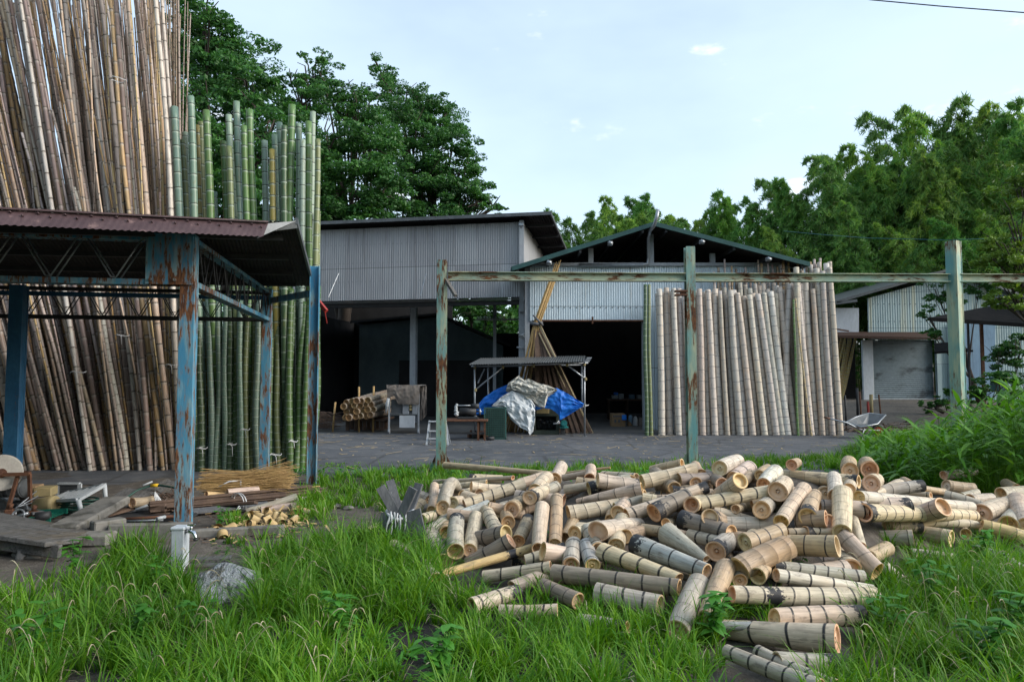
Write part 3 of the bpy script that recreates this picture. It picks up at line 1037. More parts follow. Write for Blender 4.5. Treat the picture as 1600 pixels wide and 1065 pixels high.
# green poles: tops where the photograph shows them (x, y of the top)
GRN = {'b': ((.16, .245, .19), 'bluish green'), 'g': ((.10, .185, .06), 'bright green'), 'o': ((.16, .195, .085), 'olive'), 'p': ((.25, .33, .26), 'pale green'),
       'y': ((.26, .21, .055), 'yellowed'), 'd': ((.06, .11, .05), 'dark green')}
gm = [pole_mesh('green_pole_mesh', 7, .070, .060, .24, .33, 70 + i, U(.02, .06), MT['bamboo_green'], 12, .008, .05) for i in range(5)]
ordn = ['first', 'second', 'third', 'fourth', 'fifth', 'sixth', 'seventh', 'eighth', 'ninth', 'tenth', 'eleventh', 'twelfth', 'thirteenth', 'fourteenth', 'fifteenth', 'sixteenth',
        'seventeenth', 'eighteenth', 'nineteenth', 'twentieth', 'twenty-first', 'twenty-second', 'twenty-third', 'twenty-fourth', 'twenty-fifth', 'twenty-sixth', 'twenty-seventh', 'twenty-eighth', 'twenty-ninth', 'thirtieth'] + ['thirty-' + w for w in
        'first second third fourth fifth sixth seventh eighth ninth'.split()] + ['fortieth'] + ['forty-' + w for w in 'first second third fourth fifth sixth seventh eighth ninth'.split()] + ['fiftieth'] + ['fifty-' + w for w in 'first second third fourth fifth sixth seventh eighth ninth'.split()]
tops = [(273, 167, 300, 'b', 1.15), (284, 219, 306, 'o', .95), (290, 207, 309, 'p', .9), (297, 151, 318, 'b', 1.05), (308, 196, 325, 'y', .8), (315, 191, 335, 'o', 1), (324, 173, 352, 'g', 1.1),
        (336, 300, 350, 'b', .8), (348, 221, 366, 'g', 1.0), (357, 229, 370, 'o', .9), (358, 180, 380, 'p', 1.0), (369, 160, 385, 'b', 1.05), (382, 197, 394, 'g', .9), (391, 172, 408, 'g', 1.1),
        (414, 220, 416, 'p', .95), (424, 234, 428, 'y', .95), (428, 211, 440, 'b', .9), (437, 192, 436, 'b', .95), (445, 197, 450, 'd', .95), (456, 164, 456, 'g', 1.1), (466, 194, 462, 'p', 1.0),
        (473, 219, 470, 'p', .9), (481, 190, 476, 'g', 1.0), (490, 175, 483, 'p', .9), (496, 218, 487, 'o', .85), (497, 330, 490, 'o', .7), (452, 330, 446, 'd', .9)]
for i, (xt, yt, xb, c, rs) in enumerate(tops):
    Y = 12.35 + (i % 3) * .16 + U(-.03, .03)
    base = P(xb, 740, Y); base.z = 0
    Yt = Y + .35
    top = P(xt, yt, Yt)
    put_pole('green_bamboo_pole', random.choice(gm), 7, base, top, rs * 1.0, jit(GRN[c][0], .1), f'{GRN[c][1]} bamboo pole, {ordn[i]} cut top from the straw coloured poles', 'bamboo pole', 'green bamboo poles standing behind the shed')
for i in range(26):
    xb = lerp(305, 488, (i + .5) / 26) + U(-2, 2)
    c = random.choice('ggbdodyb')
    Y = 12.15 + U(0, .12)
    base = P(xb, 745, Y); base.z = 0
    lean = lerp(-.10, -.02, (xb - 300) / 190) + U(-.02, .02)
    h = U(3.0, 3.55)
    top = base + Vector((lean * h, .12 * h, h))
    put_pole('green_bamboo_pole', random.choice(gm), 7, base, top, U(.78, .95), jit(tuple(x * .72 for x in GRN[c][0]), .12), f'{GRN[c][1]} shorter bamboo pole, {ordn[i]} in the front row beneath the roof', 'bamboo pole', 'green bamboo poles standing behind the shed')  # palette dimmed, the roof's shade put into the pole colour

# pale stack in front of the gabled shed
pm = [pole_mesh('pale_pole_mesh', 5, .096, .084, .23, .40, 90 + i, U(.01, .06), MT['bamboo_pale'], 14, .0055, .03) for i in range(6)]
PALE = [(.545, .49, .43), (.59, .53, .45), (.52, .45, .37), (.62, .58, .53), (.495, .45, .395), (.475, .41, .33)]
PALW = ['ash grey', 'chalky', 'buff', 'whitish', 'mouse grey', 'dull beige']
# (x bottom, x top, y top, radius factor)
front = [(1034, 1030, 452, 1.05), (1047, 1041, 450, 1.0), (1061, 1052, 451, .95), (1068, 1061, 451, .95), (1078, 1070, 462, .85), (1090, 1087, 455, .8), (1098, 1093, 452, .95), (1107, 1101, 456, .8), (1117, 1106, 453, 1.0),
         (1127, 1117, 452, 1.05), (1137, 1125, 460, .75), (1147, 1134, 462, .8), (1157, 1141, 454, 1.1), (1165, 1146, 454, 1.1), (1176, 1152, 458, 1.0), (1186, 1162, 463, .9), (1195, 1171, 461, 1.0), (1205, 1176, 459, 1.05),
         (1213, 1184, 460, 1.05), (1222, 1193, 458, 1.0), (1231, 1204, 456, 1.1), (1219, 1212, 459, .95), (1226, 1234, 444, 1.0), (1242, 1218, 449, .9), (1253, 1244, 418, 1.0), (1259, 1252, 444, .95), (1268, 1246, 440, .95), (1277, 1258, 430, 1.0),
         (1285, 1270, 452, .85), (1292, 1276, 420, 1.1), (1301, 1285, 424, .9), (1307, 1291, 412, 1.0), (1313, 1296, 418, .9)]
for i, (xb, xt, yt, rs) in enumerate(sorted(front)):
    Y = 19.75 + (i % 2) * .18
    base = P(xb, 678, Y); base.z = 0
    ci = (i * 5 + i // 3) % 6
    put_pole('pale_bamboo_pole', pm[i % 6], 5, base, P(xt, yt, Y + .8), rs, jit(PALE[ci], .08), f'{PALW[ci]} thick bamboo pole, {ordn[i]} from the teal middle post in the leaning front row' if xb > 1078 else f'{PALW[ci]} thick bamboo pole, {ordn[i]} from the doorway in the leaning front row', 'bamboo pole', 'pale bamboo poles leaning on the gabled shed')
for i in range(39):                                # second row, taller, at the right
    xt = (lerp(1130, 1300, (i - 15.5) / 23) if i > 15 else lerp(1026, 1128, (i + .5) / 16)) + U(-2, 2)
    Y = 20.25 + U(-.08, .08)
    xb = xt + U(6, 24)
    yt = (lerp(445, 408, sstep(1200, 1300, xt)) + U(-6, 14)) if i > 15 else U(454, 461)
    base = P(xb, 678, Y); base.z = 0
    ci = i % 6
    put_pole('pale_bamboo_pole', pm[i % 6], 5, base, P(xt, yt, Y + .7), U(.7, .95), jit(tuple(x * .9 for x in PALE[ci]), .08), f'{PALW[ci]} bamboo pole, {ordn[i]} from the doorway side in the second row', 'bamboo pole', 'pale bamboo poles leaning on the gabled shed')
bm_ = [pole_mesh('back_pole_mesh', 5, .048, .036, .2, .3, 110 + i, U(.01, .05), MT['bamboo_dry'], 9) for i in range(4)]
for i in range(30):                                # thin tan row against the wall
    xt = lerp(1112, 1285, (i + .5) / 30) + U(-2, 2)
    Y = 20.65 + U(-.06, .06)
    yt = U(403, 432)
    xb = xt + U(2, 16)
    base = P(xb, 674, Y); base.z = 0
    c = random.choice(TAN + HONEY)
    put_pole('thin_bamboo_pole', bm_[i % 4], 5, base, P(xt, yt, Y + .45), U(.7, 1.1), jit(c), f'thin tan bamboo pole, {ordn[i]} tip from the doorway along the wall', 'bamboo pole', 'thin bamboo poles behind the pale stack')
tl = [(1011, 1008, 445, .9, GRN['d'][0], 'dark green bamboo pole standing at the edge of the doorway'), (1018, 1014, 445, .75, GRN['o'][0], 'olive bamboo pole next to the dark green one by the doorway'),
      (1247, 1240, 468, .5, (.10, .19, .05), 'thin green bamboo pole leaning among the pale poles')]
for xb, xt, yt, rs, c, lab in tl:
    base = P(xb, 680, 19.6); base.z = 0
    put_pole('green_bamboo_pole', gm[0], 7, base, P(xt, yt, 20.2), rs, c, lab, 'bamboo pole')
base = P(1268, 680, 19.55); base.z = 0
put_pole('thin_bamboo_pole', bm_[0], 5, base, P(1243, 466, 20.1), .6, (.5, .38, .2), 'thin honey cane lying across the pale poles', 'bamboo pole')

# white string ties round a few poles
for px, py, Y, w, lab in ((316, 700, 12.05, .14, 'white string tied round a green pole right of the front blue post'), (362, 694, 12.05, .13, 'white string tied round an olive pole, middle of the green stack'), (383, 671, 12.05, .13, 'white string on the green pole beside the rear blue post'),
                          (430, 710, 12.05, .2, 'white string joining two green poles right of the rear post'), (458, 689, 12.05, .14, 'white string tied round a green pole near the outer post'),
                          (121, 581, 12.1, .26, 'white string round three canes, the lowest on the dry stack'), (190, 524, 12.1, .24, 'white string round a cane bunch with hanging tail'), (268, 570, 12.1, .18, 'white string round canes left of the front blue post'), (184, 124, 12.0, .25, 'white string knotted round a bunch of canes high above the roof')):
    c = P(px, py, Y)
    mb = MB()
    mb.tube([c + Vector((w / 2 * math.cos(a), .10 * math.sin(a) + .02, .012 * math.sin(3 * a))) for a in np.linspace(0, 6.28, 15)], .006, 5)
    mb.tube([c + Vector((.02, -.08, 0)), c + Vector((.05, -.10, -.03)), c + Vector((.06, -.10, -.10 - U(0, .1)))], .005, 5)
    mb.tube([c + Vector((.02, -.08, 0)), c + Vector((-.03, -.10, .02)), c + Vector((-.07, -.10, -.02))], .005, 5)
    tag(mb.build('string_tie', MT['white_cord']), lab, 'string')
# ================================================================ steel frame of H posts and an I beam
fr = thing('steel_gantry', 'freestanding rusty teal frame of three steel posts joined by one long beam', 'steel frame', (3.2, 12.5, 0))
FP = [(691, 12.0, 407), (1077, 12.5, 386), (1489, 12.9, 377)]
ft = []
for i, (px, Y, yt) in enumerate(FP):
    t = P(px, yt, Y)
    ft.append(t)
    mb = MB()
    wd = .175 if i < 2 else .20
    b = Vector((t.x, t.y, -.05))
    r = [0.0, 0.0, .55][i]
    dv = Vector((math.cos(r), math.sin(r), 0))
    mb.hbeam(b, t, wd * (.95 if i < 2 else 1.0), wd, .014, dv if i == 2 else (0, 1, 0))
    if i == 2: mb.hbeam(b + Vector((0, 0, .001)), t - Vector((0, 0, .001)), wd * .9, wd * .9, .016, (-dv.y, dv.x, 0))
    pw = MB()
    pb = mb.build('post', MT['teal_post'], fr)
    pw.box((t.x, t.y, .01 + gz(t.x, t.y)), (.36, .36, .02))
    for s in (-1, 1):
        pw.add([(t.x + s * .1, t.y - .006, .02), (t.x + s * .24, t.y - .006, .02), (t.x + s * .1, t.y - .006, .3), (t.x + s * .1, t.y + .006, .02), (t.x + s * .24, t.y + .006, .02), (t.x + s * .1, t.y + .006, .3)],
               [(0, 1, 2), (5, 4, 3), (0, 3, 4, 1), (1, 4, 5, 2), (2, 5, 3, 0)])
    pw.build('foot_plate', MT['teal_post'], fr)
bz = [P(691, 431.5, 12.0), P(1077, 433.5, 12.5), P(1489, 434.5, 12.9)]
far = bz[2] + (bz[2] - bz[1]) * .9
for a, b, e0, e1 in ((bz[0], bz[1], .1, .09), (bz[1], bz[2], .09, .1), (bz[2], far, .1, 0)):
    d = (b - a).normalized()
    mb = MB()
    mb.hbeam(a + d * e0, b - d * e1, .15, .155, .013)
    mb.build('beam', MT['teal_beam'], fr)
mb = MB()
mb.bar(P(697, 437, 11.95), P(712, 462, 11.7), .06, .05)
mb.build('knee_brace', MT['wood_grey'], fr)
mb = MB()
for dz in (0, .07): mb.box(P(1064, 455, 12.45) + Vector((0, 0, -dz)), (.22, .12, .03))
mb.box(P(1068, 457, 12.45), (.12, .06, .1))
mb.build('bracket', MT['rust_steel'], fr)

# ================================================================ tall corrugated shed on the left
P1 = P(818, 338, 22.7); P1.z = 0
P2 = P(500, 355, 24.0); P2.z = 0
ud = (P2 - P1).normalized()
vd = Vector((-ud.y, ud.x, 0)) * (-1 if ud.x > 0 else 1)
if vd.y < 0: vd = -vd
B1rz = math.atan2(ud.y, ud.x)
b1 = thing('corrugated_shed', 'tall open fronted shed with a grey corrugated upper wall and flat lean roof', 'shed', P1)
def Q1(u, v, z): return P1 + ud * u + vd * v + Vector((0, 0, z))
zt1, zb1, W1, D1 = 6.88, 4.33, 9.2, 7.5
mb = MB()
mb.corrugated(Q1(.12, 0, zb1), ud * W1, Vector((0, 0, zt1 - zb1)), -vd, .0815, .011, 3)
mb.corrugated(Q1(0.02, .12, zb1), vd * D1, Vector((0, 0, zt1 - zb1)), -ud, .0815, .011, 2)
wall = mb.build('upper_wall', MT['grey_corr'], b1)
mb = MB()
for zz in (5.0, 5.65, 6.3):
    for i in range(56):
        p = Q1(.2 + i * .163, -.014, zz)
        mb.box(p, (.012, .012, .012))
mb.build('screw_row', MT['dark_steel'], wall)
mb = MB()
mb.bar(Q1(.06, -.05, zb1 - .5), Q1(.06, -.05, zt1 + .02), .24, .16, (1, 0, 0), bev=.004)
mb.build('corner_trim', MT['grey_steel_paint'], b1)
mb = MB()
mb.box(Q1(.06, -.14, zt1 - .12), (.16, .14, .1), bev=.01)
mb.tube([Q1(.06, -.16, zt1 - .06), Q1(.06, -.16, zt1 - .24)], .04, 8)
mb.build('lamp_bracket', MT['steel'], b1)
mb = MB()
# lean roof with a wide overhang at the right
r = [Q1(-1.0, -.45, zt1 + .14), Q1(W1 + .3, -.45, zt1 + .14), Q1(W1 + .3, D1, zt1 - .25), Q1(-1.0, D1, zt1 - .25)]
mb.corrugated(r[3], r[2] - r[3], r[1] - r[2] , (0, 0, 1), .09, .012, 3)
rf = mb.build('roof', MT['roof_under'], b1)
mb = MB()
mb.bar(r[0] + Vector((0, -.02, .0)), r[1] + Vector((0, -.02, 0)), .05, .11)
mb.bar(r[0] + Vector((-.03, 0, 0)), r[3] + Vector((-.03, 0, 0)), .05, .10)
mb.build('fascia', MT['grey_metal'], rf)
mb = MB()
for v in (.6, 2.1, 3.6, 5.1, 6.6):
    mb.bar(Q1(-.95, v, zt1 + .02 - v * .05), Q1(W1, v, zt1 + .02 - v * .05), .06, .09)
mb.build('purlin', MT['dark_steel'], rf)
mb = MB()
mb.bar(Q1(-.05, -.10, zb1 - .06), Q1(W1, -.10, zb1 - .06), .12, .05)
mb.corrugated(Q1(.1, -.42, zb1 - .03), ud * (W1 - .1), vd * .40 + Vector((0, 0, .03)), (0, 0, 1), .0815, .009, 1)
mb.build('ledge', MT['steel'], b1)
mb = MB()
mb.bar(Q1(-.05, -.02, zb1 - .17), Q1(W1, -.02, zb1 - .17), .14, .14)
mb.build('lintel', MT['dark_steel'], b1)
for px, top, bot in ((603, 427, 463), (0, 0, 0)):
    for (xa, ya, xb, yb) in ((529, 427, 513, 464), (666, 427, 657, 462)):
        mb = MB()
        mb.bar(P(xa, ya, 23.2), P(xb, yb, 22.95), .035, .02)
        mb.build('brace_rod', MT['steel'], b1)
    break
# columns
for (u, v, w_) in ((.06, .06, .2), (4.35, 1.6, .22), (8.9, .1, .2), (4.4, D1 - .4, .2)):
    mb = MB()
    mb.hbeam(Q1(u, v, 0), Q1(u, v, zb1 - .1), w_, w_, .018, tuple(vd))
    mb.build('column', MT['grey_steel_paint'] if u < 5 else MT['dark_steel'], b1)
mb = MB()
mb.tube([Q1(-.12, -.12, zb1 - .02), Q1(-.12, -.12, 3.9), Q1(-.12, -.12, .2)], .045, 10)
mb.tube([Q1(-.12, -.12, 2.62), Q1(.2, -.2, 2.66)], .03, 8)
mb.build('downpipe', MT['grey_steel_paint'], b1)
mb = MB()
c = P(818, 523, 22.2)
mb.tube([c + Vector((.16, .1, .06)), c, c + Vector((-.06, -.05, -.08))], [.05, .055, .11], 12)
mb.build('flood_lamp', MT['plastic_white'], b1)
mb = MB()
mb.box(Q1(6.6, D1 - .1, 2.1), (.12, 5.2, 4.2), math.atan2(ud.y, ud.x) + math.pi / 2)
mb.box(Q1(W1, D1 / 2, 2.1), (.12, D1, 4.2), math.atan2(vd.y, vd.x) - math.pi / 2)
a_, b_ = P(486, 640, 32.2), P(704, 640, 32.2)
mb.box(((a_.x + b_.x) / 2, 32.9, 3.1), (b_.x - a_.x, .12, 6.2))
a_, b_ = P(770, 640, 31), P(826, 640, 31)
mb.box(((a_.x + b_.x) / 2, 31.4, P(790, 520, 31).z / 2), (b_.x - a_.x, .12, P(790, 520, 31).z))  # added dark panel stands for the gloom beneath the awning
mb.build('back_wall_dark_panel', MT['dark_wall'], b1)
# the pale store behind it
mb = MB()
a, b = P(560, 640, 29.5), P(786, 640, 29.5)
a.z = b.z = 0
g = (b - a)
z0 = P(640, 504, 29.5).z
mb.add([a, b, b + Vector((0, 0, P(790, 540, 29.5).z)), a + g * .55 + Vector((0, 0, z0 + .25)), a + Vector((0, 0, z0 - .1))] + [q + Vector((0, 3, 0)) for q in
       (a, b, b + Vector((0, 0, P(790, 540, 29.5).z)), a + g * .55 + Vector((0, 0, z0 + .25)), a + Vector((0, 0, z0 - .1)))],
       [(0, 1, 2, 3, 4), (9, 8, 7, 6, 5), (0, 5, 6, 1), (1, 6, 7, 2), (4, 9, 5, 0)])
st = thing('store_building', 'dim teal walled store seen through the open tall shed', 'building', (a + b) / 2)
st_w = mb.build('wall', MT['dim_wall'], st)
mb = MB()
k = a + g * .55 + Vector((0, -.4, z0 + .33))
mb.bar(k, b + Vector((.3, -.4, P(790, 540, 29.5).z)), .12, .1)
mb.bar(k, a + Vector((-.3, -.4, z0)), .12, .1)
t1, t2, t3 = k, b + Vector((.3, -.4, P(790, 540, 29.5).z + .06)), a + Vector((-.3, -.4, z0 + .06))
for q in (t2, t3):
    mb.add([t1, q, q + Vector((0, 4, 0)), t1 + Vector((0, 4, 0))], [(0, 1, 2, 3)])
mb.build('roof', MT['dark_steel'], st)
mb = MB()
mb.box(P(700, 610, 29.4), (4.2, .06, 2.6))
mb.build('doorway', MT['dark_wall'], st)
# small clear awning inside
aw = thing('awning', 'small translucent corrugated awning on a white post inside the tall shed', 'awning', Q1(1.3, 3, 0))
mb = MB()
o = P(744, 496, 25.2)
mb.corrugated(o, P(812, 496, 25.2) - o, Vector((0, 1.2, .12)), (0, 0, 1), .11, .022, 1)
mb.build('sheet', MT['pale_corr'], aw)
mb = MB()
mb.bar(P(744, 499, 25.2), P(814, 499, 25.2), .05, .06)
mb.bar(P(773, 474, 25.9), Vector((P(773, 474, 25.9).x, 25.9, 0)), .12, .12, (0, 1, 0))
mb.build('support', MT['grey_steel_paint'], aw)

# ================================================================ gabled shed in the middle
YF = 21.6
b2 = thing('gabled_shed', 'open gabled shed with green edged roof and pale corrugated front panel', 'shed', (4.5, YF, 0))
AP, EL, ER = P(1022, 350, 20.7), P(800, 420, 20.7), P(1264, 413, 20.7)
dpt = Vector((0, 11, 0))
for name, a, b in (('roof_slope', AP, EL), ('roof_slope', AP, ER)):
    mb = MB()
    mb.corrugated(a + Vector((0, 0, .03)), dpt, b - a, (0, 0, 1), .09, .012, 4)
    s = mb.build(name, MT['roof_under'], b2)
    mb = MB()
    mb.bar(a + Vector((0, -.03, .0)), b + Vector((0, -.03, 0)), .06, .13)
    mb.bar(b, b + dpt, .08, .10)
    mb.build('verge_board', MT['green_roof'], s)
    mb = MB()
    for t in (.08, .3, .52, .74, .96):
        p = lerp(a, b, t) - Vector((0, 0, .1))
        mb.bar(p + Vector((0, .02, 0)), p + dpt, .07, .1)
    mb.build('purlin', MT['dark_steel'], s)
    mb = MB()
    for t in (.31, .74):
        p = lerp(a, b, t) - Vector((0, 0, .16))
        mb.box(p + Vector((0, .05, 0)), (.16, .1, .14), bev=.02)
        mb.tube([p + Vector((-.06, -.02, .03)), p + Vector((.06, -.02, -.03))], .06, 8)
    mb.build('purlin_cap', MT['steel'], s)
zw = P(1000, 416, YF).z
zo = P(900, 501, YF).z
xl, xd, xr = P(828, 600, YF).x, P(1006, 600, YF).x, P(1262, 600, YF).x
mb = MB()
mb.corrugated((xl, YF, zo), Vector((xd - xl, 0, 0)), Vector((0, 0, zw - zo)), (0, -1, 0), .076, .007, 2)
fw = mb.build('front_panel', MT['pale_corr'], b2)
mb = MB()
for zz in (zw - .25, zo + .42):
    for i in range(19): mb.box((xl + .15 + i * .19, YF - .016, zz), (.028, .014, .028))
mb.build('screw_row', MT['dark_steel'], fw)
mb = MB()
mb.corrugated((xd, YF, 0), Vector((xr - xd, 0, 0)), Vector((0, 0, zw)), (0, -1, 0), .076, .010, 2)
mb.build('side_panel', MT['pale_corr'], b2)
mb = MB()
mb.bar((xl - .2, YF - .06, zw + .05), (xr + .1, YF - .06, zw + .05), .1, .10)
mb.build('tie_beam', MT['grey_steel_paint'], b2)
mb = MB()
mb.bar((xl + .35, YF - .05, zo - .0), (xd, YF - .05, zo - .0), .07, .05)
mb.bar((xl + 1.98, YF - .09, zo - .1), (xl + 1.98, YF - .09, zo + .12), .05, .04, (0, 1, 0))
mb.build('door_rail', MT['rust_steel'], b2)
for px, yy in ((923, 388), (1017, 366), (1113, 396)):
    mb = MB()
    p = P(px, yy, YF - .02)
    mb.bar((p.x, YF, zw + .1), (p.x, YF, p.z), .16, .12, (0, 1, 0))
    mb.build('king_post', MT['grey_steel_paint'], b2)
for x in (xl - .08, xd + .05, xr):
    mb = MB()
    mb.hbeam((x, YF + .12, 0), (x, YF + .12, zw), .15, .15, .014, (0, 1, 0))
    mb.build('column', MT['grey_steel_paint'], b2)
mb = MB()
mb.tube([P(905, 414, YF - .14), P(1003, 414, YF - .14), P(1012, 412, YF - .14), P(1013, 402, YF - .14), P(1013, 372, YF - .5), P(1016, 360, 20.8), P(1022, 352, 20.5), P(1026, 340, 20.45), P(1028, 328, 20.45)], .055, 8)
mb.build('vent_pipe', MT['steel'], b2)
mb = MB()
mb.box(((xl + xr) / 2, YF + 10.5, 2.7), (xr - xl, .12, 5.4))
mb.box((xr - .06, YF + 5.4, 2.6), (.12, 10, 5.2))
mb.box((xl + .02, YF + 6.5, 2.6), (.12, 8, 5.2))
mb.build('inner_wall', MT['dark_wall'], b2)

# ================================================================ far house with the roller shutter
YH = 36.0
h = thing('workshop_house', 'pale green corrugated workshop with grey roller shutter and rusty awning', 'building', (20, YH, .47))
def H(px, py, dy=0): return P(px, py, YH + dy)
zg = .45
def panel(mb, pts, dy=.15, mi=0):
    pts = [Vector(p) for p in pts]
    n = len(pts)
    mb.add(pts + [p + Vector((0, dy, 0)) for p in pts], [tuple(range(n)), tuple(range(2 * n - 1, n - 1, -1))] + [(i, i + n, (i + 1) % n + n, (i + 1) % n) for i in range(n)], mi)
x1, x2, x3, x4 = H(1342, 0).x, H(1348, 0).x, H(1442, 0).x, H(1560, 0).x
zs = H(1400, 531).z
mb = MB()
# wall above the door, cut to the roof slope, in narrow corrugated strips
def wallz(x): return lerp(H(1342, 466).z, H(1480, 428).z, (x - x1) / (H(1480, 0).x - x1)) if x < H(1480, 0).x else lerp(H(1480, 428).z, H(1600, 470).z, (x - H(1480, 0).x) / (H(1600, 0).x - H(1480, 0).x))
nn = 420
vs, fc = [], []
for i in range(nn + 1):
    x = lerp(x1, x4 + 2, i / nn)
    y = YH - .012 * math.sin(x * 2 * math.pi / .13)
    lo = zs if x2 < x < x3 else zg
    vs += [(x, y, lo), (x, y, wallz(x))]
for i in range(nn): fc.append((2 * i, 2 * i + 2, 2 * i + 3, 2 * i + 1))
mb.add(vs, fc, 0, True)
hw = mb.build('wall', MT['house_corr'], h)
mb = MB()
for zz, x_a, x_b in ((H(0, 502).z, x1, x3 + 1.5), (H(0, 475).z, x1 + .3, x3 + 1.5)):
    n_ = int((x_b - x_a) / .28)
    for i in range(n_): mb.box((x_a + i * .28, YH - .02, zz), (.035, .015, .035))
mb.build('screw_row', MT['dark_steel'], hw)
mb = MB()
n = 30
xs2, xs3 = x2 + .02, x3 - .02
vs = []
for i in range(n * 4 + 1):
    z = lerp(zg + .05, zs, i / (n * 4))
    y = YH + .18 - .022 * abs(math.sin(i * math.pi / 4))
    vs += [(xs2, y, z), (xs3, y, z)]
mb.add(vs, [(2 * i, 2 * i + 1, 2 * i + 3, 2 * i + 2) for i in range(n * 4)], 0, False)
sh = mb.build('shutter', MT['shutter'], h)
mb = MB()
mb.box(((x2 + x3) / 2, YH + .15, zg + .06), (x3 - x2 - .05, .06, .12))
mb.build('bottom_rail', MT['steel'], sh)
for a, b in ((1331, 1347), (1443, 1450)):
    mb = MB()
    xa, xb = H(a, 0).x, H(b, 0).x
    mb.box(((xa + xb) / 2, YH - .04, (zg + zs) / 2), (xb - xa, .14, zs - zg), bev=.01)
    mb.build('door_jamb', MT['house_white'] if a < 1400 else MT['house_corr'], h)
mb = MB()
panel(mb, [H(1296, 521), H(1342, 521), H(1342, 481), H(1296, 481)])
mb.build('white_wing', MT['house_white'], h)
mb = MB()
mb.add([H(1303, 524, -1.2), H(1472, 527, -1.2), H(1465, 518, .1), H(1303, 518, .1)], [(0, 1, 2, 3), (3, 2, 1, 0)])
mb.bar(H(1303, 526, -1.2), H(1472, 529, -1.2), .06, .10)
mb.build('awning', MT['rust_dark'], h)
mb = MB()
for pa, pb in (((1290, 478), (1338, 472)), ((1306, 474), (1482, 424)), ((1482, 424), (1610, 468))):
    a, b = H(*pa, -.5), H(*pb, -.5)
    mb.add([a, b, b + Vector((0, 7, .3)), a + Vector((0, 7, .3))] + [q + Vector((0, 0, .1)) for q in (a, b, b + Vector((0, 7, .3)), a + Vector((0, 7, .3)))],
           [(3, 2, 1, 0), (4, 5, 6, 7), (0, 1, 5, 4), (1, 2, 6, 5), (2, 3, 7, 6), (3, 0, 4, 7)])
    mb.bar(a + Vector((0, -.05, .08)), b + Vector((0, -.05, .08)), .1, .14)
mb.build('roof', MT['grey_metal'], h)
mb = MB()
panel(mb, [H(1488, 640, -.25), H(1555, 640, -.25), H(1555, 505, -.25), H(1488, 505, -.25)])
mb.build('blue_lit_panel', MT['house_blue'], h)  # blue light on the wall put into the panel colour
mb = MB()
mb.box((H(1322, 0).x, YH + 2.5, 2.3), (2.4, .1, 3.9))
mb.build('wing_back', MT['dark_wall'], h)
mb = MB()
mb.bar(H(1301, 513, -.8), H(1326, 517, -.8), .07, .07)
mb.bar(H(1299, 496, -.3), H(1304, 496, -.3), .15, .12)
mb.build('bracket', MT['rust_steel'], h)
for i in range(13):
    px = lerp(1306, 1332, (i + .5) / 13)
    base = H(px - U(2, 8) + 8, 632, .6); base.z = zg
    tp = H(px + U(2, 8), 529, 1.5)
    put_pole('yellow_bamboo_pole', bm_[i % 4], 5, base - Vector((.6, 0, 0)), tp, 1.5, jit((.40, .29, .10)), f'yellow bamboo pole in the workshop side bay, {ordn[i]} from the pale stack', 'bamboo pole', 'yellow poles leaning in the workshop bay')

# dark lean-to at the right edge
lt = thing('lean_to', 'dark flat roofed lean-to on thin rusty posts at the right edge', 'shelter', P(1560, 640, 24))
mb = MB()
a, b, c, d = P(1453, 500, 23.5), P(1640, 512, 23.5), P(1700, 470, 28), P(1586, 474, 27)
th = Vector((0, 0, .09))
mb.add([a, b, c, d, a + th, b + th, c + th, d + th], [(3, 2, 1, 0), (4, 5, 6, 7), (0, 1, 5, 4), (1, 2, 6, 5), (2, 3, 7, 6), (3, 0, 4, 7)])
mb.bar(a - Vector((0, .02, -.03)), b - Vector((0, .02, -.03)), .04, .13)
mb.build('roof', MT['black_roof'], lt)
for px, Y in ((1533, 25.5), (1620, 23.8), (1512, 25.2)):
    p = P(px, 500, Y)
    mb = MB()
    mb.bar((p.x, Y, 0), (p.x, Y, p.z + .02), .10 if px != 1512 else .05, .08, (0, 1, 0))
    mb.build('post', MT['rust_steel'] if px != 1512 else MT['dark_steel'], lt)
mb = MB()
a, b = P(1461, 551, 27), P(1520, 548, 27)
mb.add([a, b, b + Vector((.2, 1.5, .45)), a + Vector((.9, 1.5, .45))], [(0, 1, 2, 3), (3, 2, 1, 0)])
mb.bar(a, b, .05, .08)
s = mb.build('small_canopy', MT['black_roof'], lt)
mb = MB()
mb.box(P(1561, 601, 24.5), (.42, .4, .5), bev=.04)
mb.box(P(1561, 590, 24.5), (.46, .44, .06), bev=.02)
mb.tube([P(1561, 588, 24.5), P(1561, 583, 24.5)], .05, 10)
q_ = P(1561, 606, 24.5)
mb.tube([(q_.x, q_.y, .2), (q_.x, q_.y, q_.z)], .06, 8)
tag(mb.build('feed_bin', MT['crate_green']), 'small teal bin with a lid among the plants under the dark lean-to', 'bin')

# ================================================================ overhead cables
for name, m, pts, r, lab in (('power_cable', MT['black_cable'], [(1180, -40, 16), (1360, 0, 16), (1470, 10, 15.6), (1600, 20, 15.2), (1750, 28, 15)], .013, 'black twisted power cable crossing the upper right sky'),
                             ('power_cable', MT['teal_cable'], [(1225, 361, 34), (1290, 367, 30), (1360, 372, 26), (1480, 375, 23), (1610, 371, 22.6), (1700, 366, 22.4)], .012, 'teal cable sagging in front of the bamboo grove')):
    P0 = [P(*q) for q in pts]
    mb = MB()
    fine = []
    for i in range(len(P0) - 1):
        for k in range(6): fine.append(lerp(P0[i], P0[i + 1], k / 6))
    fine.append(P0[-1])
    mb.tube(fine, r, 6)
    tag(mb.build(name, m), lab, 'cable')
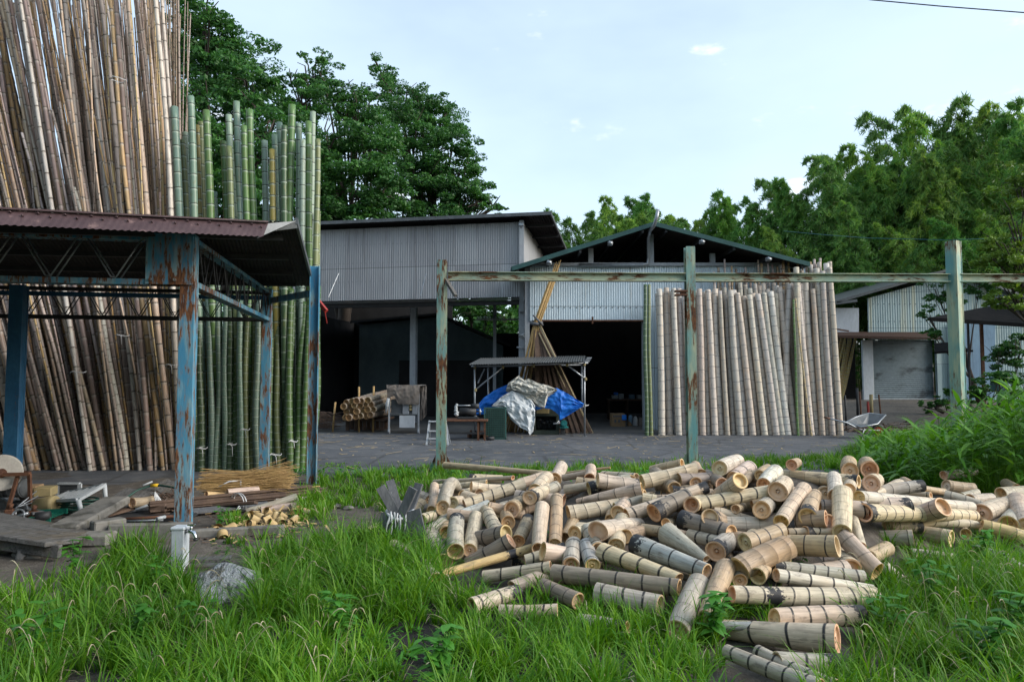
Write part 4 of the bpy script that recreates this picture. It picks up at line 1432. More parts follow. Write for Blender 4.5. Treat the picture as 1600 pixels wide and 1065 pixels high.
# ================================================================ the heap of cut bamboo logs
CR_ = {'A': (640, 700, 5.323), 'B': (880, 700, 5.323), 'C': (1100, 700, 5.323), 'D': (1340, 700, 5.323), 'E': (1000, 860, 4.0),
       'F': (560, 680, 2.767), 'G': (640, 860, 5.196), 'H': (560, 720, 5.915)}
TONE = {'p': (.60, .505, .40), 'c': (.64, .53, .38), 't': (.47, .36, .25), 'g': (.45, .41, .36), 'b': (.42, .43, .44), 'd': (.29, .24, .20), 'y': (.58, .42, .21), 'k': (.58, .465, .38), 'w': (.66, .60, .53)}

# crop, end 1 (nearer the eye or showing its hollow), end 2, diameters, tone, flags (o hollow end, b/B burnt at end 1/2, m burnt middle, w wide joint rings, l long, v curved, n no rings), lift, label
LOGS = [
 ('A', 290, 140, 1230, 215, 55, 38, 't', 'ln', .05, 'long brown bamboo pole lying behind the heap against the near teal post'),
 ('A', 205, 278, 860, 245, 38, 40, 'k', 'ln', 0, 'long split pale bamboo length along the back edge of the heap'),
 ('A', 230, 322, 640, 285, 52, 50, 'p', '', 0, 'pale log lying just below the long split bamboo length'),
 ('A', 512, 320, 750, 335, 95, 70, 'p', 'o', .06, 'pale log with round hollow end facing the teal post base'),
 ('A', 578, 378, 700, 388, 85, 70, 't', 'o', 0, 'dark hollow log end tucked beneath the round pale one by the teal post'),
 ('A', 440, 392, 530, 380, 85, 75, 'c', 'o', 0, 'honey coloured hollow log end right of the curved log'),
 ('A', 275, 495, 395, 345, 125, 90, 'g', 'ov', .03, 'curved grey log arching downward at the left of the heap'),
 ('A', 180, 520, 205, 315, 85, 78, 'k', '', 0, 'narrow upright log just left of the curved grey log'),
 ('A', 358, 455, 470, 440, 105, 90, 'p', 'o', .07, 'log with split membrane in its hollow end below the curved log'),
 ('A', 455, 465, 945, 305, 84, 112, 'p', 'owl', .07, 'long pale log with five dark rings slanting up across the left heap'),
 ('A', 905, 300, 1075, 245, 92, 86, 'k', '', .05, 'ringed log end behind the long slanting log'),
 ('A', 1045, 355, 1140, 250, 125, 118, 'p', '', .08, 'log tilted up with closed rounded end, top of the left heap'),
 ('A', 998, 410, 1150, 428, 125, 105, 'p', 'ob', .12, 'log showing a large round pale hollow end, centre left of the heap'),
 ('A', 848, 510, 965, 485, 140, 110, 't', 'oB', .06, 'tan log with big thick walled hollow end and torn bark'),
 ('A', 820, 620, 790, 540, 120, 100, 't', 'o', 0, 'shadowed log end under the big thick walled one'),
 ('A', 745, 540, 765, 500, 75, 70, 't', 'o', 0, 'small log end peeping left of the thick walled one'),
 ('A', 382, 858, 393, 590, 142, 122, 'g', 'oB', .05, 'grey log pointing at the viewer with round pale hollow end at the lower left'),
 ('A', 500, 850, 555, 575, 122, 122, 'p', '', 0, 'pale blunt ended log standing right of the grey one pointing forward'),
 ('A', 730, 705, 640, 520, 125, 108, 'p', 'w', .06, 'thickly ringed log slanting up to the left beside the leafy weed'),
 ('A', 1072, 840, 1105, 490, 118, 122, 'k', '', .08, 'smooth pale log standing steeply in the middle of the left heap'),
 ('A', 1210, 800, 1225, 420, 112, 104, 't', '', .03, 'steep brownish log right of the smooth pale steep one'),
 ('A', 905, 770, 985, 590, 112, 104, 't', 'B', .02, 'scorched tan log leaning beside the slant cut one'),
 ('A', 845, 768, 500, 955, 135, 118, 'd', 'owl', .06, 'dark weathered log with pale slanted hollow cut, lower left heap'),
 ('A', 1030, 830, 270, 1045, 82, 70, 'y', 'mln', .03, 'long thin yellowish log scorched along its middle, lower left'),
 ('A', 172, 715, 285, 945, 138, 150, 'p', 'w', .02, 'broad pale log with broken corner beside the weathered board bundle'),
 ('A', 95, 592, 320, 548, 92, 85, 'p', 'ow', .04, 'short log with hollow end nearest the weathered board bundle'),
 ('A', 440, 512, 160, 690, 98, 96, 'g', '', 0, 'grey log with splintered end below the split membrane log'),
 ('A', 650, 462, 470, 525, 74, 70, 'b', '', .03, 'slim bluish log piece beneath the long slanting log'),
 ('A', 300, 700, 290, 640, 110, 100, 't', '', -.05, 'shaded log deep behind the grey log pointing forward'),
 ('A', 105, 470, 20, 535, 128, 120, 't', '', 0, 'blunt log end behind the weathered boards'),
 ('A', 75, 930, 215, 1090, 112, 116, 'g', 'w', .02, 'grey mossy log lying in grass at the lower left corner of the heap'),
 ('A', 1300, 345, 1390, 330, 84, 70, 'p', 'n', .04, 'split pale log half behind the large round pale hollow end'),
 ('A', 1225, 315, 1160, 345, 96, 90, 'g', '', .03, 'small ringed log between two tilted logs at the left crest'),
 ('A', 1290, 750, 1340, 650, 110, 100, 't', '', -.03, 'log in shadow under the weeds near the middle'),
 ('A', 960, 935, 1250, 850, 92, 112, 'p', 'wB', .03, 'pale log with dark burnt far end above the front grass'),
 ('A', 1175, 985, 620, 1065, 100, 100, 'p', 'ow', .04, 'slant cut pale log at the front left with two broad rings'),
 ('B', 30, 205, 390, 160, 22, 20, 't', 'ln', .03, 'thin stick lying over the back crest of the heap'),
 ('B', 0, 245, 215, 205, 56, 50, 'k', 'n', 0, 'split bamboo length at the back crest'),
 ('B', 218, 250, 228, 168, 92, 88, 'k', '', .06, 'short upright stub at the back crest'),
 ('B', 330, 225, 610, 238, 72, 64, 'p', 'w', 0, 'slim log lying behind the broken mouthed grey log'),
 ('B', 212, 340, 560, 268, 122, 112, 'g', 'ob', .06, 'grey log with chipped hollow mouth and burnt collar'),
 ('B', 135, 312, 250, 290, 88, 80, 'p', 'o', .02, 'round pale log end left of the chipped mouth log'),
 ('B', 565, 262, 470, 250, 84, 80, 't', 'o', .02, 'tan hollow log end facing right behind the chest high pale log'),
 ('B', 655, 278, 1105, 178, 118, 122, 'p', 'o', .11, 'large clean pale log with dark hollow end at the crest below the middle post'),
 ('B', 735, 188, 830, 165, 82, 80, 't', '', 0, 'rounded log behind the large clean crest log'),
 ('B', 660, 345, 115, 445, 130, 52, 'k', 'l', .06, 'pinkish log tapering to the left under the crest log'),
 ('B', 42, 541, 600, 450, 128, 118, 'p', 'ol', .06, 'long pale log with amber hollow end lying across the middle'),
 ('B', 720, 410, 540, 462, 88, 84, 'g', 'w', .01, 'grey ringed log behind the twin hollow ends'),
 ('B', 455, 540, 570, 480, 130, 110, 'k', 'o', .05, 'left one of twin hollow log ends in the middle of the heap'),
 ('B', 395, 595, 420, 560, 95, 90, 't', 'o', 0, 'small log end below the twin hollow ends'),
 ('B', 525, 558, 1190, 325, 118, 104, 'p', 'olBw', .07, 'long pale log rising to the right with burnt top end, right of the twins'),
 ('B', 752, 538, 1035, 395, 150, 118, 'd', 'obw', .08, 'dark burnt log with ragged hollow end below the long rising log'),
 ('B', 922, 330, 790, 378, 114, 106, 'd', 'o', .02, 'dark log with orange cut face facing right near the crest'),
 ('B', 440, 815, 490, 600, 142, 135, 'p', '', .05, 'steep pale log under the twin hollow ends'),
 ('B', 290, 845, 200, 680, 128, 122, 'g', 'w', .04, 'bluish grey ringed log slanting left of the steep pale log'),
 ('B', 95, 710, 385, 640, 132, 118, 'p', 'o', .05, 'log with warm flat hollow end above the twin grey logs'),
 ('B', 65, 975, 85, 800, 145, 135, 'g', 'w', .04, 'left one of two stubby grey logs standing at the front'),
 ('B', 245, 975, 190, 795, 128, 118, 'b', 'w', .05, 'right one of two stubby grey logs standing at the front'),
 ('B', 325, 862, 960, 1085, 152, 104, 'c', 'lw', .07, 'beige blunt log tapering to the right in the front middle'),
 ('B', 1196, 1022, 600, 802, 124, 172, 'b', 'olwB', .12, 'large grey log with white hollow end and burnt thick end, front centre'),
 ('B', 860, 705, 1190, 920, 180, 62, 'g', 'wn', .09, 'cone shaped log tapering down to the right, centre of the heap'),
 ('B', 985, 592, 1400, 700, 165, 130, 'd', 'bwl', .08, 'heavily charred log lying right of the cone shaped one'),
 ('B', 1065, 470, 1250, 575, 138, 84, 'c', 'o', .13, 'log with bright tilted disc end above the charred log'),
 ('B', 1130, 462, 1770, 350, 108, 104, 'c', 'lw', .10, 'long cream log lying across the middle with four thin rings'),
 ('B', 1105, 290, 1010, 288, 104, 80, 'd', 'o', .02, 'shadowed log end under the right end of the crest log'),
 ('B', 1320, 296, 1210, 305, 108, 92, 'd', 'o', .03, 'dark log with pale cut face pierced by a small hole'),
 ('B', 1150, 215, 1100, 210, 90, 80, 't', 'o', 0, 'log end half hidden behind the crest log'),
 ('B', 645, 672, 745, 685, 100, 95, 't', 'B', .0, 'short log with splintered end among weeds under the dark log'),
 ('B', 850, 620, 980, 610, 76, 70, 'p', 'ow', .02, 'small ringed log behind the cone shaped one'),
 ('B', 1050, 725, 1260, 770, 110, 95, 'g', 'wB', .02, 'grey log with black rings under the charred log'),
 ('B', 1150, 880, 930, 850, 84, 84, 'p', 'bw', .01, 'log with burnt splintered end under the cone shaped one'),
 ('B', 780, 985, 1010, 1060, 72, 70, 'd', '', -.03, 'dark log in the gap under the large grey log'),
 ('C', 128, 168, 395, 243, 132, 112, 'w', 'o', .06, 'white skinned log with orange rimmed end at the right crest'),
 ('C', 465, 228, 540, 205, 92, 84, 't', 'o', .02, 'tan round log end at the crest right of the white skinned log'),
 ('C', 495, 305, 595, 195, 120, 128, 'w', '', .07, 'ringed whitish log leaning up right at the crest'),
 ('C', 728, 138, 845, 170, 92, 72, 't', 'o', .03, 'log with cracked end, farthest back on the crest'),
 ('C', 1288, 278, 648, 228, 112, 106, 'c', 'olb', .10, 'long pale crest log with burnt spotted hollow right end'),
 ('C', 222, 322, 340, 312, 96, 84, 'p', 'o', .04, 'pale log end below the white skinned log'),
 ('C', 315, 290, 425, 305, 84, 72, 't', 'o', .02, 'small orange log end between the white skinned log and the ringed whitish one'),
 ('C', 612, 360, 725, 318, 162, 128, 'p', 'o', .11, 'log with the widest round tan hollow end, upper right heap'),
 ('C', 478, 512, 645, 640, 148, 122, 'g', 'o', .11, 'grey log slanting down right with big cream hollow end'),
 ('C', 640, 610, 832, 338, 124, 122, 'k', 'l', .09, 'smooth lilac grey log slanting up right without open end'),
 ('C', 862, 572, 922, 395, 150, 112, 't', 'owb', .06, 'ringed log with orange cut end and charred edge facing down'),
 ('C', 1032, 612, 820, 655, 128, 96, 'd', 'o', .09, 'greenish grey log with white oval hollow end facing right'),
 ('C', 1010, 372, 1000, 352, 112, 100, 't', 'o', .02, 'shadowed log end with a small hole behind the upright pair'),
 ('C', 1092, 400, 1080, 248, 124, 116, 'w', '', .12, 'short whitish log standing on the split yellow log'),
 ('C', 1145, 700, 1150, 375, 150, 158, 'c', '', .10, 'upright cracked yellowish log at the right of the heap'),
 ('C', 1150, 715, 1400, 985, 140, 160, 'k', 'l', .08, 'broad pale log sloping down right from the upright cracked one'),
 ('C', 1240, 600, 1305, 820, 88, 86, 'p', '', .02, 'slim log behind the upright cracked one'),
 ('C', 1205, 345, 1215, 320, 110, 104, 'p', '', .05, 'stubby log behind the short whitish standing one'),
 ('C', 1112, 812, 690, 805, 172, 164, 't', 'ol', .10, 'thick tan log with torn white hollow end facing right'),
 ('C', 700, 815, 300, 1000, 192, 200, 't', 'l', .08, 'very thick tan log slanting down left under the round orange one'),
 ('C', 338, 785, 650, 678, 158, 124, 't', 'ow', .14, 'ringed tan log with round orange hollow end lying on the thick one'),
 ('C', 95, 858, 290, 812, 172, 152, 'g', 'ob', .09, 'burnt grey log with wide dark hollow end, right of the large grey one'),
 ('C', 260, 505, 440, 575, 76, 92, 'c', 'o', .05, 'small cream log left of the big cream hollow end'),
 ('C', 75, 512, 510, 645, 72, 88, 'p', 'olB', .05, 'long pale log with open left end and black right end'),
 ('C', 400, 468, 610, 432, 92, 92, 't', 'w', .02, 'log lying in shadow below the widest round hollow end'),
 ('C', 700, 695, 960, 692, 62, 60, 'p', '', .0, 'thin log lying above the thick tan one'),
 ('C', 1310, 962, 820, 935, 88, 84, 'k', 'ol', .03, 'pinkish log with ragged end above the striped burnt log'),
 ('C', 1215, 188, 1205, 170, 138, 120, 't', 'o', .10, 'round orange log end at the right crest'),
 ('D', 100, 178, 60, 165, 146, 130, 't', 'o', .10, 'round whitish log end with orange rim, highest on the right crest'),
 ('D', 113, 292, 180, 272, 142, 120, 'p', 'o', .08, 'round pale log end just below the highest right one'),
 ('D', 345, 315, 140, 372, 122, 60, 'p', '', .05, 'ringed log tapering left behind the long pale right log'),
 ('D', 430, 318, 395, 310, 104, 92, 't', 'o', .04, 'hollow orange log end right of the ringed tapering log'),
 ('D', 10, 405, 935, 492, 108, 98, 'w', 'ol', .12, 'longest pale smooth log at the right with hollow left end'),
 ('D', 55, 535, 965, 560, 152, 92, 'c', 'olbw', .10, 'log with burnt spotted collar below the longest smooth one'),
 ('D', 610, 392, 430, 385, 54, 50, 'p', 'ow', .02, 'small ringed log behind the longest smooth one'),
 ('D', 478, 590, 985, 640, 128, 72, 'p', 'ol', .07, 'log with deep hollow left end wrapped by creeping vine'),
 ('D', 462, 742, 25, 742, 132, 104, 'g', 'ol', .06, 'grey log with specked rim facing right in the right heap'),
 ('D', 780, 750, 290, 668, 142, 92, 'p', 'ol', .05, 'pale log with wide straw filled hollow end facing forward right'),
 ('D', 900, 712, 800, 680, 92, 82, 'p', 'ow', .02, 'small hollow log end beside the straw filled one'),
 ('D', 1030, 540, 1270, 460, 158, 132, 'p', 'o', .06, 'ringed log with large pale hollow end at the far right'),
 ('D', 1030, 642, 1390, 752, 112, 140, 'y', 'o', .08, 'yellow log with broken end below the large right one'),
 ('D', 1255, 635, 1340, 530, 150, 130, 'g', 'o', .04, 'hollow log half hidden at the right edge'),
 ('D', 1400, 640, 1330, 440, 130, 150, 'k', '', .07, 'steep smooth log cut by the right edge of the photo'),
 ('D', 720, 392, 960, 462, 92, 90, 'g', '', .02, 'grey log lying in weeds behind the right heap'),
 ('D', 860, 405, 990, 372, 72, 70, 'g', '', 0, 'weathered log end in weeds, right of the grey one'),
 ('D', 930, 430, 1040, 425, 100, 96, 'g', '', .01, 'mossy log behind the large pale right hollow end'),
 ('D', 735, 312, 905, 332, 104, 100, 't', '', 0, 'half rotted log in tall weeds behind the right heap'),
 ('D', 715, 225, 970, 190, 72, 66, 'g', '', 0, 'grey log farthest back under the tall grass'),
 ('D', 1190, 375, 1400, 362, 98, 100, 'g', '', 0, 'grey log in the weeds at the right edge'),
 ('D', 1230, 290, 1320, 330, 76, 70, 'k', '', 0, 'pale log fragment in weeds near the right edge'),
 ('D', 245, 830, 90, 905, 118, 118, 't', '', .03, 'short tan log sloping into the grass at the right front'),
 ('D', 450, 875, 690, 905, 84, 80, 'g', 'w', .0, 'mossy grey log sunk in grass, right front'),
 ('D', 990, 850, 1210, 920, 104, 96, 'b', 'wB', .01, 'blackened log sunk in grass at the far right front'),
 ('D', 1210, 895, 1400, 1025, 92, 90, 'w', '', .02, 'bleached log sloping into grass at the right edge'),
 ('D', 960, 960, 1160, 985, 84, 84, 'p', '', -.01, 'pale log mostly buried in the right front grass'),
 ('D', 200, 960, 305, 1045, 92, 90, 'w', 'n', .0, 'small bleached log by the end of the broad sloping one'),
 ('D', 545, 338, 645, 352, 62, 58, 't', '', 0, 'small tan log in the weeds behind the right heap'),
 ('E', 245, 230, -540, 142, 102, 112, 'd', 'olw', .10, 'long grey log lying across the front centre with hollow right end'),
 ('E', 410, 425, 535, 110, 112, 130, 't', 'l', .07, 'tan log sloping down to the front left of the charred front log'),
 ('E', 235, 500, 370, 200, 138, 132, 'g', 'l', .05, 'grey log sloping down into grass below the white hollow end'),
 ('E', 625, 188, 570, 172, 88, 80, 'g', 'o', .02, 'narrow hollow log end between the sloping tan log and the thick one'),
 ('E', 735, 160, 850, 152, 104, 100, 't', 'o', .05, 'log with thick orange hollow end above the charred front log'),
 ('E', 830, 92, 1392, 160, 70, 76, 'g', 'lbw', .05, 'striped log with burnt left end, third from the front right'),
 ('E', 850, 152, 1440, 248, 84, 78, 'w', 'olw', .04, 'bluish white log with four dark rings above the charred front log'),
 ('E', 575, 270, 1455, 290, 102, 124, 'p', 'lmw', .07, 'long front log with a broad black charred band'),
 ('E', 1385, 405, 838, 425, 122, 122, 'k', 'lbw', .04, 'log with white mould and burnt right end below the charred front log'),
 ('E', 1235, 555, 460, 518, 178, 104, 'p', 'olw', .05, 'big front log with wide hollow end facing right'),
 ('E', 840, 472, 555, 468, 56, 50, 'b', '', 0, 'bluish log behind the big front log'),
 ('E', 545, 630, 1130, 860, 88, 118, 'g', 'lw', .05, 'nearest grey log slanting to the bottom edge'),
 ('E', 735, 630, 1230, 850, 84, 92, 'g', 'lw', .02, 'second grey log slanting to the bottom edge beside the nearest'),
 ('E', 1262, 712, 1010, 700, 132, 120, 'g', 'bw', .0, 'mottled burnt log under the big front log'),
 ('G', 505, 450, 885, 325, 138, 112, 'p', 'wB', .04, 'pale log with torn burnt far end in the front left grass'),
 ('G', 725, 492, 1200, 482, 112, 104, 'p', 'lw', .02, 'pale log half sunk in grass at the front left'),
 ('F', 800, 650, 950, 715, 66, 72, 'd', '', .02, 'dark brown log sunk behind front grass'),
 ('F', 1030, 682, 1305, 735, 92, 90, 'g', 'wl', .02, 'grey ringed log mostly hidden by grass below the long grey one'),
 ('F', 955, 800, 1050, 812, 60, 50, 'w', 'nB', .0, 'splintered pale stump in the front grass'),
 ('F', 1330, 655, 1190, 640, 80, 74, 't', '', -.03, 'shaded log under the right end of the long grey one'),
 ('H', 85, 640, 290, 545, 52, 46, 'p', 'o', .0, 'split log piece lying left of the weathered boards'),
 ('H', 110, 690, 240, 640, 58, 54, 'g', 'w', .0, 'ringed log piece in front of the split one by the boards'),
]


def hit(px, py, r, lift):
    """where the sight line meets the top layer of the heap"""
    d = ray(px, py)
    u = px
    prev = None
    Y = 3.2
    while Y < 14:
        z = HEYE + d.z / d.y * Y
        if z <= heap(u, Y) + r + lift: break
        Y += .02
    return Y


def log_mesh(name, L, r1, r2, tone, fl, seed):
    R = random.Random(seed)
    seg = 24
    wide = 'w' in fl
    rs_ = 1.0 if wide else R.choice((1.0, .8, .5, .35))
    hh = R.uniform(.0042, .006) if wide else R.uniform(.0018, .0034)
    nodes = []
    if 'n' not in fl:
        z = R.uniform(.03, .09)
        sp = R.uniform(.11, .21)
        while z < L - .02:
            nodes.append(z)
            z += sp * R.uniform(.9, 1.1)
    lp = [(0, 1, 0)]
    for z in nodes: lp += [(z - hh * 2.2, 1, 0), (z - hh, 1.01, rs_), (z + hh, 1.014, rs_), (z + hh * 2.2, .997, 0)]
    k = 0
    while k < L:
        if all(abs(k - z) > .03 for z in nodes): lp.append((k, 1, 0))
        k += .05
    lp.append((L, 1, 0))
    lp = sorted({round(max(0, min(L, l[0])), 4): l for l in lp if -.001 <= l[0] <= L + .001}.items())
    lp = [(z, l[1], l[2]) for z, l in lp]
    bend = (.22 * L if 'v' in fl else R.uniform(-.012, .012))
    ell, ph = R.uniform(.0, .05), R.uniform(0, 6.28)
    rough1, rough2 = (R.uniform(.0, .02), R.uniform(.0, .03))
    cut1, cut2 = R.uniform(-.12, .12), R.uniform(-.3, .3)
    V, ring, char = [], [], []
    lumps = [(R.uniform(0, 6.28), R.uniform(.004, .014), R.choice((2, 3))) for _ in range(2)]
    def pt(z, rk, j):
        t = z / L
        a = 2 * math.pi * j / seg
        r = lerp(r1, r2, t) * rk * (1 + ell * math.cos(2 * a + ph) + sum(m * math.cos(n * a + p + z * 3) for p, m, n in lumps))
        zz = z + (.006 * math.sin(a + ph + z * 9) + .004 * math.sin(2 * a + z * 5)) * (1 if .03 < z < L - .03 else 0)
        if t < .5: zz += (cut1 * r1 * math.cos(a + ph)) * max(0, 1 - z / .06)
        else: zz += (cut2 * r2 * math.cos(a)) * max(0, 1 - (L - z) / .06)
        return (r * math.cos(a), r * math.sin(a) + bend * (1 - (2 * t - 1) ** 2 if 'v' in fl else math.sin(math.pi * t)), zz)
    jw = [R.uniform(-1, 1) for _ in range(seg)]
    for z, rk, rg in lp:
        for j in range(seg):
            V.append(pt(z, rk, j)); ring.append(rg)
            c = 0.0
            if 'b' in fl: c = max(c, 1 - z / .16)
            if 'B' in fl: c = max(c, 1 - (L - z) / .18)
            if 'm' in fl: c = max(c, 1.0 - abs(z - L * .26) / .10)
            char.append(max(0, c))
    n = len(lp)
    Q = [(i * seg + j, i * seg + (j + 1) % seg, (i + 1) * seg + (j + 1) % seg, (i + 1) * seg + j) for i in range(n - 1) for j in range(seg)]
    body = (V, Q, ring, char)
    ends = []
    for e in (0, 1):
        z0 = 0 if e == 0 else L
        dr = 1 if e == 0 else -1
        wall = R.uniform(.76, .86)
        dep = R.choice((.012, .018, .025, .035, .07)) if e == 0 else R.uniform(.012, .04)
        EV, rim = [], []
        prof = [(1.0, 0, 1.0), (.965, -.001, .7), (lerp(1, wall, .5), -.001, .15), (wall, 0, .45), (wall * .97, dep * .55, .5), (wall * .93, dep, .6), (wall * .6, dep * 1.06 + .004, .1), (wall * .25, dep * 1.0, 0)]
        for kk, dz, rm in prof:
            for j in range(seg):
                p = pt(z0, kk * (1.0 if kk < 1 else 1), j)
                w_ = pt(z0, 1, j)
                EV.append((p[0], p[1], p[2] * 1 + dr * dz if kk > .9 else z0 + (p[2] - z0) * (kk if kk < wall else 1) + dr * dz)); rim.append(rm)
        m = len(prof)
        EQ = [(i * seg + j, i * seg + (j + 1) % seg, (i + 1) * seg + (j + 1) % seg, (i + 1) * seg + j) for i in range(m - 1) for j in range(seg)]
        if e == 0: EQ = [q[::-1] for q in EQ]
        cx = np.mean([EV[(m - 1) * seg + j] for j in range(seg)], axis=0)
        EV.append(tuple(cx)); rim.append(.25)
        b = len(EV) - 1
        ET = [((m - 1) * seg + j, (m - 1) * seg + (j + 1) % seg, b) for j in range(seg)]
        ends.append((EV, EQ, ET, rim))
    return body, ends


def make_log(p1, p2, r1, r2, tone, fl, label, seed, up=None):
    L = (p2 - p1).length
    body, ends = log_mesh('log', L, r1, r2, tone, fl, seed)
    col = jit(tone, .07)
    o = np_mesh('bamboo_log', body[0], body[1], None, MT['bamboo_log'], None, True, {'ring': body[2], 'char': body[3], 'bloom': np.zeros(len(body[0]))})
    o.color = (*col, 1)
    d = (p2 - p1).normalized()
    if 'v' in fl:
        y = (Vector((0, 0, 1)) - d * d.z).normalized()
        x = y.cross(d)
        o.rotation_mode = 'QUATERNION'
        o.rotation_quaternion = Matrix((x, y, d)).transposed().to_quaternion()
        o.location = p1
    else: aim(o, p1, p2, random.uniform(0, 6.28))
    tag(o, label, 'bamboo log', 'cut bamboo logs heaped on the ground')
    for e in ends:
        c = np_mesh('cut_end', e[0], e[1], e[2], MT['bamboo_cut'], o, False, {'rim': e[3]})
        k = 1.04 if tone[0] > .5 else .95 if tone[0] > .4 else .82
        c.color = (k * U(1.02, 1.25), k * U(.98, 1.18), k * U(.95, 1.2), 1)
    return o


for i, (cr, a1, b1_, a2, b2_, d1, d2, tone, fl, lift, lab) in enumerate(LOGS):
    ox, oy, s = CR_[cr]
    x1_, y1_, x2_, y2_ = ox + a1 / s, oy + b1_ / s, ox + a2 / s, oy + b2_ / s
    d1, d2 = d1 / s, d2 / s
    Y1 = hit(x1_, y1_, .07, lift)
    Y1 = hit(x1_, y1_, d1 * Y1 / F / 2, lift)
    p1 = P(x1_, y1_, Y1)
    r1 = d1 * Y1 / F / 2
    lm = 1.9 if 'l' in fl else .72
    Y2 = hit(x2_, y2_, .07, lift * .8)
    p2 = P(x2_, y2_, Y2)
    if (p2 - p1).length > lm:
        best = None
        for k in range(-60, 400):
            q = P(x2_, y2_, Y1 + (Y2 - Y1) * k / 340)
            e = abs((q - p1).length - lm) + .0006 * abs(k - 340)
            if best is None or e < best[0]: best = (e, q)
        p2 = best[1]
    if (p2 - p1).length < .34:                     # an end seen nearly straight on: run the log back into the heap
        q = (p2 - p1)
        v = Vector((q.x, max(q.y, 0), 0)) + Vector((p1.x, p1.y, 0)).normalized() * .5
        v.z = -.03 + U(-.05, .08)
        if 'o' not in fl: v = q.normalized() * .36
        p2 = p1 + v.normalized() * U(.42, .62) if 'o' in fl else p1 + v
    if 'o' in fl:                                  # an end whose hollow shows is turned a little towards the eye
        for _k in range(40):
            if (p1 - p2).normalized().dot((Vector((0, 0, HEYE)) - p1).normalized()) > .26: break
            d_ = ray(x2_, y2_)
            q = p2 + d_ * .02
            if q.z < .03: q.z = .03
            p2 = q
    Yb = max(2.5, p2.y)
    r2 = d2 * Yb / F / 2
    r1, r2 = min(max(r1, .012), .115), min(max(r2, .012), .115)
    make_log(p1, p2, r1 * 1.0, r2 * 1.0, tuple(x * k_ for x, k_ in zip(TONE[tone], (1.04, 1.04, .97))), fl, lab, 500 + i)


# logs one only glimpses in the gaps of the heap
DONE = [(CR_[c][0] + x / CR_[c][2], CR_[c][1] + y / CR_[c][2], l) for c, x, y, *_r, l in LOGS]
R15 = random.Random(8)
used_lab = set()
nf = 0
while nf < 72:
    x, y = R15.uniform(660, 1560), R15.uniform(742, 900)
    if x > 1340 and y > 830: continue
    if y < 770 and x > 1400: continue
    near = sorted((((x - a) ** 2 + (y - b) ** 2), l) for a, b, l in DONE)
    lab = next((l for d_, l in near[:9] if len(l.split()) <= 11 and l not in used_lab), None)
    if lab is None: continue
    used_lab.add(lab)
    r = R15.uniform(.055, .08)
    Yh = hit(x, y, r, -.055)
    p1 = P(x, y, Yh)
    a = R15.uniform(0, 6.28)
    v = Vector((math.cos(a), .55 * math.sin(a) + .3, R15.uniform(-.05, .16))).normalized() * R15.uniform(.35, .6)
    tn = R15.choice('ptgdkct')
    make_log(p1, p1 + v, r, r * R15.uniform(.85, 1.1), TONE[tn], 'o' + R15.choice(('', '', 'w', 'b', 'B')), 'half hidden log under the ' + lab, 1500 + nf)
    nf += 1
# ================================================================ things standing in the yard
def pline(pts, t):
    """point at fraction t along a polyline"""
    pts = [Vector(p) for p in pts]
    ln = [0]
    for a, b in zip(pts, pts[1:]): ln.append(ln[-1] + (b - a).length)
    s = t * ln[-1]
    for i in range(len(pts) - 1):
        if s <= ln[i + 1] + 1e-9:
            return lerp(pts[i], pts[i + 1], (s - ln[i]) / max(1e-9, ln[i + 1] - ln[i]))
    return pts[-1]


def drape(mb, up, lo, Y, bulge, fold, seed, nu=40, nv=28, th=.006):
    """cloth hung between two outlines given on the photograph at distance Y, with folds of real depth"""
    R = random.Random(seed)
    fr_ = [(R.uniform(4, 11), R.uniform(-5, 5), R.uniform(0, 6.28), R.uniform(.4, 1)) for _ in range(5)]
    from mathutils import noise as mn
    def fn(u, v, back=0):
        a, b = pline([(*p, 0) for p in up], u), pline([(*p, 0) for p in lo], u)
        q = lerp(a, b, v)
        d = -bulge * math.sin(math.pi * min(1, v * .85 + .1)) * (.4 + .6 * math.sin(math.pi * (.1 + .8 * u)))
        # sharp creases: ridged noise at three sizes, plus hanging folds
        w = Vector((u * 3.1 + seed, v * 2.3, seed * .7))
        d += fold * (1.6 * abs(mn.noise(w)) + 1.1 * abs(mn.noise(w * 2.3 + Vector((5, 1, 2)))) + .6 * abs(mn.noise(w * 5.1)) - 1.0)
        d += fold * .45 * abs(math.sin((7 + seed % 5) * u + 2.0 * v + seed))
        return P(q.x, q.y, Y + d + back)
    mb.grid(lambda u, v: fn(u, v), nu, nv)
    mb.grid(lambda u, v: fn(1 - u, v, th), nu, nv)


# --- pipe canopy
cp = thing('pipe_canopy', 'scaffold pipe canopy with a dark corrugated sheet roof over the tarped machine', 'canopy', (0, 19.3, 0))
YC = 19.3
pts = {'fl': (G(745, 684), P(742, 572, YC)), 'fr': (G(917, 681), P(913, 567, YC)), 'bl': (P(764, 660, 21), P(763, 572, 21)), 'br': (P(913, 660, 21), P(909, 570, 21))}
for k in pts:
    b, t = pts[k]
    b = Vector((t.x, t.y, 0))
    mb = MB()
    mb.tube([b, t + Vector((0, 0, .05))], .026, 10)
    mb.box(b + Vector((0, 0, .008)), (.13, .13, .016))
    mb.build('post', MT['steel'], cp)
mb = MB()
fl, fr2, bl, br = (pts[k][1] for k in ('fl', 'fr', 'bl', 'br'))
for a, b in ((fl, fr2), (bl, br), (fl, bl), (fr2, br)):
    d = (b - a).normalized() * .1
    mb.tube([a - d - Vector((0, .03, 0)), b + d - Vector((0, .03, 0))], .024, 8)
mb.build('rail', MT['steel'], cp)
mb = MB()
for a, b in ((P(743, 609, YC - .04), P(786, 573, YC - .04)), (P(915, 592, YC - .04), P(886, 570, YC - .04)), (P(747, 598, 19.6), P(757, 577, 20.9)), (P(912, 588, 19.6), P(910, 577, 20.8))):
    mb.tube([a, b], .022, 8)
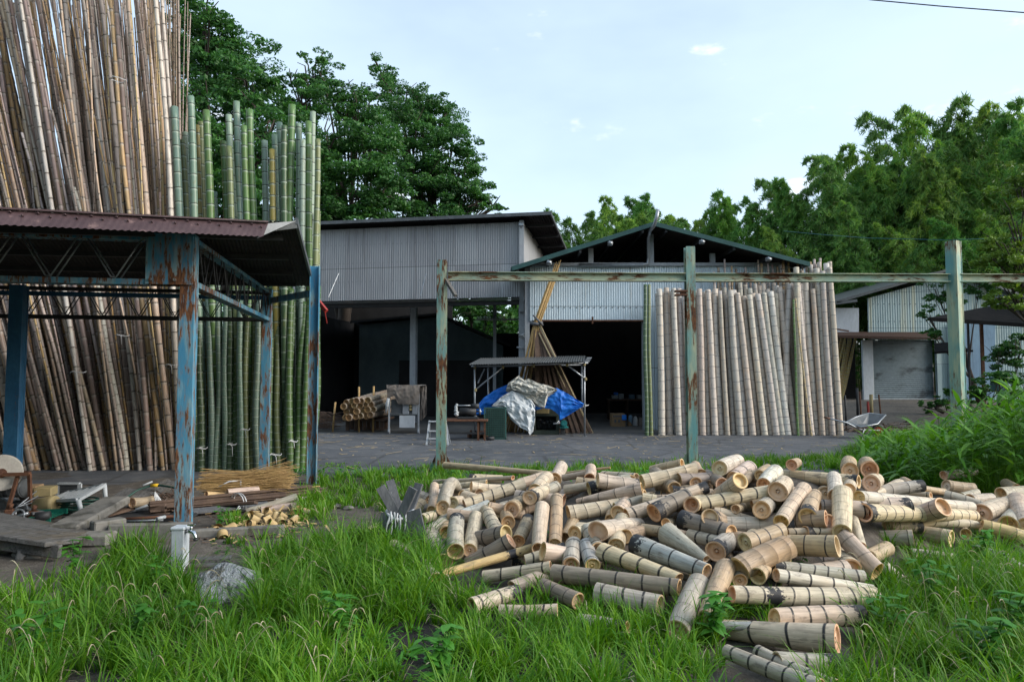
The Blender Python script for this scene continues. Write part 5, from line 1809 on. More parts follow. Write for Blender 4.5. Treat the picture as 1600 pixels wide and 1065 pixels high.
mb.build('brace', MT['steel'], cp)
mb = MB()
for px, py in ((743, 609), (786, 573), (915, 592), (886, 570), (742, 574), (834, 571), (913, 569)):
    mb.box(P(px, py, YC - .06), (.07, .07, .09), bev=.012)
mb.build('clamp', MT['cream_paint'], cp)
a, b, c, d = P(732, 570, 18.9), P(914, 565.5, 18.9), P(920, 556.5, 20.9), P(751, 560, 20.9)
mb = MB()
mb.corrugated(a, b - a, d - a + Vector((0, 0, .0)), (0, 0, 1), .07, .012, 3)
mb.corrugated(a + Vector((0, 0, .012)), b - a, d - a, (0, 0, 1), .07, .012, 3)
rs = mb.build('roof_sheet', MT['grey_metal'], cp)
mb = MB()
for t in (0.0, .3, .6): mb.box(lerp(b, c, t) + Vector((.05, .05, .02)), (.14, .3, .03))
mb.build('end_cap', MT['grey_steel_paint'], rs)

# --- machine under tarpaulins
mc = thing('machine', 'dark green machine with cream top on a pallet beneath tarpaulins', 'machine', G(852, 683))
YM = 19.9
def mbox(mb, x0, y0, x1, y1, Y, dep, bev=.01):
    p, q = P(x0, y0, Y), P(x1, y1, Y)
    mb.box(((p.x + q.x) / 2, Y + dep / 2, (p.z + q.z) / 2), (abs(q.x - p.x), dep, abs(p.z - q.z)), bev=bev)
mb = MB()
for r in ((833, 636, 874, 650), (833, 672, 874, 681), (833, 650, 837, 672), (869, 650, 874, 672)): mbox(mb, *r, YM, .9)
mbox(mb, 837, 650, 869, 672, YM + .3, .5)
mb.build('body', MT['machine_green'], mc)
mb = MB()
mbox(mb, 838, 632, 858, 646, YM - .06, .3)
mb.build('top_box', MT['cream_paint'], mc)
mb = MB()
for k in range(9):
    x = 840 + k * 3.4
    mb.tube([P(x, 652, YM + .25), P(x + 1, 670, YM + .25)], .035, 6)
for k in range(5): mb.tube([P(840 + k * 6, 655 + (k % 3) * 4, YM + .2), P(846 + k * 6, 656 + (k % 2) * 5, YM + .2)], .05, 8)
mb.build('gearing', MT['dark_steel'], mc)
mb = MB()
mb.tube([P(881, 661, YM - .25), P(881, 661, YM + .25)], .10, 14)
mb.tube([P(881, 661, YM - .30), P(881, 661, YM - .25)], .07, 12)
mbox(mb, 875, 666, 888, 669, YM - .2, .4)
mt_ = mb.build('motor', MT['motor_teal'], mc)
mb = MB()
mb.tube([P(879, 679, YM - .05), P(879, 679, YM + .05)], .085, 12)
mbox(mb, 876, 668, 883, 676, YM - .04, .08)
mb.build('caster', MT['dark_steel'], mc)
mb = MB()
for k in range(4): mbox(mb, 817, 680.5, 866, 685, YM - .35 + k * .3, .18, .005)
for x in (818, 840, 860): mbox(mb, x, 685, x + 4, 687, YM - .3, .9, .004)
tag(mb.build('wood_pallet', MT['wood_brown']), 'low brown timber pallet under the silver tarpaulin', 'pallet')

mb = MB()
drape(mb, [(794, 600), (773, 609), (756, 621), (746, 633), (743, 641)], [(798, 634), (785, 634), (766, 640), (757, 647), (744, 649)], 19.5, .10, .06, 3)
drape(mb, [(855, 606), (871, 606), (886, 614), (897, 621), (913, 631)], [(848, 637), (862, 639), (873, 648), (874, 657), (912, 634)], 19.5, .10, .06, 5)
drape(mb, [(790, 602), (811, 597), (840, 602), (858, 608)], [(794, 634), (811, 640), (840, 640), (852, 636)], 19.75, .1, .02, 7)
bt_ = tag(mb.build('blue_tarpaulin', MT['blue_tarp']), 'bright blue tarpaulin spread like two wings over the machine', 'tarpaulin')
for q0, q1 in (((744, 649), (739, 657)), ((873, 657), (870, 660)), ((912, 632), (917, 634))):
    mb = MB()
    a = P(*q0, 19.4)
    for k in range(3): mb.tube([a, a + Vector((U(-.05, .05), -.03, -.06)), P(*q1, 19.4) + Vector((U(-.1, .1), 0, U(-.06, .04)))], .009, 5)
    mb.build('tie_rope', MT['white_cord'], bt_)
mb = MB()
drape(mb, [(794, 598), (801, 593), (811, 586), (819, 594), (826, 591), (840, 598), (857, 602), (870, 608)], [(790, 611), (801, 615), (812, 622), (826, 628), (842, 636), (851, 637), (856, 620), (871, 610)], 19.3, .22, .12, 11, 80, 56)
drape(mb, [(797, 597), (811, 590), (826, 596), (850, 603)], [(800, 608), (815, 612), (832, 617), (853, 614)], 19.05, .10, .08, 13, 50, 24)
tag(mb.build('canvas_tarpaulin', MT['grey_tarp']), 'crumpled dirty grey canvas piled on top of the blue tarpaulin', 'tarpaulin')
mb = MB()
drape(mb, [(768, 634), (784, 619), (800, 610), (816, 616), (831, 625), (836, 634)], [(769, 635), (789, 637), (798, 655), (812, 667), (825, 673), (828, 680), (833, 674), (836, 655)], 19.15, .12, .07, 17, 70, 50)
tag(mb.build('silver_tarpaulin', MT['silver_tarp']), 'silvery white tarpaulin hanging to a point in front of the machine', 'tarpaulin')

# --- green mesh crate
YK = 18.4
ck = thing('mesh_crate', 'tall green wire mesh crate beside the silver tarpaulin', 'crate', G(776, 686))
p0, p1_ = P(757, 685, YK), P(790, 637, YK)
wx, wz, dp = p1_.x - p0.x, p1_.z - p0.z, .6
mb = MB()
for k in range(12):
    t = k / 11
    mb.bar((p0.x + wx * t, YK, p0.z), (p0.x + wx * t, YK, p1_.z), .012, .012, (0, 1, 0))
    mb.bar((p0.x + wx, YK + dp * t, p0.z), (p0.x + wx, YK + dp * t, p1_.z), .012, .012, (0, 1, 0))
for k in range(18):
    z = p0.z + wz * k / 17
    mb.bar((p0.x, YK - .012, z), (p0.x + wx, YK - .012, z), .012, .012)
    mb.bar((p0.x + wx + .012, YK, z), (p0.x + wx + .012, YK + dp, z), .012, .012)
mb.build('mesh', MT['crate_green'], ck)
mb = MB()
mb.box((p0.x + wx / 2, YK + dp / 2 + .02, (p0.z + p1_.z) / 2), (wx - .05, dp - .06, wz - .04))
mb.build('liner', MT['machine_green'], ck)
mb = MB()
for z in (p0.z, p1_.z):
    mb.bar((p0.x - .02, YK, z), (p0.x + wx + .02, YK, z), .04, .03)
    mb.bar((p0.x + wx, YK, z), (p0.x + wx, YK + dp, z), .04, .03)
for x in (p0.x, p0.x + wx): mb.bar((x, YK, -.0), (x, YK, p1_.z), .03, .04, (0, 1, 0))
mb.build('frame', MT['crate_green'], ck)

# --- rusty work table with bench machine
YT = 18.0
tb = thing('work_table', 'low rusty brown steel work table in front of the tall shed', 'table', G(728, 688))
a, b = P(690, 657, YT), P(762, 655.5, YT)
mb = MB()
mb.box(((a.x + b.x) / 2, YT + .35, a.z), (b.x - a.x, .75, .05), bev=.008)
mb.build('top', MT['rust_steel'], tb)
for x in (a.x + .08, b.x - .08, b.x - .25):
    for y in (YT + .05, YT + .62):
        mb = MB()
        mb.bar((x, y, 0), (x, y, a.z - .03), .05, .05, (0, 1, 0))
        mb.build('leg', MT['rust_steel'] if x > a.x + .5 else MT['dark_steel'], tb)
mb = MB()
mb.bar((a.x + .1, YT + .05, .2), (b.x - .1, YT + .05, .2), .04, .05)
mb.bar((a.x + .1, YT + .02, .2), (a.x + .1, YT + .66, .2), .04, .05)
mb.bar((b.x - .1, YT + .02, .2), (b.x - .1, YT + .66, .2), .04, .05)
mb.build('stretcher', MT['dark_steel'], tb)
bg_ = thing('bench_grinder', 'dark double ended bench machine on the rusty work table', 'machine', P(728, 652, YT + .2))
z0 = a.z + .025
xm = P(730, 640, YT).x
mb = MB()
mb.box((xm, YT + .3, z0 + .03), (.55, .22, .06), bev=.01)
mb.tube([(xm - .22, YT + .3, z0 + .2), (xm + .22, YT + .3, z0 + .2)], .10, 14)
mb.tube([(xm + .10, YT + .3, z0 + .34), (xm + .3, YT + .3, z0 + .34)], .07, 12)
mb.build('body', MT['dark_steel'], bg_)
for s in (-1, 1):
    mb = MB()
    mb.tube([(xm + s * .22, YT + .3, z0 + .2), (xm + s * .30, YT + .3, z0 + .2), (xm + s * .301, YT + .3, z0 + .2), (xm + s * .34, YT + .3, z0 + .2), (xm + s * .341, YT + .3, z0 + .2), (xm + s * .37, YT + .3, z0 + .2)], [.02, .02, .085, .085, .02, .02], 14)
    mb.build('grinding_wheel', MT['steel'], bg_)
mb = MB()
mb.tube([(xm - .3, YT + .28, z0 + .36), (xm + .1, YT + .28, z0 + .36)], .018, 8)
mb.build('guard_bar', MT['steel'], bg_)
mb = MB()
for k in range(6):
    mb.tube([(xm - .33 + k % 2 * .03, YT + .2, z0 + .1 + k * .05), (xm - .30 + U(-.03, .03), YT + .2, z0 + .16 + k * .05)], [.05 - k * .003, .06 - k * .006], 9)
tag(mb.build('cloth', MT['plastic_white']), 'crumpled white cloth perched on the bench machine', 'cloth')
for i, (px, py) in enumerate(((742, 685), (752, 684), (760, 686), (766, 688), (735, 684), (748, 679))):
    mb = MB()
    p = G(px, py)
    if i % 2: mb.tube([p + Vector((-.1, 0, .05)), p + Vector((.1, .05, .06))], .05, 9)
    else:
        mb.box(p + Vector((0, 0, .06)), (.16, .14, .12), .5 * i, bev=.02)
        mb.tube([p + Vector((0, 0, .12)), p + Vector((.02, 0, .22))], .03, 8)
    tag(mb.build('scrap_casting', MT['rust_steel'] if i % 3 else MT['dark_steel']), ['rusty scrap block with a peg under the work table end', 'short dark scrap tube below the work table', 'scrap block by the crate foot', 'rusty scrap tube lying farthest right of the table', 'dark scrap block left of the table legs', 'rusty tube behind the scrap under the table'][i], 'scrap metal', 'scrap metal under the work table')

# --- white step ladder behind the near teal post
lx = thing('step_ladder', 'white step ladder half hidden behind the left teal post', 'ladder', G(678, 694))
YL = 16.9
for (xa, xb) in ((671, 666.5), (696, 700)):
    mb = MB()
    b_ = P(xb, 694, YL); b_.z = 0
    mb.bar(b_, P(xa, 657, YL + .15), .045, .03, (0, 1, 0))
    b2_ = b_ + Vector((0, .55, 0))
    mb.bar(b2_, P(xa, 657, YL + .2), .04, .025, (0, 1, 0))
    mb.build('rail', MT['pvc_white'], lx)
for yy, k in ((658, .14), (673, .08), (685, .03)):
    mb = MB()
    mb.box((P(684, yy, YL + k).x, YL + k, P(684, yy, YL + k).z), (.44, .12, .025))
    mb.build('tread', MT['pvc_white'], lx)

# --- cart under a brown cover
ct = thing('covered_cart', 'steel leg cart under a ragged grey brown cloth in front of the tall shed', 'cart', G(635, 679))
YQ = 20.3
q = lambda x, y, Y=YQ: P(x, y, Y)
for x in (608, 654):
    for Y in (YQ, YQ + .8):
        mb = MB()
        p = q(x, 660, Y)
        mb.bar((p.x, Y, .1), (p.x, Y, 1.2), .05, .05, (0, 1, 0))
        mb.tube([(p.x - .03, Y, .07), (p.x + .03, Y, .07)], .07, 12)
        mb.build('leg', MT['grey_steel_paint'], ct)
mb = MB()
mbox(mb, 611, 624, 652, 646, YQ + .05, .7)
mbox(mb, 608, 645, 654, 649, YQ - .02, .85)
mb.build('cabinet', MT['grey_metal'], ct)
mb = MB()
mbox(mb, 629, 630, 639, 647, YQ - .03, .04)
mbox(mb, 644, 630, 652, 647, YQ - .03, .04)
mb.build('panel', MT['grey_steel_paint'], ct)
mb = MB()
mbox(mb, 624, 649, 648, 668, YQ - .06, .03, .006)
mb.build('board', MT['house_white'], ct)
mb = MB()
for y in (634, 639): mb.tube([q(641.5, y, YQ - .05), q(641.5, y, YQ)], .04, 10)
mb.build('knob', MT['cream_paint'], ct)
mb = MB()
drape(mb, [(604, 602), (618, 601), (640, 601), (656, 602)], [(605, 622), (616, 618), (622, 631), (655, 632)], YQ - .1, .05, .03, 21, 40, 16)
drape(mb, [(654, 602), (660, 602), (667, 603)], [(651, 650), (659, 657), (667, 648)], YQ + .3, .12, .04, 23, 24, 24)
mb.grid(lambda u, v: P(604 + 62 * u, 602 - .5 * math.sin(u * 9), YQ - .1 + 1.0 * v) * 1 + Vector((0, 0, 0.02 * math.sin(13 * u + 5 * v))), 16, 8)
mb.build('cover', MT['brown_cover'], ct)
mb = MB()
mb.tube([q(607, 622, YQ - .2), q(605, 632, YQ - .2), q(603, 645, YQ - .2)], [.04, .05, .02], 8)
mb.build('rag', MT['plastic_white'], ct)

# --- stack of lying bamboo, cut ends to the front left
for i in range(23):
    row, k = divmod(i, 6)
    ex = 538 + k * 8.2 + (row % 2) * 3.5 + U(-1.5, 1.5)
    ey = 652 - row * 8.0 + U(-1.2, 1.2) - k * .9
    end = P(ex, ey, 20.3 + U(-.12, .12))
    back = P(lerp(603, 640, k / 6), 640 - row * 8.5 - k * 1.2, 24.2)
    put_pole('lying_bamboo_pole', pm[i % 6], 5, back, end, U(1.0, 1.25), jit((.34, .28, .21)), f'brown pole in the lying stack by the cart, {["bottom", "second", "third", "top"][row]} layer, {ordn[k]} from left', 'bamboo pole', 'bamboo poles lying beside the covered cart')
for i, (xa, ya, xb, yb) in enumerate(((561, 604, 561, 660), (584, 603, 583, 660), (524, 628, 520, 662))):
    mb = MB()
    t, b_ = P(xa, ya, 20.9), P(xb, yb, 20.9)
    b_.z = 0
    mb.tube([b_, t], .03, 8)
    tag(mb.build('wooden_stake', MT['straw']), ['tan stake standing left of centre in the lying bamboo stack', 'tan stake standing at the right of the lying bamboo stack', 'short tan stake left of the lying bamboo stack'][i], 'stake')
mb = MB()
for i in range(10):
    x = lerp(540, 600, i / 9)
    mbox(mb, x, 656, x + 5, 672, 21.0 + (i % 2), .12, .004)
mbox(mb, 535, 655, 602, 658, 20.9, 1.6)
tag(mb.build('timber_trestle', MT['wood_brown']), 'dark timber trestle carrying the lying bamboo stack', 'trestle')
mb = MB()
for i in range(150):
    p = P(U(488, 524), U(643, 668), U(20.8, 23)); p.z = max(.03, p.z)
    d = Vector((U(-1, 1), U(-.4, .4), U(-.12, .12))) * U(.2, .5)
    mb.bar(p - d, p + d, .04, .012)
tag(mb.build('bamboo_scraps', MT['wood_brown']), 'heap of brown split bamboo scraps beyond the road beside the blue shed', 'scrap heap', kind='stuff')

# --- standing bundle of long canes, crossed like a tent, with a fan of split slats
bd = thing('cane_bundle', 'tall tied bundle of tan canes and brown slats splayed like a tent', 'bundle', G(865, 672))
kn = P(838, 503, 21.0)
mb = MB()
for i in range(15):
    b_ = P(lerp(788, 822, i / 14) + U(-2, 2), 672, 20.8 + U(-.2, .4)); b_.z = 0
    kk = kn + Vector((U(-.10, .10), U(-.08, .08), U(-.1, .1)))
    up_ = (kk - b_).normalized()
    L_ = [3.6, 5.4, 4.4, 5.0, 4.0][i % 5] + U(-.2, .2)
    tp = b_ + up_ * (kk - b_).length * (1 + .0) + Vector((.36, .0, 1)).normalized() * (L_ * .38)
    mb.tube([b_, kk, tp], [.03, .026, .018], 6)
cn_ = mb.build('canes', MT['straw'], bd)
mb = MB()
for i in range(64):
    t = i / 63
    bx = lerp(826, 924, t) + U(-2, 2)
    b_ = P(bx, 674, 20.6 + U(-.25, .25)); b_.z = .02
    top = P(lerp(834, 856, t) + U(-1.5, 1.5), lerp(512, 530, t) + U(0, 16) - 6 * math.sin(t * 3.1), 21.0 + U(-.1, .1))
    mb.bar(b_, top, .075, .012, (0, 1, 0))
mb.build('slats', MT['wood_brown'], bd)
mb = MB()
for (bx, ty) in ((924, 503), (926, 508), (918, 520)):
    b_ = P(bx, 673, 20.45); b_.z = 0
    mb.tube([b_, P(842, ty, 20.9)], [.03, .022], 6)
mb.build('outer_canes', MT['dry_stalk'], bd)
mb = MB()
mb.tube([kn + Vector((.16 * math.cos(a), .16 * math.sin(a), .05 * math.sin(a * 1.0) - .02)) for a in np.linspace(0, 6.28, 14)], .05, 7)
mb.tube([kn + Vector((-.1, -.15, .2)), kn + Vector((.2, -.18, -.12))], .035, 6)
mb.build('rope_tie', MT['wood_dark'], bd)

# --- boxes in the dark doorway
mb = MB()
mbox(mb, 956, 646, 977, 667, 23.2, .5, .008)
bx = thing('cardboard_box', 'cardboard box standing on the floor inside the dark doorway', 'box', G(967, 667))
mb.build('body', MT['cardboard'], bx)
mb = MB()
mbox(mb, 958, 649, 970, 651, 23.18, .01, 0)
mbox(mb, 960, 655, 963, 660, 23.18, .01, 0)
mbox(mb, 966, 655, 969, 660, 23.18, .01, 0)
mb.build('printing', MT['wood_dark'], bx)
mb = MB()
mbox(mb, 972, 648, 979, 656, 23.1, .08, .01)
tag(mb.build('blue_packet', MT['blue_tarp']), 'blue and white packet leaning on the cardboard box', 'packet')
for i, (x0, y0, x1_, y1_, m, lab) in enumerate(((982, 648, 988, 655, 'house_blue', 'light blue bag near the cardboard box'), (989, 650, 996, 666, 'plastic_white', 'whitish sack in the dark doorway'), (997, 652, 1004, 667, 'brown_cover', 'brown sack beside the doorway jamb'), (980, 657, 987, 667, 'cardboard', 'small brown carton right of the cardboard box'))):
    mb = MB()
    c = P((x0 + x1_) / 2, (y0 + y1_) / 2, 23.6)
    w_, h_ = (x1_ - x0) / F * 23.6, (y1_ - y0) / F * 23.6
    mb.tube([c + Vector((0, 0, -h_ / 2 - .15)), c + Vector((0, 0, -h_ / 4)), c + Vector((.01, 0, h_ / 4)), c + Vector((0, 0, h_ / 2))], [w_ * .5, w_ * .56, w_ * .5, w_ * .25], 10, jit=.08)
    tag(mb.build('sack' if i else 'bag', MT[m]), lab, 'sack')
sf = thing('storage_shelf', 'dim shelf with white and blue goods deep inside the gabled shed', 'shelf', P(985, 640, 27))
mb = MB()
mbox(mb, 950, 623, 1010, 626, 27, .6)
for x in (951, 980, 1008): mbox(mb, x, 626, x + 2, 655, 27, .6)
mb.build('frame', MT['wood_brown'], sf)
for (x0, y0, x1_, y1_, m) in ((957, 617, 966, 623, 'plastic_white'), (967, 615, 975, 623, 'plastic_white'), (984, 616, 992, 623, 'house_blue'), (960, 613, 966, 617, 'blue_tarp'), (996, 617, 1003, 623, 'plastic_white')):
    mb = MB()
    mbox(mb, x0, y0, x1_, y1_, 27.05, .3, .02)
    tag(mb.build('carton', MT[m]), {957: 'left whitish carton on the dim shelf', 967: 'taller whitish carton in mid shelf', 984: 'dusky blue carton on the dim shelf', 960: 'bright blue carton lying on a whitish one on the shelf', 996: 'whitish carton nearest the doorway jamb on the shelf'}[x0], 'carton', 'cartons on the dim shelf')

# --- wheelbarrow
wb = thing('wheelbarrow', 'grey wheelbarrow with red wheel beside the pale bamboo stack', 'wheelbarrow', G(1352, 682))
YW = 18.7
rim = [P(1322, 659, YW), P(1345, 667, YW - .35), P(1371, 662, YW - .25), P(1384, 648, YW + .25), P(1358, 645, YW + .5), P(1338, 651, YW + .4)]
cen = P(1354, 668, YW + .1)
bot = [cen + (p - cen) * .45 + Vector((0, 0, -.12)) for p in rim]
for p in bot: p.z = .36
mb = MB()
n = len(rim)
for lift_, flip in ((0, 0), (.012, 1)):
    vs = [p + Vector((0, 0, lift_)) for p in rim + bot]
    fc = [(i, (i + 1) % n, n + (i + 1) % n, n + i) for i in range(n)] + [tuple(range(n, 2 * n))]
    mb.add(vs, [f[::-1] for f in fc] if flip else fc)
tr = mb.build('tray', MT['grey_metal'], wb)
mb = MB()
mb.tube(rim + [rim[0]], .018, 6)
mb.build('rim', MT['steel'], tr)
mb = MB()
for a, k in ((P(1289, 652, YW - .3), 0), (P(1307, 655, YW + .3), 1)):
    y0 = (-.3, .3)[k]
    mb.tube([a, P(1323, 660, YW + y0), P(1345, 671, YW + y0 * .8), P(1374, 672, YW + y0 * .25)], .02, 8)
mb.build('handle_frame', MT['steel'], wb)
mb = MB()
for a, k in ((P(1289, 652, YW - .3), 0), (P(1307, 655, YW + .3), 1)):
    d = (P(1323, 660, YW) - P(1300, 654, YW)).normalized()
    mb.tube([a - d * .02, a + d * .14], .026, 8)
mb.build('grip', MT['rust_steel'], wb)
mb = MB()
for y0 in (-.24, .24):
    t = P(1350, 668, YW + y0)
    mb.tube([t, Vector((t.x - .06, t.y, .01)), Vector((t.x + .04, t.y, .01))], .018, 8)
    mb.build('leg', MT['steel'], wb) if y0 > 0 else None
wc = P(1372, 675, YW); wc.z = .19
mb = MB()
ringp = [wc + Vector((.16 * math.cos(a), 0, .16 * math.sin(a))) for a in np.linspace(0, 2 * math.pi, 25)]
mb.tube(ringp, .035, 8, False)
wh = mb.build('wheel', MT['dark_steel'], wb)
mb = MB()
mb.tube([wc + Vector((0, -.03, 0)), wc + Vector((0, .03, 0))], .125, 18)
mb.tube([wc + Vector((0, -.12, 0)), wc + Vector((0, .12, 0))], .02, 8)
mb.build('rim', MT['red_paint'], wh)

# --- posts and rods near the workshop
for i, (xa, ya, xb, yb, Y, m, r, lab) in enumerate(((1320, 617, 1322, 652, 21.5, 'dark_steel', .03, 'dark iron rod next to the pale bamboo stack'), (1339, 606, 1340, 640, 25, 'dark_steel', .05, 'thick dark rod left of the roller shutter'), (1343, 611, 1345, 645, 24, 'rust_steel', .03, 'rusty rod before the pale door jamb'),
                                              (1373, 616, 1376, 640, 24.5, 'rust_steel', .03, 'bent rusty rod in front of the roller shutter'), (1356, 627, 1356, 641, 25, 'red_paint', .045, 'red stub post beside the white one before the shutter'))):
    mb = MB()
    t, b_ = P(xa, ya, Y), P(xb, yb, Y)
    b_.z = gz(b_.x, Y) - .05
    mb.tube([b_, lerp(b_, t, .5) + Vector((.01, 0, 0)), t], r, 8)
    tag(mb.build('iron_rod', MT[m]), lab, 'rod')
mb = MB()
t = P(1361, 616, 25); b_ = Vector((t.x, 25, gz(t.x, 25) - .02))
mb.tube([b_, t], .06, 12)
mb.tube([b_, b_ + Vector((0, 0, .22)), b_ + Vector((0, 0, .3))], [.10, .09, .06], 12)
tag(mb.build('marker_post', MT['cream_paint']), 'short cream post with wrapped foot in front of the roller shutter', 'post')
mb = MB()
for i in range(90):
    p = G(U(1322, 1420), U(641, 668))
    p = P(U(1322, 1425), 650, U(19.6, 23)); p.z = gz(p.x, p.y) + U(.02, .2)
    d = Vector((U(-1, 1), U(-.5, .5), U(-.15, .15))) * U(.1, .45)
    mb.bar(p - d, p + d, U(.03, .1), .02)
tag(mb.build('debris', MT['wood_brown']), 'low heap of brown timber debris behind the wheelbarrow', 'debris', kind='stuff')

# chips and leaves blown over the asphalt
mb = MB()
R30 = random.Random(91)
for k in range(420):
    Y = R30.uniform(11.9, 20.3)
    X = R30.uniform(-.40, .56) * Y
    p = Vector((X, Y, .008))
    d = Vector((R30.uniform(-1, 1), R30.uniform(-1, 1), 0)).normalized() * (R30.uniform(.02, .10) if k % 6 else R30.uniform(.1, .3))
    mb.bar(p - d, p + d + Vector((0, 0, R30.uniform(0, .015))), R30.uniform(.01, .035), .004)
tag(mb.build('bamboo_chips', MT['dry_stalk']), 'pale bamboo chips scattered over the asphalt', 'chips', kind='stuff')
# ================================================================ clutter under and around the blue shed
# grindstone on a rusty stand
Yg = 8.35
gs = thing('grindstone', 'pale grindstone wheel on a rusty angle iron stand at the left edge', 'grindstone', G(10, 806))
c = P(3, 738, Yg)
mb = MB()
ax = Vector((.55, -.83, 0))
mb.tube([c - ax * .045, c - ax * .04, c + ax * .04, c + ax * .045], [.205, .215, .215, .205], 36)
wl = mb.build('wheel', MT['stone_wheel'], gs)
mb = MB()
mb.tube([c - ax * .2, c + ax * .12], .018, 8)
mb.tube([c + ax * .046, c + ax * .075], .055, 14)
mb.build('hub', MT['rust_steel'], wl)
mb = MB()
tz = P(20, 742, Yg).z
for a, b in ((P(-30, 742, Yg - .1), P(46, 740, Yg)), (P(-30, 738, Yg + .4), P(46, 738, Yg + .4)), (P(46, 740, Yg), P(46, 738, Yg + .4))): mb.bar(a, b, .04, .04)
mb.build('top_frame', MT['rust_steel'], gs)
for a, b in ((P(28, 742, Yg), P(9, 806, Yg - .15)), (P(46, 740, Yg), P(48, 790, Yg + .1)), (P(-20, 742, Yg), P(-22, 806, Yg)), (P(-20, 738, Yg + .4), P(-22, 790, Yg + .4))):
    b.z = 0
    mb = MB()
    mb.bar(a, b, .035, .035, (0, 1, 0))
    mb.build('leg', MT['rust_steel'], gs)
mb = MB()
p = P(8, 762, Yg + .15)
mb.tube([p + Vector((-.2, 0, 0)), p + Vector((.25, 0, 0))], .10, 16)
for k in range(7): mb.tube([p + Vector((-.2 + k * .07, 0, 0)), p + Vector((-.18 + k * .07, 0, 0))], .115, 16)
mb.build('motor', MT['grey_metal'], gs)

# cream boxes and engine bits behind the frame
items = [(30, 760, 50, 775, 8.6, .25, 'cardboard', 'shabby_carton', 'shabby brown carton lying behind the grindstone stand', 'carton'),
         (50, 762, 74, 776, 8.5, .22, 'cream_paint', 'cream_box', 'dented cream box right of the grindstone stand', 'box'),
         (60, 778, 78, 802, 8.3, .2, 'cream_paint', 'oil_can', 'cream drum on its side beside the plastic stool', 'drum')]
for x0, y0, x1_, y1_, Y, dp_, m, nm, lab, cat in items:
    mb = MB()
    if nm == 'oil_can':
        c = P((x0 + x1_) / 2, (y0 + y1_) / 2, Y)
        mb.tube([c + Vector((-.13, .05, -.02)), c + Vector((-.1, .05, -.02)), c + Vector((.13, -.02, .03)), c + Vector((.15, -.02, .03))], [.09, .10, .10, .09], 16)
    else:
        p, q_ = P(x0, y0, Y), P(x1_, y1_, Y)
        mb.box(((p.x + q_.x) / 2, Y + dp_ / 2, (p.z + q_.z) / 2), (q_.x - p.x, dp_, p.z - q_.z), .25, bev=.008)
    o = mb.build(nm, MT[m])
    tag(o, lab, cat)
for i in range(9):
    px, py = [(22, 790), (34, 798), (45, 785), (40, 775), (56, 790), (15, 800), (66, 808), (28, 806), (52, 803)][i]
    p = P(px, py, G(px, py + 8).y)
    mb = MB()
    if i % 3 == 0: mb.tube([p + Vector((-.07, 0, 0)), p + Vector((.06, .05, .02))], [.06, .045], 12)
    elif i % 3 == 1:
        mb.tube([p + Vector((.07 * math.cos(a), .03 * math.sin(a), .07 * math.sin(a))) for a in np.linspace(0, 6.28, 16)], .012, 6)
        mb.tube([p, p + Vector((.1, .03, .03))], .02, 8)
    else:
        mb.box(p, (.11, .09, .08), .4 * i, bev=.01)
        mb.tube([p + Vector((0, 0, .04)), p + Vector((.02, 0, .1))], .025, 8)
    tag(mb.build('engine_scrap', MT[['dark_steel', 'steel', 'rust_steel'][i % 3]]), ['dark casting at the foot of the grindstone stand', 'bright metal ring with stub right of the stand leg', 'rusty block with a peg behind the stand leg', 'dark casting under the cream box', 'bright ring in front of the cream drum', 'rusty block nearest the plank ramp end', 'dark casting beside the green crate', 'bright ring low by the stand leg', 'rusty block left of the cream drum'][i], 'scrap metal', 'engine scrap by the grindstone')
mb = MB()
for k in range(3): mb.tube([P(20 + k * 4, 797 - k * 3, 8.2), P(58 + k * 2, 766 + k * 8, 8.5)], .008, 6)
tag(mb.build('wire_rods', MT['steel']), 'thin bright rods leaning across the engine scrap', 'rods')
mb = MB()
c = P(58, 812, 8.0)
for k in range(6): mb.bar(c + Vector((-.12 + k * .055, -.06, .0 + k * .004)), c + Vector((-.06 + k * .055, .14, .06)), .03, .012)
mb.bar(c + Vector((-.14, -.06, 0)), c + Vector((.2, -.07, .02)), .02, .06)
mb.bar(c + Vector((-.10, .14, .06)), c + Vector((.26, .13, .08)), .02, .06)
tag(mb.build('plastic_crate', MT['green_plastic']), 'broken green plastic crate lying by the plank ramp', 'crate')
c = P(86, 800, 8.5)

# the white plastic stool lying with a hose coil under it
st2 = thing('plastic_stool', 'dirty white plastic stool lying over a coil of green hose', 'stool', G(120, 812))
tp = [P(77, 783, 8.3), P(125, 783, 7.95), P(163, 757, 8.2), P(128, 770, 8.7)]
tp = [P(78, 782, 8.45), P(122, 780, 8.0), P(163, 757, 8.5), P(110, 768, 9.0)]
bt = [P(88, 812, 8.45), P(130, 808, 8.0), P(166, 789, 8.5), P(112, 800, 9.0)]
mb = MB()
for i in range(4):
    a, b = tp[i], tp[(i + 1) % 4]
    mb.bar(a, b, .05, .035)
for k in range(4):
    mb.bar(lerp(tp[0], tp[1], (k + 1) / 5), lerp(tp[3], tp[2], (k + 1) / 5), .045, .02)
mb.build('seat', MT['plastic_white'], st2)
for a, b in zip(tp, bt):
    mb = MB()
    mb.tube([a, lerp(a, b, .5), b], [.028, .026, .022], 10)
    mb.build('leg', MT['plastic_white'], st2)
mb = MB()
for i in range(4): mb.bar(bt[i] + Vector((0, 0, .02)), bt[(i + 1) % 4] + Vector((0, 0, .02)), .035, .02)
mb.build('lower_ring', MT['plastic_white'], st2)
mb = MB()
cc = P(122, 796, 8.45)
pts = []
for k in range(150):
    a = k * .33
    r = .17 + .03 * math.sin(k * .9)
    pts.append(cc + Vector((r * 1.15 * math.cos(a), r * .9 * math.sin(a), -.09 + k * .0016)))
mb.tube(pts, .011, 6)
tag(mb.build('hose_coil', MT['green_hose']), 'coil of dark green hose under the plastic stool', 'hose')
mb = MB()
c = P(92, 795, 8.6)
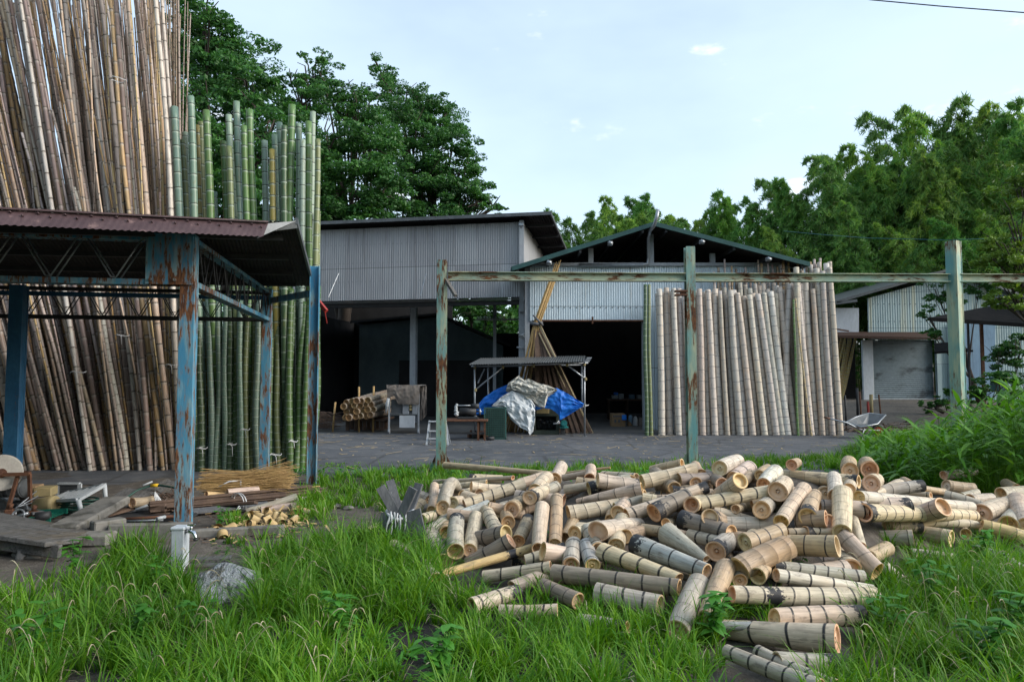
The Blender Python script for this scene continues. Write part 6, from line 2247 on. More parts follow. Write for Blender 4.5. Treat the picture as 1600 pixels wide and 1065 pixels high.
mb.box(c, (.22, .12, .22), .3, bev=.02)
for k in range(7): mb.bar(c + Vector((-.1 + k * .033, -.07, -.1)), c + Vector((-.1 + k * .033, -.07, .1)), .008, .01, (0, 1, 0))
tag(mb.build('green_basket', MT['green_plastic']), 'bright green ribbed basket behind the plastic stool leg', 'basket')
# framed heater panel behind
hp = thing('heater_panel', 'grey framed louvred panel standing behind the plastic stool', 'panel', P(108, 770, 9.3))
mb = MB()
a, b = P(91, 755, 9.3), P(124, 778, 9.3)
for p, q_ in (((a.x, a.z), (b.x, a.z)), ((a.x, b.z), (b.x, b.z)), ((a.x, a.z), (a.x, b.z)), ((b.x, a.z), (b.x, b.z))):
    mb.bar((p[0], 9.3, p[1]), (q_[0], 9.3, q_[1]), .05, .025, (0, 0, 1) if p[1] == q_[1] else (0, 1, 0))
mb.bar((a.x, 9.34, b.z), (a.x, 9.34, 0), .03, .03, (0, 1, 0))
mb.bar((b.x, 9.34, b.z), (b.x, 9.34, 0), .03, .03, (0, 1, 0))
mb.build('frame', MT['plastic_white'], hp)
mb = MB()
mb.box(((a.x + b.x) / 2, 9.31, (a.z + b.z) / 2), (b.x - a.x - .03, .02, a.z - b.z - .02))
for k in range(8): mb.bar((a.x + .03, 9.295, lerp(a.z, b.z, (k + 1) / 9)), (b.x - .03, 9.295, lerp(a.z, b.z, (k + 1) / 9)), .02, .008)
mb.build('louvres', MT['grey_metal'], hp)

# leaning grey boards
for i, (x0, y0, x1_, y1_, Y0, Y1, w_, lab) in enumerate(((160, 806, 272, 752, 8.1, 9.0, .24, 'long grey board leaning up to the right, nearest the trough'), (158, 792, 210, 764, 8.6, 9.2, .22, 'short grey board behind the long leaning one'), (168, 800, 255, 760, 8.5, 9.3, .2, 'grey board between the long and the short leaning ones'))):
    a, b = P(x0, y0, Y0), P(x1_, y1_, Y1)
    mb = MB()
    mb.bar(a, b, w_, .018, (0, -.6, .8), bev=.003)
    tag(mb.build('grey_board', MT['wood_grey']), lab, 'board', 'grey boards leaning left of the front post')
# hose with a yellow connector arching over the boards
hs = thing('garden_hose', 'dark green hose with a yellow connector arching over the leaning boards', 'hose', P(240, 758, 8.9))
mb = MB()
pts = [P(172, 796, 8.3), P(190, 782, 8.4), P(215, 765, 8.6), P(235, 758.5, 8.7), P(252, 758, 8.7), P(275, 762, 8.6), P(300, 768, 8.5)]
mb.tube([pline(pts, t) for t in np.linspace(0, 1, 30)], .013, 8)
mb.build('pipe', MT['green_hose'], hs)
mb = MB()
mb.tube([P(236, 758.3, 8.7), P(247, 757.6, 8.7)], .021, 10)
mb.build('connector', MT['yellow_plastic'], hs)
# loose bamboo pieces, chunk of wood, rods
make_log(P(206, 785, 8.2), P(238, 781, 8.5), .062, .055, (.34, .27, .19), 'on', 'short bamboo tube with dark hollow mouth beside the leaning boards', 901)
for i, (x0, y0, x1_, y1_, Y, r, m, lab) in enumerate(((212, 796, 240, 786, 8.2, .018, 'plastic_white', 'pale broken pipe below the bamboo tube'), (166, 812, 278, 806, 7.8, .018, 'rust_steel', 'dark maroon bar lying along the trough top'), (190, 814, 255, 812, 7.7, .013, 'steel', 'bright rod lying along the trough top'), (245, 810, 258, 807, 7.7, .02, 'plastic_white', 'short white stub near the front blue post'),
                                             (223, 758, 238, 752, 9.2, .012, 'plastic_white', 'thin white stick behind the yellow connector'))):
    mb = MB()
    mb.tube([P(x0, y0, Y), P(x1_, y1_, Y + .1)], r, 8)
    tag(mb.build('loose_rod', MT[m]), lab, 'rod')
mb = MB()
c = P(248, 793, 8.2)
mb.box(c, (.2, .12, .10), .2, bev=.02)
mb.box(c + Vector((.02, .0, -.09)), (.26, .14, .07), .1, bev=.02)
tag(mb.build('wood_block', MT['wood_brown']), 'split grey brown wood block left of the front blue post', 'block')
mb = MB()
for k in range(5):
    a0 = P(242, 768, 8.4)
    pts = [a0 + Vector((0, 0, 0)), a0 + Vector((.02 + .02 * k, -.04, -.06 - .01 * k)), a0 + Vector((.06 + .02 * k, -.06, -.15)), a0 + Vector((.12 + .015 * k, -.08, -.16 + .02 * k))]
    mb.tube([pline(pts, t) for t in np.linspace(0, 1, 8)], .007, 5)
tag(mb.build('white_cord', MT['white_cord']), 'tangle of white cord hanging left of the front blue post', 'cord')
mb = MB()
for k in range(70):
    c = P(U(236, 286), U(768, 785), U(8.5, 9)); d = Vector((U(-1, 1), U(-.5, .5), U(-.7, .7))) * .12
    mb.tube([c - d, c + Vector((U(-.02, .02), 0, U(-.02, .02))), c + d], .005, 4)
tag(mb.build('brush_twigs', MT['wood_brown']), 'heap of brown twigs behind the white cord tangle', 'twigs', kind='stuff')
# maroon/dark sheet under things
mb = MB()
mb.box(P(235, 806, 8.1), (1.0, .5, .03), .1)
mb.box(P(215, 800, 8.4), (1.2, .5, .02), -.1)
tag(mb.build('dark_sheet', MT['dark_steel']), 'dark flat sheet lying on the trough rim under the clutter', 'sheet')
mb = MB()
for k in range(22):
    c = G(U(95, 160), U(812, 830)); d = Vector((U(-1, 1), U(-.4, .4), U(-.05, .1))) * U(.08, .2)
    c.z = U(.03, .1)
    mb.bar(c - d, c + d, U(.03, .07), .03)
tag(mb.build('bark_rubble', MT['wood_grey']), 'grey bark rubble between plank ramp and trough', 'rubble', kind='stuff')

# concrete trough: curb with a dark pit
tg = thing('concrete_trough', 'low concrete trough with a dark opening in front of the shed clutter', 'trough', G(220, 850))
mb = MB()
Yt = 7.05
def wal(px0, px1, Y0, Y1, ztop, th_=.10):
    a, b = P(px0, 800, Y0), P(px1, 800, Y1)
    mb.bar((a.x, Y0, ztop / 2 - .02), (b.x, Y1, ztop / 2 - .02), th_, ztop + .04, (0, 0, 1), bev=.012)
wal(172, 300, 7.02, 7.1, .17)
wal(296, 445, 7.12, 7.35, .09)
wal(88, 137, 6.95, 6.95, .12)
wal(165, 174, 7.15, 7.05, .20, .3)
a0, b0 = P(92, 845, 6.9), P(172, 822, 7.9)
mb.bar((a0.x, 6.95, .12), (b0.x - .1, 8.2, .2), .3, .10, bev=.02)
mb.box((P(112, 800, 6.92).x, 6.85, .06), (.9, .22, .12), .05, bev=.02)
mb.build('curb', MT['concrete'], tg)
mb = MB()
mb.box((P(152, 800, 7.4).x, 7.5, -.02), (.9, .9, .06))
mb.build('pit', MT['dark_wall'], tg)
# plank ramp at the left edge
rp = thing('plank_ramp', 'weathered grey plank ramp sloping to the trough at the left edge', 'ramp', G(40, 850))
A_, B_, C_, D_ = P(-60, 795, 7.7), P(126, 832, 6.9), P(97, 850, 6.3), P(-60, 828, 6.4)
for k in range(4):
    t0, t1 = k / 4 + .012, (k + 1) / 4 - .004
    a, b = lerp(A_, D_, (t0 + t1) / 2), lerp(B_, C_, (t0 + t1) / 2)
    mb = MB()
    nrm = (B_ - A_).cross(D_ - A_)
    if nrm.z < 0: nrm = -nrm
    mb.bar(a, b + (b - a) * U(-.03, .01), (D_ - A_).length * .24, .045, tuple(nrm), bev=.006)
    mb.build('plank', MT['wood_grey'], rp)
mb = MB()
d_ = Vector((0, -.02, -.06))
mb.bar(D_ + d_, C_ + d_, .05, .12, (0, 0, 1), bev=.008)
mb.build('bearer', MT['wood_grey'], rp)
mb = MB()
mb.tube([P(-20, 858, 6.5), P(17, 850, 6.7)], .045, 12)
tag(mb.build('rusty_pipe', MT['rust_steel']), 'rusty pipe end in front of the plank ramp at the left edge', 'pipe')

def rock(name, c, s, seed, m, label, cat='stone'):
    R = random.Random(seed)
    bm_r = MB()
    ph = [(R.uniform(1, 3), R.uniform(1, 3), R.uniform(0, 6.28), R.uniform(.01, .035)) for _ in range(9)]
    c = Vector(c)
    cuts = []
    for _ in range(11):
        nv = Vector((R.gauss(0, 1), R.gauss(0, 1), R.gauss(.2, 1))).normalized()
        cuts.append((nv, R.uniform(.62, .88)))
    def fn(u, v):
        th, fi = u * 2 * math.pi, (v - .5) * math.pi
        d = Vector((math.cos(fi) * math.cos(th), math.cos(fi) * math.sin(th), math.sin(fi)))
        for nv, of in cuts:
            e = d.dot(nv) - of
            if e > 0: d = d - nv * e * .85
        k = 1 + sum(w_ * math.sin(a * 2 * d.x + b * 2.3 * d.y + p + 1.5 * d.z * a) for a, b, p, w_ in ph)
        return c + Vector((d.x * s[0], d.y * s[1], d.z * s[2])) * k
    bm_r.grid(fn, 40, 24)
    return tag(bm_r.build(name, m), label, cat)


rock('boulder', G(346, 938) + Vector((0, .12, .06)), (.29, .22, .165), 3, MT['boulder'], 'grey veined boulder in the grass in front of the water tap', 'boulder')
rock('stone', G(10, 866) + Vector((0, 0, .05)), (.06, .05, .055), 5, MT['concrete'], 'fist sized pale stone beside the rusty pipe')
rock('stone', G(50, 868) + Vector((0, 0, .02)), (.17, .12, .06), 6, MT['concrete'], 'flat grey stone half buried in front of the plank ramp')
rock('stone', G(32, 874) + Vector((0, 0, .03)), (.045, .04, .06), 8, MT['concrete_dark'], 'small dark upright stone near the flat one')
for i, (x, y, lab) in enumerate(((528, 793, 'pale stone on the bare soil left of the weathered boards'), (544, 796, 'small tan stone beside the pale one on bare soil'), (505, 780, 'flat bleached chip on the soil by the grass edge'), (480, 802, 'greyish lump near the wood shavings'), (536, 783, 'white crumpled scrap on the bare soil'))):
    rock('stone', G(x, y) + Vector((0, 0, .02)), (.09 - .012 * i, .07, .035), 20 + i, MT['plastic_white' if i in (2, 4) else 'concrete'], lab)
mb = MB()
c = G(234, 880)
mb.box(c + Vector((0, 0, .04)), (.25, .1, .012), Matrix.Rotation(.5, 3, 'Z') @ Matrix.Rotation(.35, 3, 'Y'))
tag(mb.build('slate_piece', MT['wood_dark']), 'dark slate piece in the grass left of the water tap', 'slate')
mb = MB()
for (x0, y0, x1_, y1_, w_) in ((294, 882, 362, 878, .10), (292, 892, 352, 890, .09)):
    a, b = G(x0, y0), G(x1_, y1_)
    mb.bar(a + Vector((0, 0, .03)), b + Vector((0, 0, .03)), w_, .05, bev=.008)
    tag(mb.build('rotten_plank', MT['wood_grey']), 'pale rotten plank on the soil behind the boulder' if y0 == 882 else 'second rotten plank just behind the boulder', 'plank')
    mb = MB()

# water tap on its white post
wt = thing('water_tap', 'white square standpipe with a chrome tap in front of the blue post', 'water tap', G(281, 893))
b_ = G(281, 893)
t_ = P(282, 826, b_.y)
mb = MB()
mb.bar(b_ - Vector((0, 0, .02)), t_, .108, .108, (0, 1, 0), bev=.006)
mb.build('standpipe', MT['pvc_white'], wt)
mb = MB()
mb.box(t_ + Vector((0, 0, .012)), (.122, .122, .03), bev=.008)
mb.build('cap', MT['pvc_white'], wt)
mb = MB()
f0 = t_ + Vector((.055, -.02, -.01))
mb.tube([f0, f0 + Vector((.05, -.02, 0)), f0 + Vector((.085, -.03, -.01)), f0 + Vector((.10, -.035, -.045)), f0 + Vector((.102, -.036, -.06))], [.018, .019, .018, .015, .017], 12)
mb.tube([f0 + Vector((.055, -.02, .005)), f0 + Vector((.055, -.02, .045))], .012, 10)
mb.build('tap_body', MT['chrome'], wt)
mb = MB()
mb.bar(f0 + Vector((.02, -.01, .05)), f0 + Vector((.095, -.03, .056)), .018, .012, bev=.003)
mb.tube([t_ + Vector((-.065, -.03, .0)), t_ + Vector((-.05, -.03, .0))], .016, 8)
mb.build('handle', MT['chrome'], wt)
mb = MB()
mb.tube([f0 + Vector((.102, -.036, -.055)), f0 + Vector((.104, -.036, -.075))], .019, 12)
mb.build('spout', MT['dark_steel'], wt)
mb = MB()
mb.tube([G(262, 905) + Vector((0, 0, .02)), G(266, 893) + Vector((0, 0, .05)), G(270, 882) + Vector((0, .05, .10))], .016, 8)
tag(mb.build('hose_piece', MT['green_hose']), 'short piece of green hose at the foot of the water tap', 'hose')

# straw bundle, split bamboo bundle, half tubes and node shavings at the right of the front post
sb = thing('straw_bundle', 'bundle of golden straw twigs tied with a white band on the bamboo pile', 'bundle', P(400, 756, 9.3))
mb = MB()
ce, dd = P(388, 755, 9.2), (P(470, 758, 9.5) - P(320, 756, 9.0)).normalized()
R3 = random.Random(4)
for k in range(620):
    s0, s1 = R3.uniform(-.62, -.2), R3.uniform(.2, .62)
    o1 = Vector((0, R3.gauss(0, .06), R3.gauss(.035, .06)))
    k0, k1 = abs(s0) * 1.1 + .35, abs(s1) * 1.7 + .35
    a = ce + dd * s0 + o1 * k0 * 1.0 + Vector((0, 0, R3.gauss(-.03, .03)))
    b = ce + dd * s1 + o1 * k1 * 1.2 + Vector((0, 0, R3.gauss(.0, .05)))
    m_ = ce + o1 * .9 + dd * R3.uniform(-.12, .12)
    mb.tube([a, m_, b], .0028, 4, False)
mb.build('straw', MT['straw'], sb)
mb = MB()
mb.tube([ce - dd * .07 + Vector((0, .075 * math.cos(a), .06 * math.sin(a) + .012)) for a in np.linspace(0, 6.28, 16)], .012, 6)
mb.tube([ce - dd * .07 + Vector((0, -.07, .05)), ce - dd * .2 + Vector((0, -.1, .04)), ce - dd * .34 + Vector((0, -.1, -.04))], .01, 6)
mb.build('band', MT['white_cord'], sb)

for nm, x0, y0, x1_, y1_, n_, lab in (('split_bamboo_bundle', 245, 789, 500, 764, 22, 'long bundle of dark brown split bamboo tied with white string'), ):
    sp = thing(nm, lab, 'bundle', P(370, 790, 8.6))
    a, b = P(x0, y0 + 2, 8.2), P(x1_, y1_ + 2, 9.7)
    d = (b - a).normalized()
    sd_ = d.cross(Vector((0, 0, 1))).normalized()
    mb, mc2 = MB(), MB()
    for k in range(n_):
        of = sd_ * U(-.16, .16) + Vector((0, 0, U(-.075, .075)))
        e = U(-.15, .1)
        (mc2 if k % 7 == 3 else mb).bar(a + of * .8 + d * U(-.1, .2), b + of * 1.1 + d * e, U(.035, .055), U(.012, .018), (U(-.3, .3), U(-.5, .3), 1), bev=.002)
    mb.build('slats', MT['wood_brown'], sp)
    mc2.build('pale_slats', MT['straw'], sp)
    mb = MB()
    for px in (375, 371):
        c = P(px, 784, 8.62)
        mb.tube([c + sd_ * (.19 * math.cos(t)) + Vector((0, 0, .11 * math.sin(t))) for t in np.linspace(0, 6.28, 18)], .007, 5)
    mb.tube([P(374, 790, 8.4), P(369, 797, 8.35), P(376, 793, 8.35)], .007, 5)
    mb.build('string', MT['white_cord'], sp)
R5 = random.Random(9)
half = [(385, 800, 463, 776, 8.6, .050, 'g', 'grey half tube on top of the shavings heap'), (408, 797, 486, 788, 8.6, .05, 'k', 'pale half tube right of the grey one on the heap'), (430, 785, 486, 780, 8.9, .05, 'g', 'pale tube end behind the shavings at the right'),
        (355, 770, 405, 765, 8.9, .055, 'k', 'pinkish bamboo tube under the straw bundle'), (322, 772, 350, 774, 8.8, .04, 'y', 'yellow bamboo ring end left under the straw bundle'), (278, 783, 300, 780, 8.6, .05, 't', 'brown bamboo tube behind the front blue post')]
for i, (x0, y0, x1_, y1_, Y, r, tn, lab) in enumerate(half):
    make_log(P(x0, y0, Y), P(x1_, y1_, Y + .25), r, r * .95, TONE[tn], 'on', lab, 920 + i)
cups = [(418, 800), (430, 806), (446, 798), (459, 800), (468, 797), (452, 812), (438, 815), (425, 818), (405, 806), (398, 812), (470, 806), (415, 812), (442, 806), (460, 812), (340, 834), (352, 829), (338, 828), (362, 826), (348, 836), (388, 804), (478, 800), (392, 818)]
for i, (x, y) in enumerate(cups):
    g0 = G(x, y + 6)
    c = P(x, y, g0.y)
    r = R5.uniform(.035, .062)
    axv = Vector((R5.uniform(-1, 1), R5.uniform(-1, -.1), R5.uniform(-.3, .9))).normalized()
    x_ = axv.orthogonal().normalized(); y_ = axv.cross(x_)
    mb = MB()
    prof = [(r * .96, .05), (r, .0), (r, -.035), (r * .86, -.05), (r * .8, -.03), (r * .80, .0), (r * .5, .012), (r * .02, .014)]
    if i % 3 == 2: prof = prof[:4]
    arc = 1.0 if i % 3 != 2 else R5.uniform(.4, .7)
    n = 16
    def fp(u, v):
        k = v * (len(prof) - 1)
        i0 = min(int(k), len(prof) - 2)
        rr, hh_ = [lerp(prof[i0][q_], prof[i0 + 1][q_], k - i0) for q_ in (0, 1)]
        a = u * 2 * math.pi * arc
        return c + axv * hh_ + x_ * rr * math.cos(a) + y_ * rr * math.sin(a)
    mb.grid(fp, n, len(prof) - 1)
    tag(mb.build('bamboo_offcut', MT['cut_tan']), f'yellow bamboo joint offcut on the shavings heap, {ordn[i]} piece from the front blue post', 'offcut', 'bamboo joint offcuts beside the split bamboo bundle')
mb = MB()
for k in range(260):
    x, y = (R5.gauss(430, 36), R5.gauss(818, 9)) if k % 4 else (R5.gauss(352, 14), R5.gauss(836, 6))
    g0 = G(x, min(y, 850))
    p = g0 + Vector((0, 0, R5.uniform(.005, .05)))
    d = Vector((R5.uniform(-1, 1), R5.uniform(-1, 1), R5.uniform(-.3, .3))).normalized() * R5.uniform(.02, .07)
    mb.bar(p - d, p + d, R5.uniform(.008, .03), .003, (R5.uniform(-.6, .6), R5.uniform(-.6, .6), 1))
tag(mb.build('wood_shavings', MT['cut_tan']), 'yellow bamboo shavings scattered on the soil', 'shavings', kind='stuff')

# weathered boards tied into a bundle
bw = thing('board_bundle', 'splayed bundle of weathered grey boards tied with white plastic beside the log heap', 'board bundle', G(628, 850))
Yb = 6.75
kn = P(622, 802, Yb)
brd = [(594, 760, 648, 848, .0, .095), (609, 750, 640, 852, .10, .085), (646, 762, 604, 846, -.05, .095), (655, 755, 622, 852, .06, .09)]
for i, (xt, yt, xb, yb, dy, w_) in enumerate(brd):
    a, b = P(xt, yt, Yb + dy + (.15 if i in (1, 3) else -.05)), P(xb, yb, Yb + dy - .06)
    b.z = min(b.z, .02)
    mb = MB()
    mb.bar(a, b, w_, .028, (.25 if i < 2 else -.45, -1, .1), bev=.003)
    mb.build('board', MT['wood_dark'], bw)
for (x0, y0, x1_, y1_, w_, dy) in ((642, 798, 656, 846, .20, -.12), (604, 800, 597, 848, .11, -.06)):
    mb = MB()
    a, b = P(x0, y0, Yb + dy), P(x1_, y1_, Yb + dy - .12)
    b.z = max(b.z - .1, .0)
    mb.bar(a, b, w_, .024, (-.3, -1, .25), bev=.003)
    mb.build('board', MT['wood_dark'], bw)
mb = MB()
R6 = random.Random(12)
for k in range(9):
    a = kn + Vector((R6.uniform(-.06, .10), -.12, R6.uniform(-.02, .05)))
    b = a + Vector((R6.uniform(-.06, .05), R6.uniform(-.05, .0), -R6.uniform(.08, .28)))
    m_ = lerp(a, b, .5) + Vector((R6.uniform(-.03, .03), -.02, 0))
    mb.tube([pline([a, m_, b], t) for t in np.linspace(0, 1, 6)], [.009, .008, .007, .006, .005, .003], 5)
mb.tube([kn + Vector((.13 * math.cos(t) + .02, .13 * math.sin(t), .03 * math.cos(2 * t))) for t in np.linspace(0, 6.28, 18)], .016, 6)
mb.build('plastic_tie', MT['white_cord'], bw)

# more clutter between the shed posts: dark planks, tubes and fallen leaves
R13 = random.Random(61)
for i, (x0, y0, x1_, y1_, w_, m, lab) in enumerate(((0, 778, 60, 812, .12, 'wood_dark', 'dark board slanting behind the engine scrap'), (128, 822, 205, 806, .10, 'wood_brown', 'brown plank below the plastic stool'), (150, 812, 250, 800, .13, 'wood_dark', 'dark plank under the grey boards'), (185, 808, 262, 797, .09, 'wood_brown', 'brown batten between boards and trough'),
                                        (300, 806, 420, 792, .14, 'wood_dark', 'dark plank under the split bamboo bundle'), (310, 798, 400, 800, .10, 'wood_brown', 'brown plank end right of the front blue post'), (255, 800, 330, 797, .1, 'wood_dark', 'dark batten crossing behind the front blue post'))):
    a, b = G(x0, y0), G(x1_, y1_)
    a.z, b.z = R13.uniform(.03, .09), R13.uniform(.03, .12)
    mb = MB()
    mb.bar(a, b, w_, .03, (R13.uniform(-.2, .2), R13.uniform(-.3, .3), 1), bev=.003)
    tag(mb.build('loose_plank', MT[m]), lab, 'plank')
mb = MB()
for k in range(420):
    p = G(R13.uniform(0, 470), R13.uniform(795, 850)) + Vector((0, 0, R13.uniform(.004, .03)))
    d = Vector((R13.uniform(-1, 1), R13.uniform(-1, 1), R13.uniform(-.2, .2))).normalized() * R13.uniform(.01, .05)
    mb.bar(p - d, p + d, R13.uniform(.006, .03), .004, (R13.uniform(-.4, .4), R13.uniform(-.4, .4), 1))
tag(mb.build('wood_litter', MT['wood_brown']), 'brown wood litter scattered over the soil around the shed', 'litter', kind='stuff')
# ================================================================ vegetation
def inside(poly, x, y):
    c = False
    j = len(poly) - 1
    for i in range(len(poly)):
        xi, yi = poly[i]; xj, yj = poly[j]
        if (yi > y) != (yj > y) and x < (xj - xi) * (y - yi) / (yj - yi) + xi: c = not c
        j = i
    return c


def blades(B, Ls, az, th0, th1, wd, segs=5):
    """grass blades as ribbons: B roots (n,3), length, azimuth, start angle from upright, bend along the blade, width"""
    n = len(B)
    V = np.zeros((n, (segs) * 2 + 1, 3), dtype=np.float32)
    p = B.copy()
    ca, sa = np.cos(az), np.sin(az)
    tw = rng.uniform(-.7, .7, n)
    wx, wy = -np.sin(az + tw), np.cos(az + tw)
    for s in range(segs + 1):
        t = s / segs
        w = wd * (1 - t ** 1.8) * (.75 + .6 * np.sin(math.pi * min(.5, t + .12)))
        if s < segs:
            V[:, 2 * s, 0] = p[:, 0] - wx * w; V[:, 2 * s, 1] = p[:, 1] - wy * w; V[:, 2 * s, 2] = p[:, 2]
            V[:, 2 * s + 1, 0] = p[:, 0] + wx * w; V[:, 2 * s + 1, 1] = p[:, 1] + wy * w; V[:, 2 * s + 1, 2] = p[:, 2]
        else: V[:, 2 * s] = p
        th = th0 + th1 * (t + .5 / segs) ** 1.3
        d = Ls / segs
        p = p + np.stack([np.sin(th) * ca * d, np.sin(th) * sa * d, np.cos(th) * d], 1)
        p[:, 2] = np.maximum(p[:, 2], B[:, 2] + .004)
    k = segs * 2 + 1
    base = (np.arange(n) * k)[:, None]
    qs = np.concatenate([base + np.array([2 * s, 2 * s + 1, 2 * s + 3, 2 * s + 2]) for s in range(segs - 1)], 0).reshape(-1, 4)
    ts = base + np.array([2 * segs - 2, 2 * segs - 1, 2 * segs])
    return V.reshape(-1, 3), qs, ts


def px_of(X, Y, Z=0.0):
    c, s = math.cos(PITCH), math.sin(PITCH)
    y, z = Y, Z - HEYE
    f = y * c + z * s
    u = -y * s + z * c
    return 800 + X / f * F, 532.5 - u / f * F


# zones: outline of the roots on the picture, density, blade length, droop
ZON = [
    ([(-200, 950), (60, 928), (140, 898), (200, 885), (262, 890), (300, 925), (320, 985), (420, 1010), (520, 985), (560, 1400), (-600, 1400)], 1.2, .31, 1.2),
    ([(160, 875), (200, 858), (245, 865), (255, 900), (165, 905)], 1.0, .30, .8),
    ([(388, 930), (400, 880), (480, 862), (560, 850), (650, 842), (690, 880), (700, 935), (640, 955), (560, 965), (480, 985), (400, 985)], 1.5, .42, 1.45),
    ([(300, 960), (400, 950), (500, 985), (520, 1400), (280, 1400)], .9, .30, 1.0),
    ([(560, 960), (700, 930), (860, 960), (860, 1010), (760, 1040), (700, 985), (620, 985)], 1.2, .26, 1.1),
    ([(700, 1000), (800, 1030), (1040, 985), (1130, 985), (1190, 1400), (640, 1400)], 1.4, .29, 1.1),
    ([(520, 960), (640, 985), (660, 1400), (500, 1400)], .9, .2, 1.1),
    ([(840, 915), (1000, 935), (1060, 965), (1140, 960), (1130, 1010), (860, 1010)], 1.3, .26, 1.0),
    ([(1120, 945), (1210, 935), (1215, 990), (1130, 985)], .9, .24, 1.2),
    ([(1335, 960), (1365, 905), (1405, 885), (1480, 880), (1800, 880), (1900, 1400), (1220, 1400), (1280, 1070), (1330, 1040)], 1.25, .32, 1.05),
    ([(1390, 840), (1480, 850), (1620, 850), (1640, 900), (1380, 905)], .6, .22, .9),
    ([(490, 752), (560, 742), (690, 728), (690, 790), (600, 800), (540, 795), (480, 800)], .55, .22, .9),
    ([(470, 770), (520, 780), (520, 830), (460, 820)], .7, .24, .9),
    ([(690, 735), (1000, 727), (1130, 720), (1400, 712), (1420, 735), (1200, 735), (1100, 738), (690, 760)], .55, .20, .6),
    ([(1290, 730), (1380, 690), (1480, 680), (1650, 680), (1650, 780), (1500, 775), (1400, 760), (1340, 745)], .9, .36, 1.0),
    ([(350, 850), (430, 835), (440, 860), (360, 870)], .25, .12, .9),
    ([(350, 812), (378, 800), (388, 835), (355, 838)], .7, .16, .8),
    ([(500, 725), (565, 722), (560, 732), (500, 735)], .5, .07, .9),
]
pts, Ls, az, t0_, t1_, wd = [], [], [], [], [], []
RG = random.Random(5)
for poly, dens, Lb, droop in ZON:
    g_ = [G(x, min(y, 1400)) for x, y in poly]
    x0, x1g = min(p.x for p in g_), max(p.x for p in g_)
    y0, y1g = max(1.9, min(p.y for p in g_)), max(p.y for p in g_)
    area = (x1g - x0) * (y1g - y0)
    ntuft = int(area * 72 * dens)
    pg = [(p.x, p.y) for p in g_]
    for _ in range(ntuft):
        X, Y = RG.uniform(x0, x1g), RG.uniform(y0, y1g)
        if not inside(pg, X, Y): continue
        far = sstep(7, 11, Y)
        nb = int(RG.uniform(13, 30) * (1 - .35 * far))
        Lt = Lb * .9 * RG.uniform(.5, 1.3)
        ta = RG.uniform(0, 6.28)
        z = gz(X, Y)
        for _b in range(nb):
            a = RG.uniform(0, 6.28)
            rr = RG.uniform(0, .05 + .04 * far)
            pts.append((X + rr * math.cos(a), Y + rr * math.sin(a), z - .01))
            lg = RG.random() < .05
            Ls.append(Lt * (RG.uniform(1.2, 1.75) if lg else RG.uniform(.5, 1.2)))
            az.append(a + RG.gauss(0, .5) if RG.random() < .7 else ta + RG.gauss(0, .5))
            t0_.append(abs(RG.gauss(.12, .14)) + .03)
            t1_.append(droop * (RG.uniform(1.2, 2.2) if lg else RG.uniform(.35, 1.7)))
            wd.append(RG.uniform(.0022, .0056) * (1 + .5 * far))
V, Qg, Tg = blades(np.array(pts, dtype=np.float32), np.array(Ls), np.array(az), np.array(t0_), np.array(t1_), np.array(wd))
g = np_mesh('grass', V, Qg, Tg, MT['grass'])
sel = rng.random(len(pts)) < .07
Vd, Qd, Td = blades(np.array(pts, dtype=np.float32)[sel], np.array(Ls)[sel] * rng.uniform(.7, 1.15, sel.sum()), np.array(az)[sel] + 1, np.array(t0_)[sel] + rng.uniform(.1, .7, sel.sum()), np.array(t1_)[sel] * 1.2, np.array(wd)[sel] * .8)
tag(np_mesh('dry_grass', Vd, Qd, Td, MT['grass_dry']), 'dead straw coloured blades mixed through the green grass', 'grass', kind='stuff')
tag(g, 'long bright green grass growing round the logs and the shed', 'grass', kind='stuff')
print('grass blades', len(pts))

# dry seed heads standing over the grass
mb = MB()
R8 = random.Random(21)
for i in range(95):
    if i < 52: x, y = R8.uniform(-10, 560), R8.uniform(930, 1090)
    elif i < 85: x, y = R8.uniform(1330, 1640), R8.uniform(900, 1090)
    else: x, y = R8.uniform(480, 640), R8.uniform(800, 860)
    b = G(x, y)
    a = R8.uniform(0, 6.28)
    h_ = R8.uniform(.22, .42)
    q = [b, b + Vector((math.cos(a) * .04, math.sin(a) * .04, h_ * .6)), b + Vector((math.cos(a) * .10, math.sin(a) * .08, h_)), b + Vector((math.cos(a) * .19, math.sin(a) * .14, h_ + R8.uniform(-.08, .03)))]
    def bz(t): return q[0] * (1 - t) ** 3 + q[1] * (3 * t * (1 - t) ** 2) + (q[2] + (q[2] - q[1]) * .5) * (3 * t * t * (1 - t)) + q[3] * t ** 3
    ss = [bz(t) for t in np.linspace(0, 1, 10)]
    mb.tube(ss, [.0012] * 6 + [.0026, .0036, .0034, .0014], 4, False)
tag(mb.build('seed_heads', MT['grass_dry']), 'pale dry seed heads rising over the green grass', 'grass', kind='stuff')


# leafy weeds: a few shapes copied about
def leaf_quads(c, d, n, L_, W_, fold=.15, droop=.3, segs=4):
    """one lanceolate leaf as a strip from c along d"""
    d = d.normalized()
    x = d.cross(n).normalized()
    vs = []
    p = Vector(c)
    for s in range(segs + 1):
        t = s / segs
        w = W_ * math.sin(math.pi * (t * .92 + .08) ** .8) if s < segs else .0005
        vs += [p - x * w, p + x * w]
        d = (d + Vector((0, 0, -droop / segs))).normalized()
        p = p + d * (L_ / segs)
    return vs, [(2 * s, 2 * s + 1, 2 * s + 3, 2 * s + 2) for s in range(segs)]


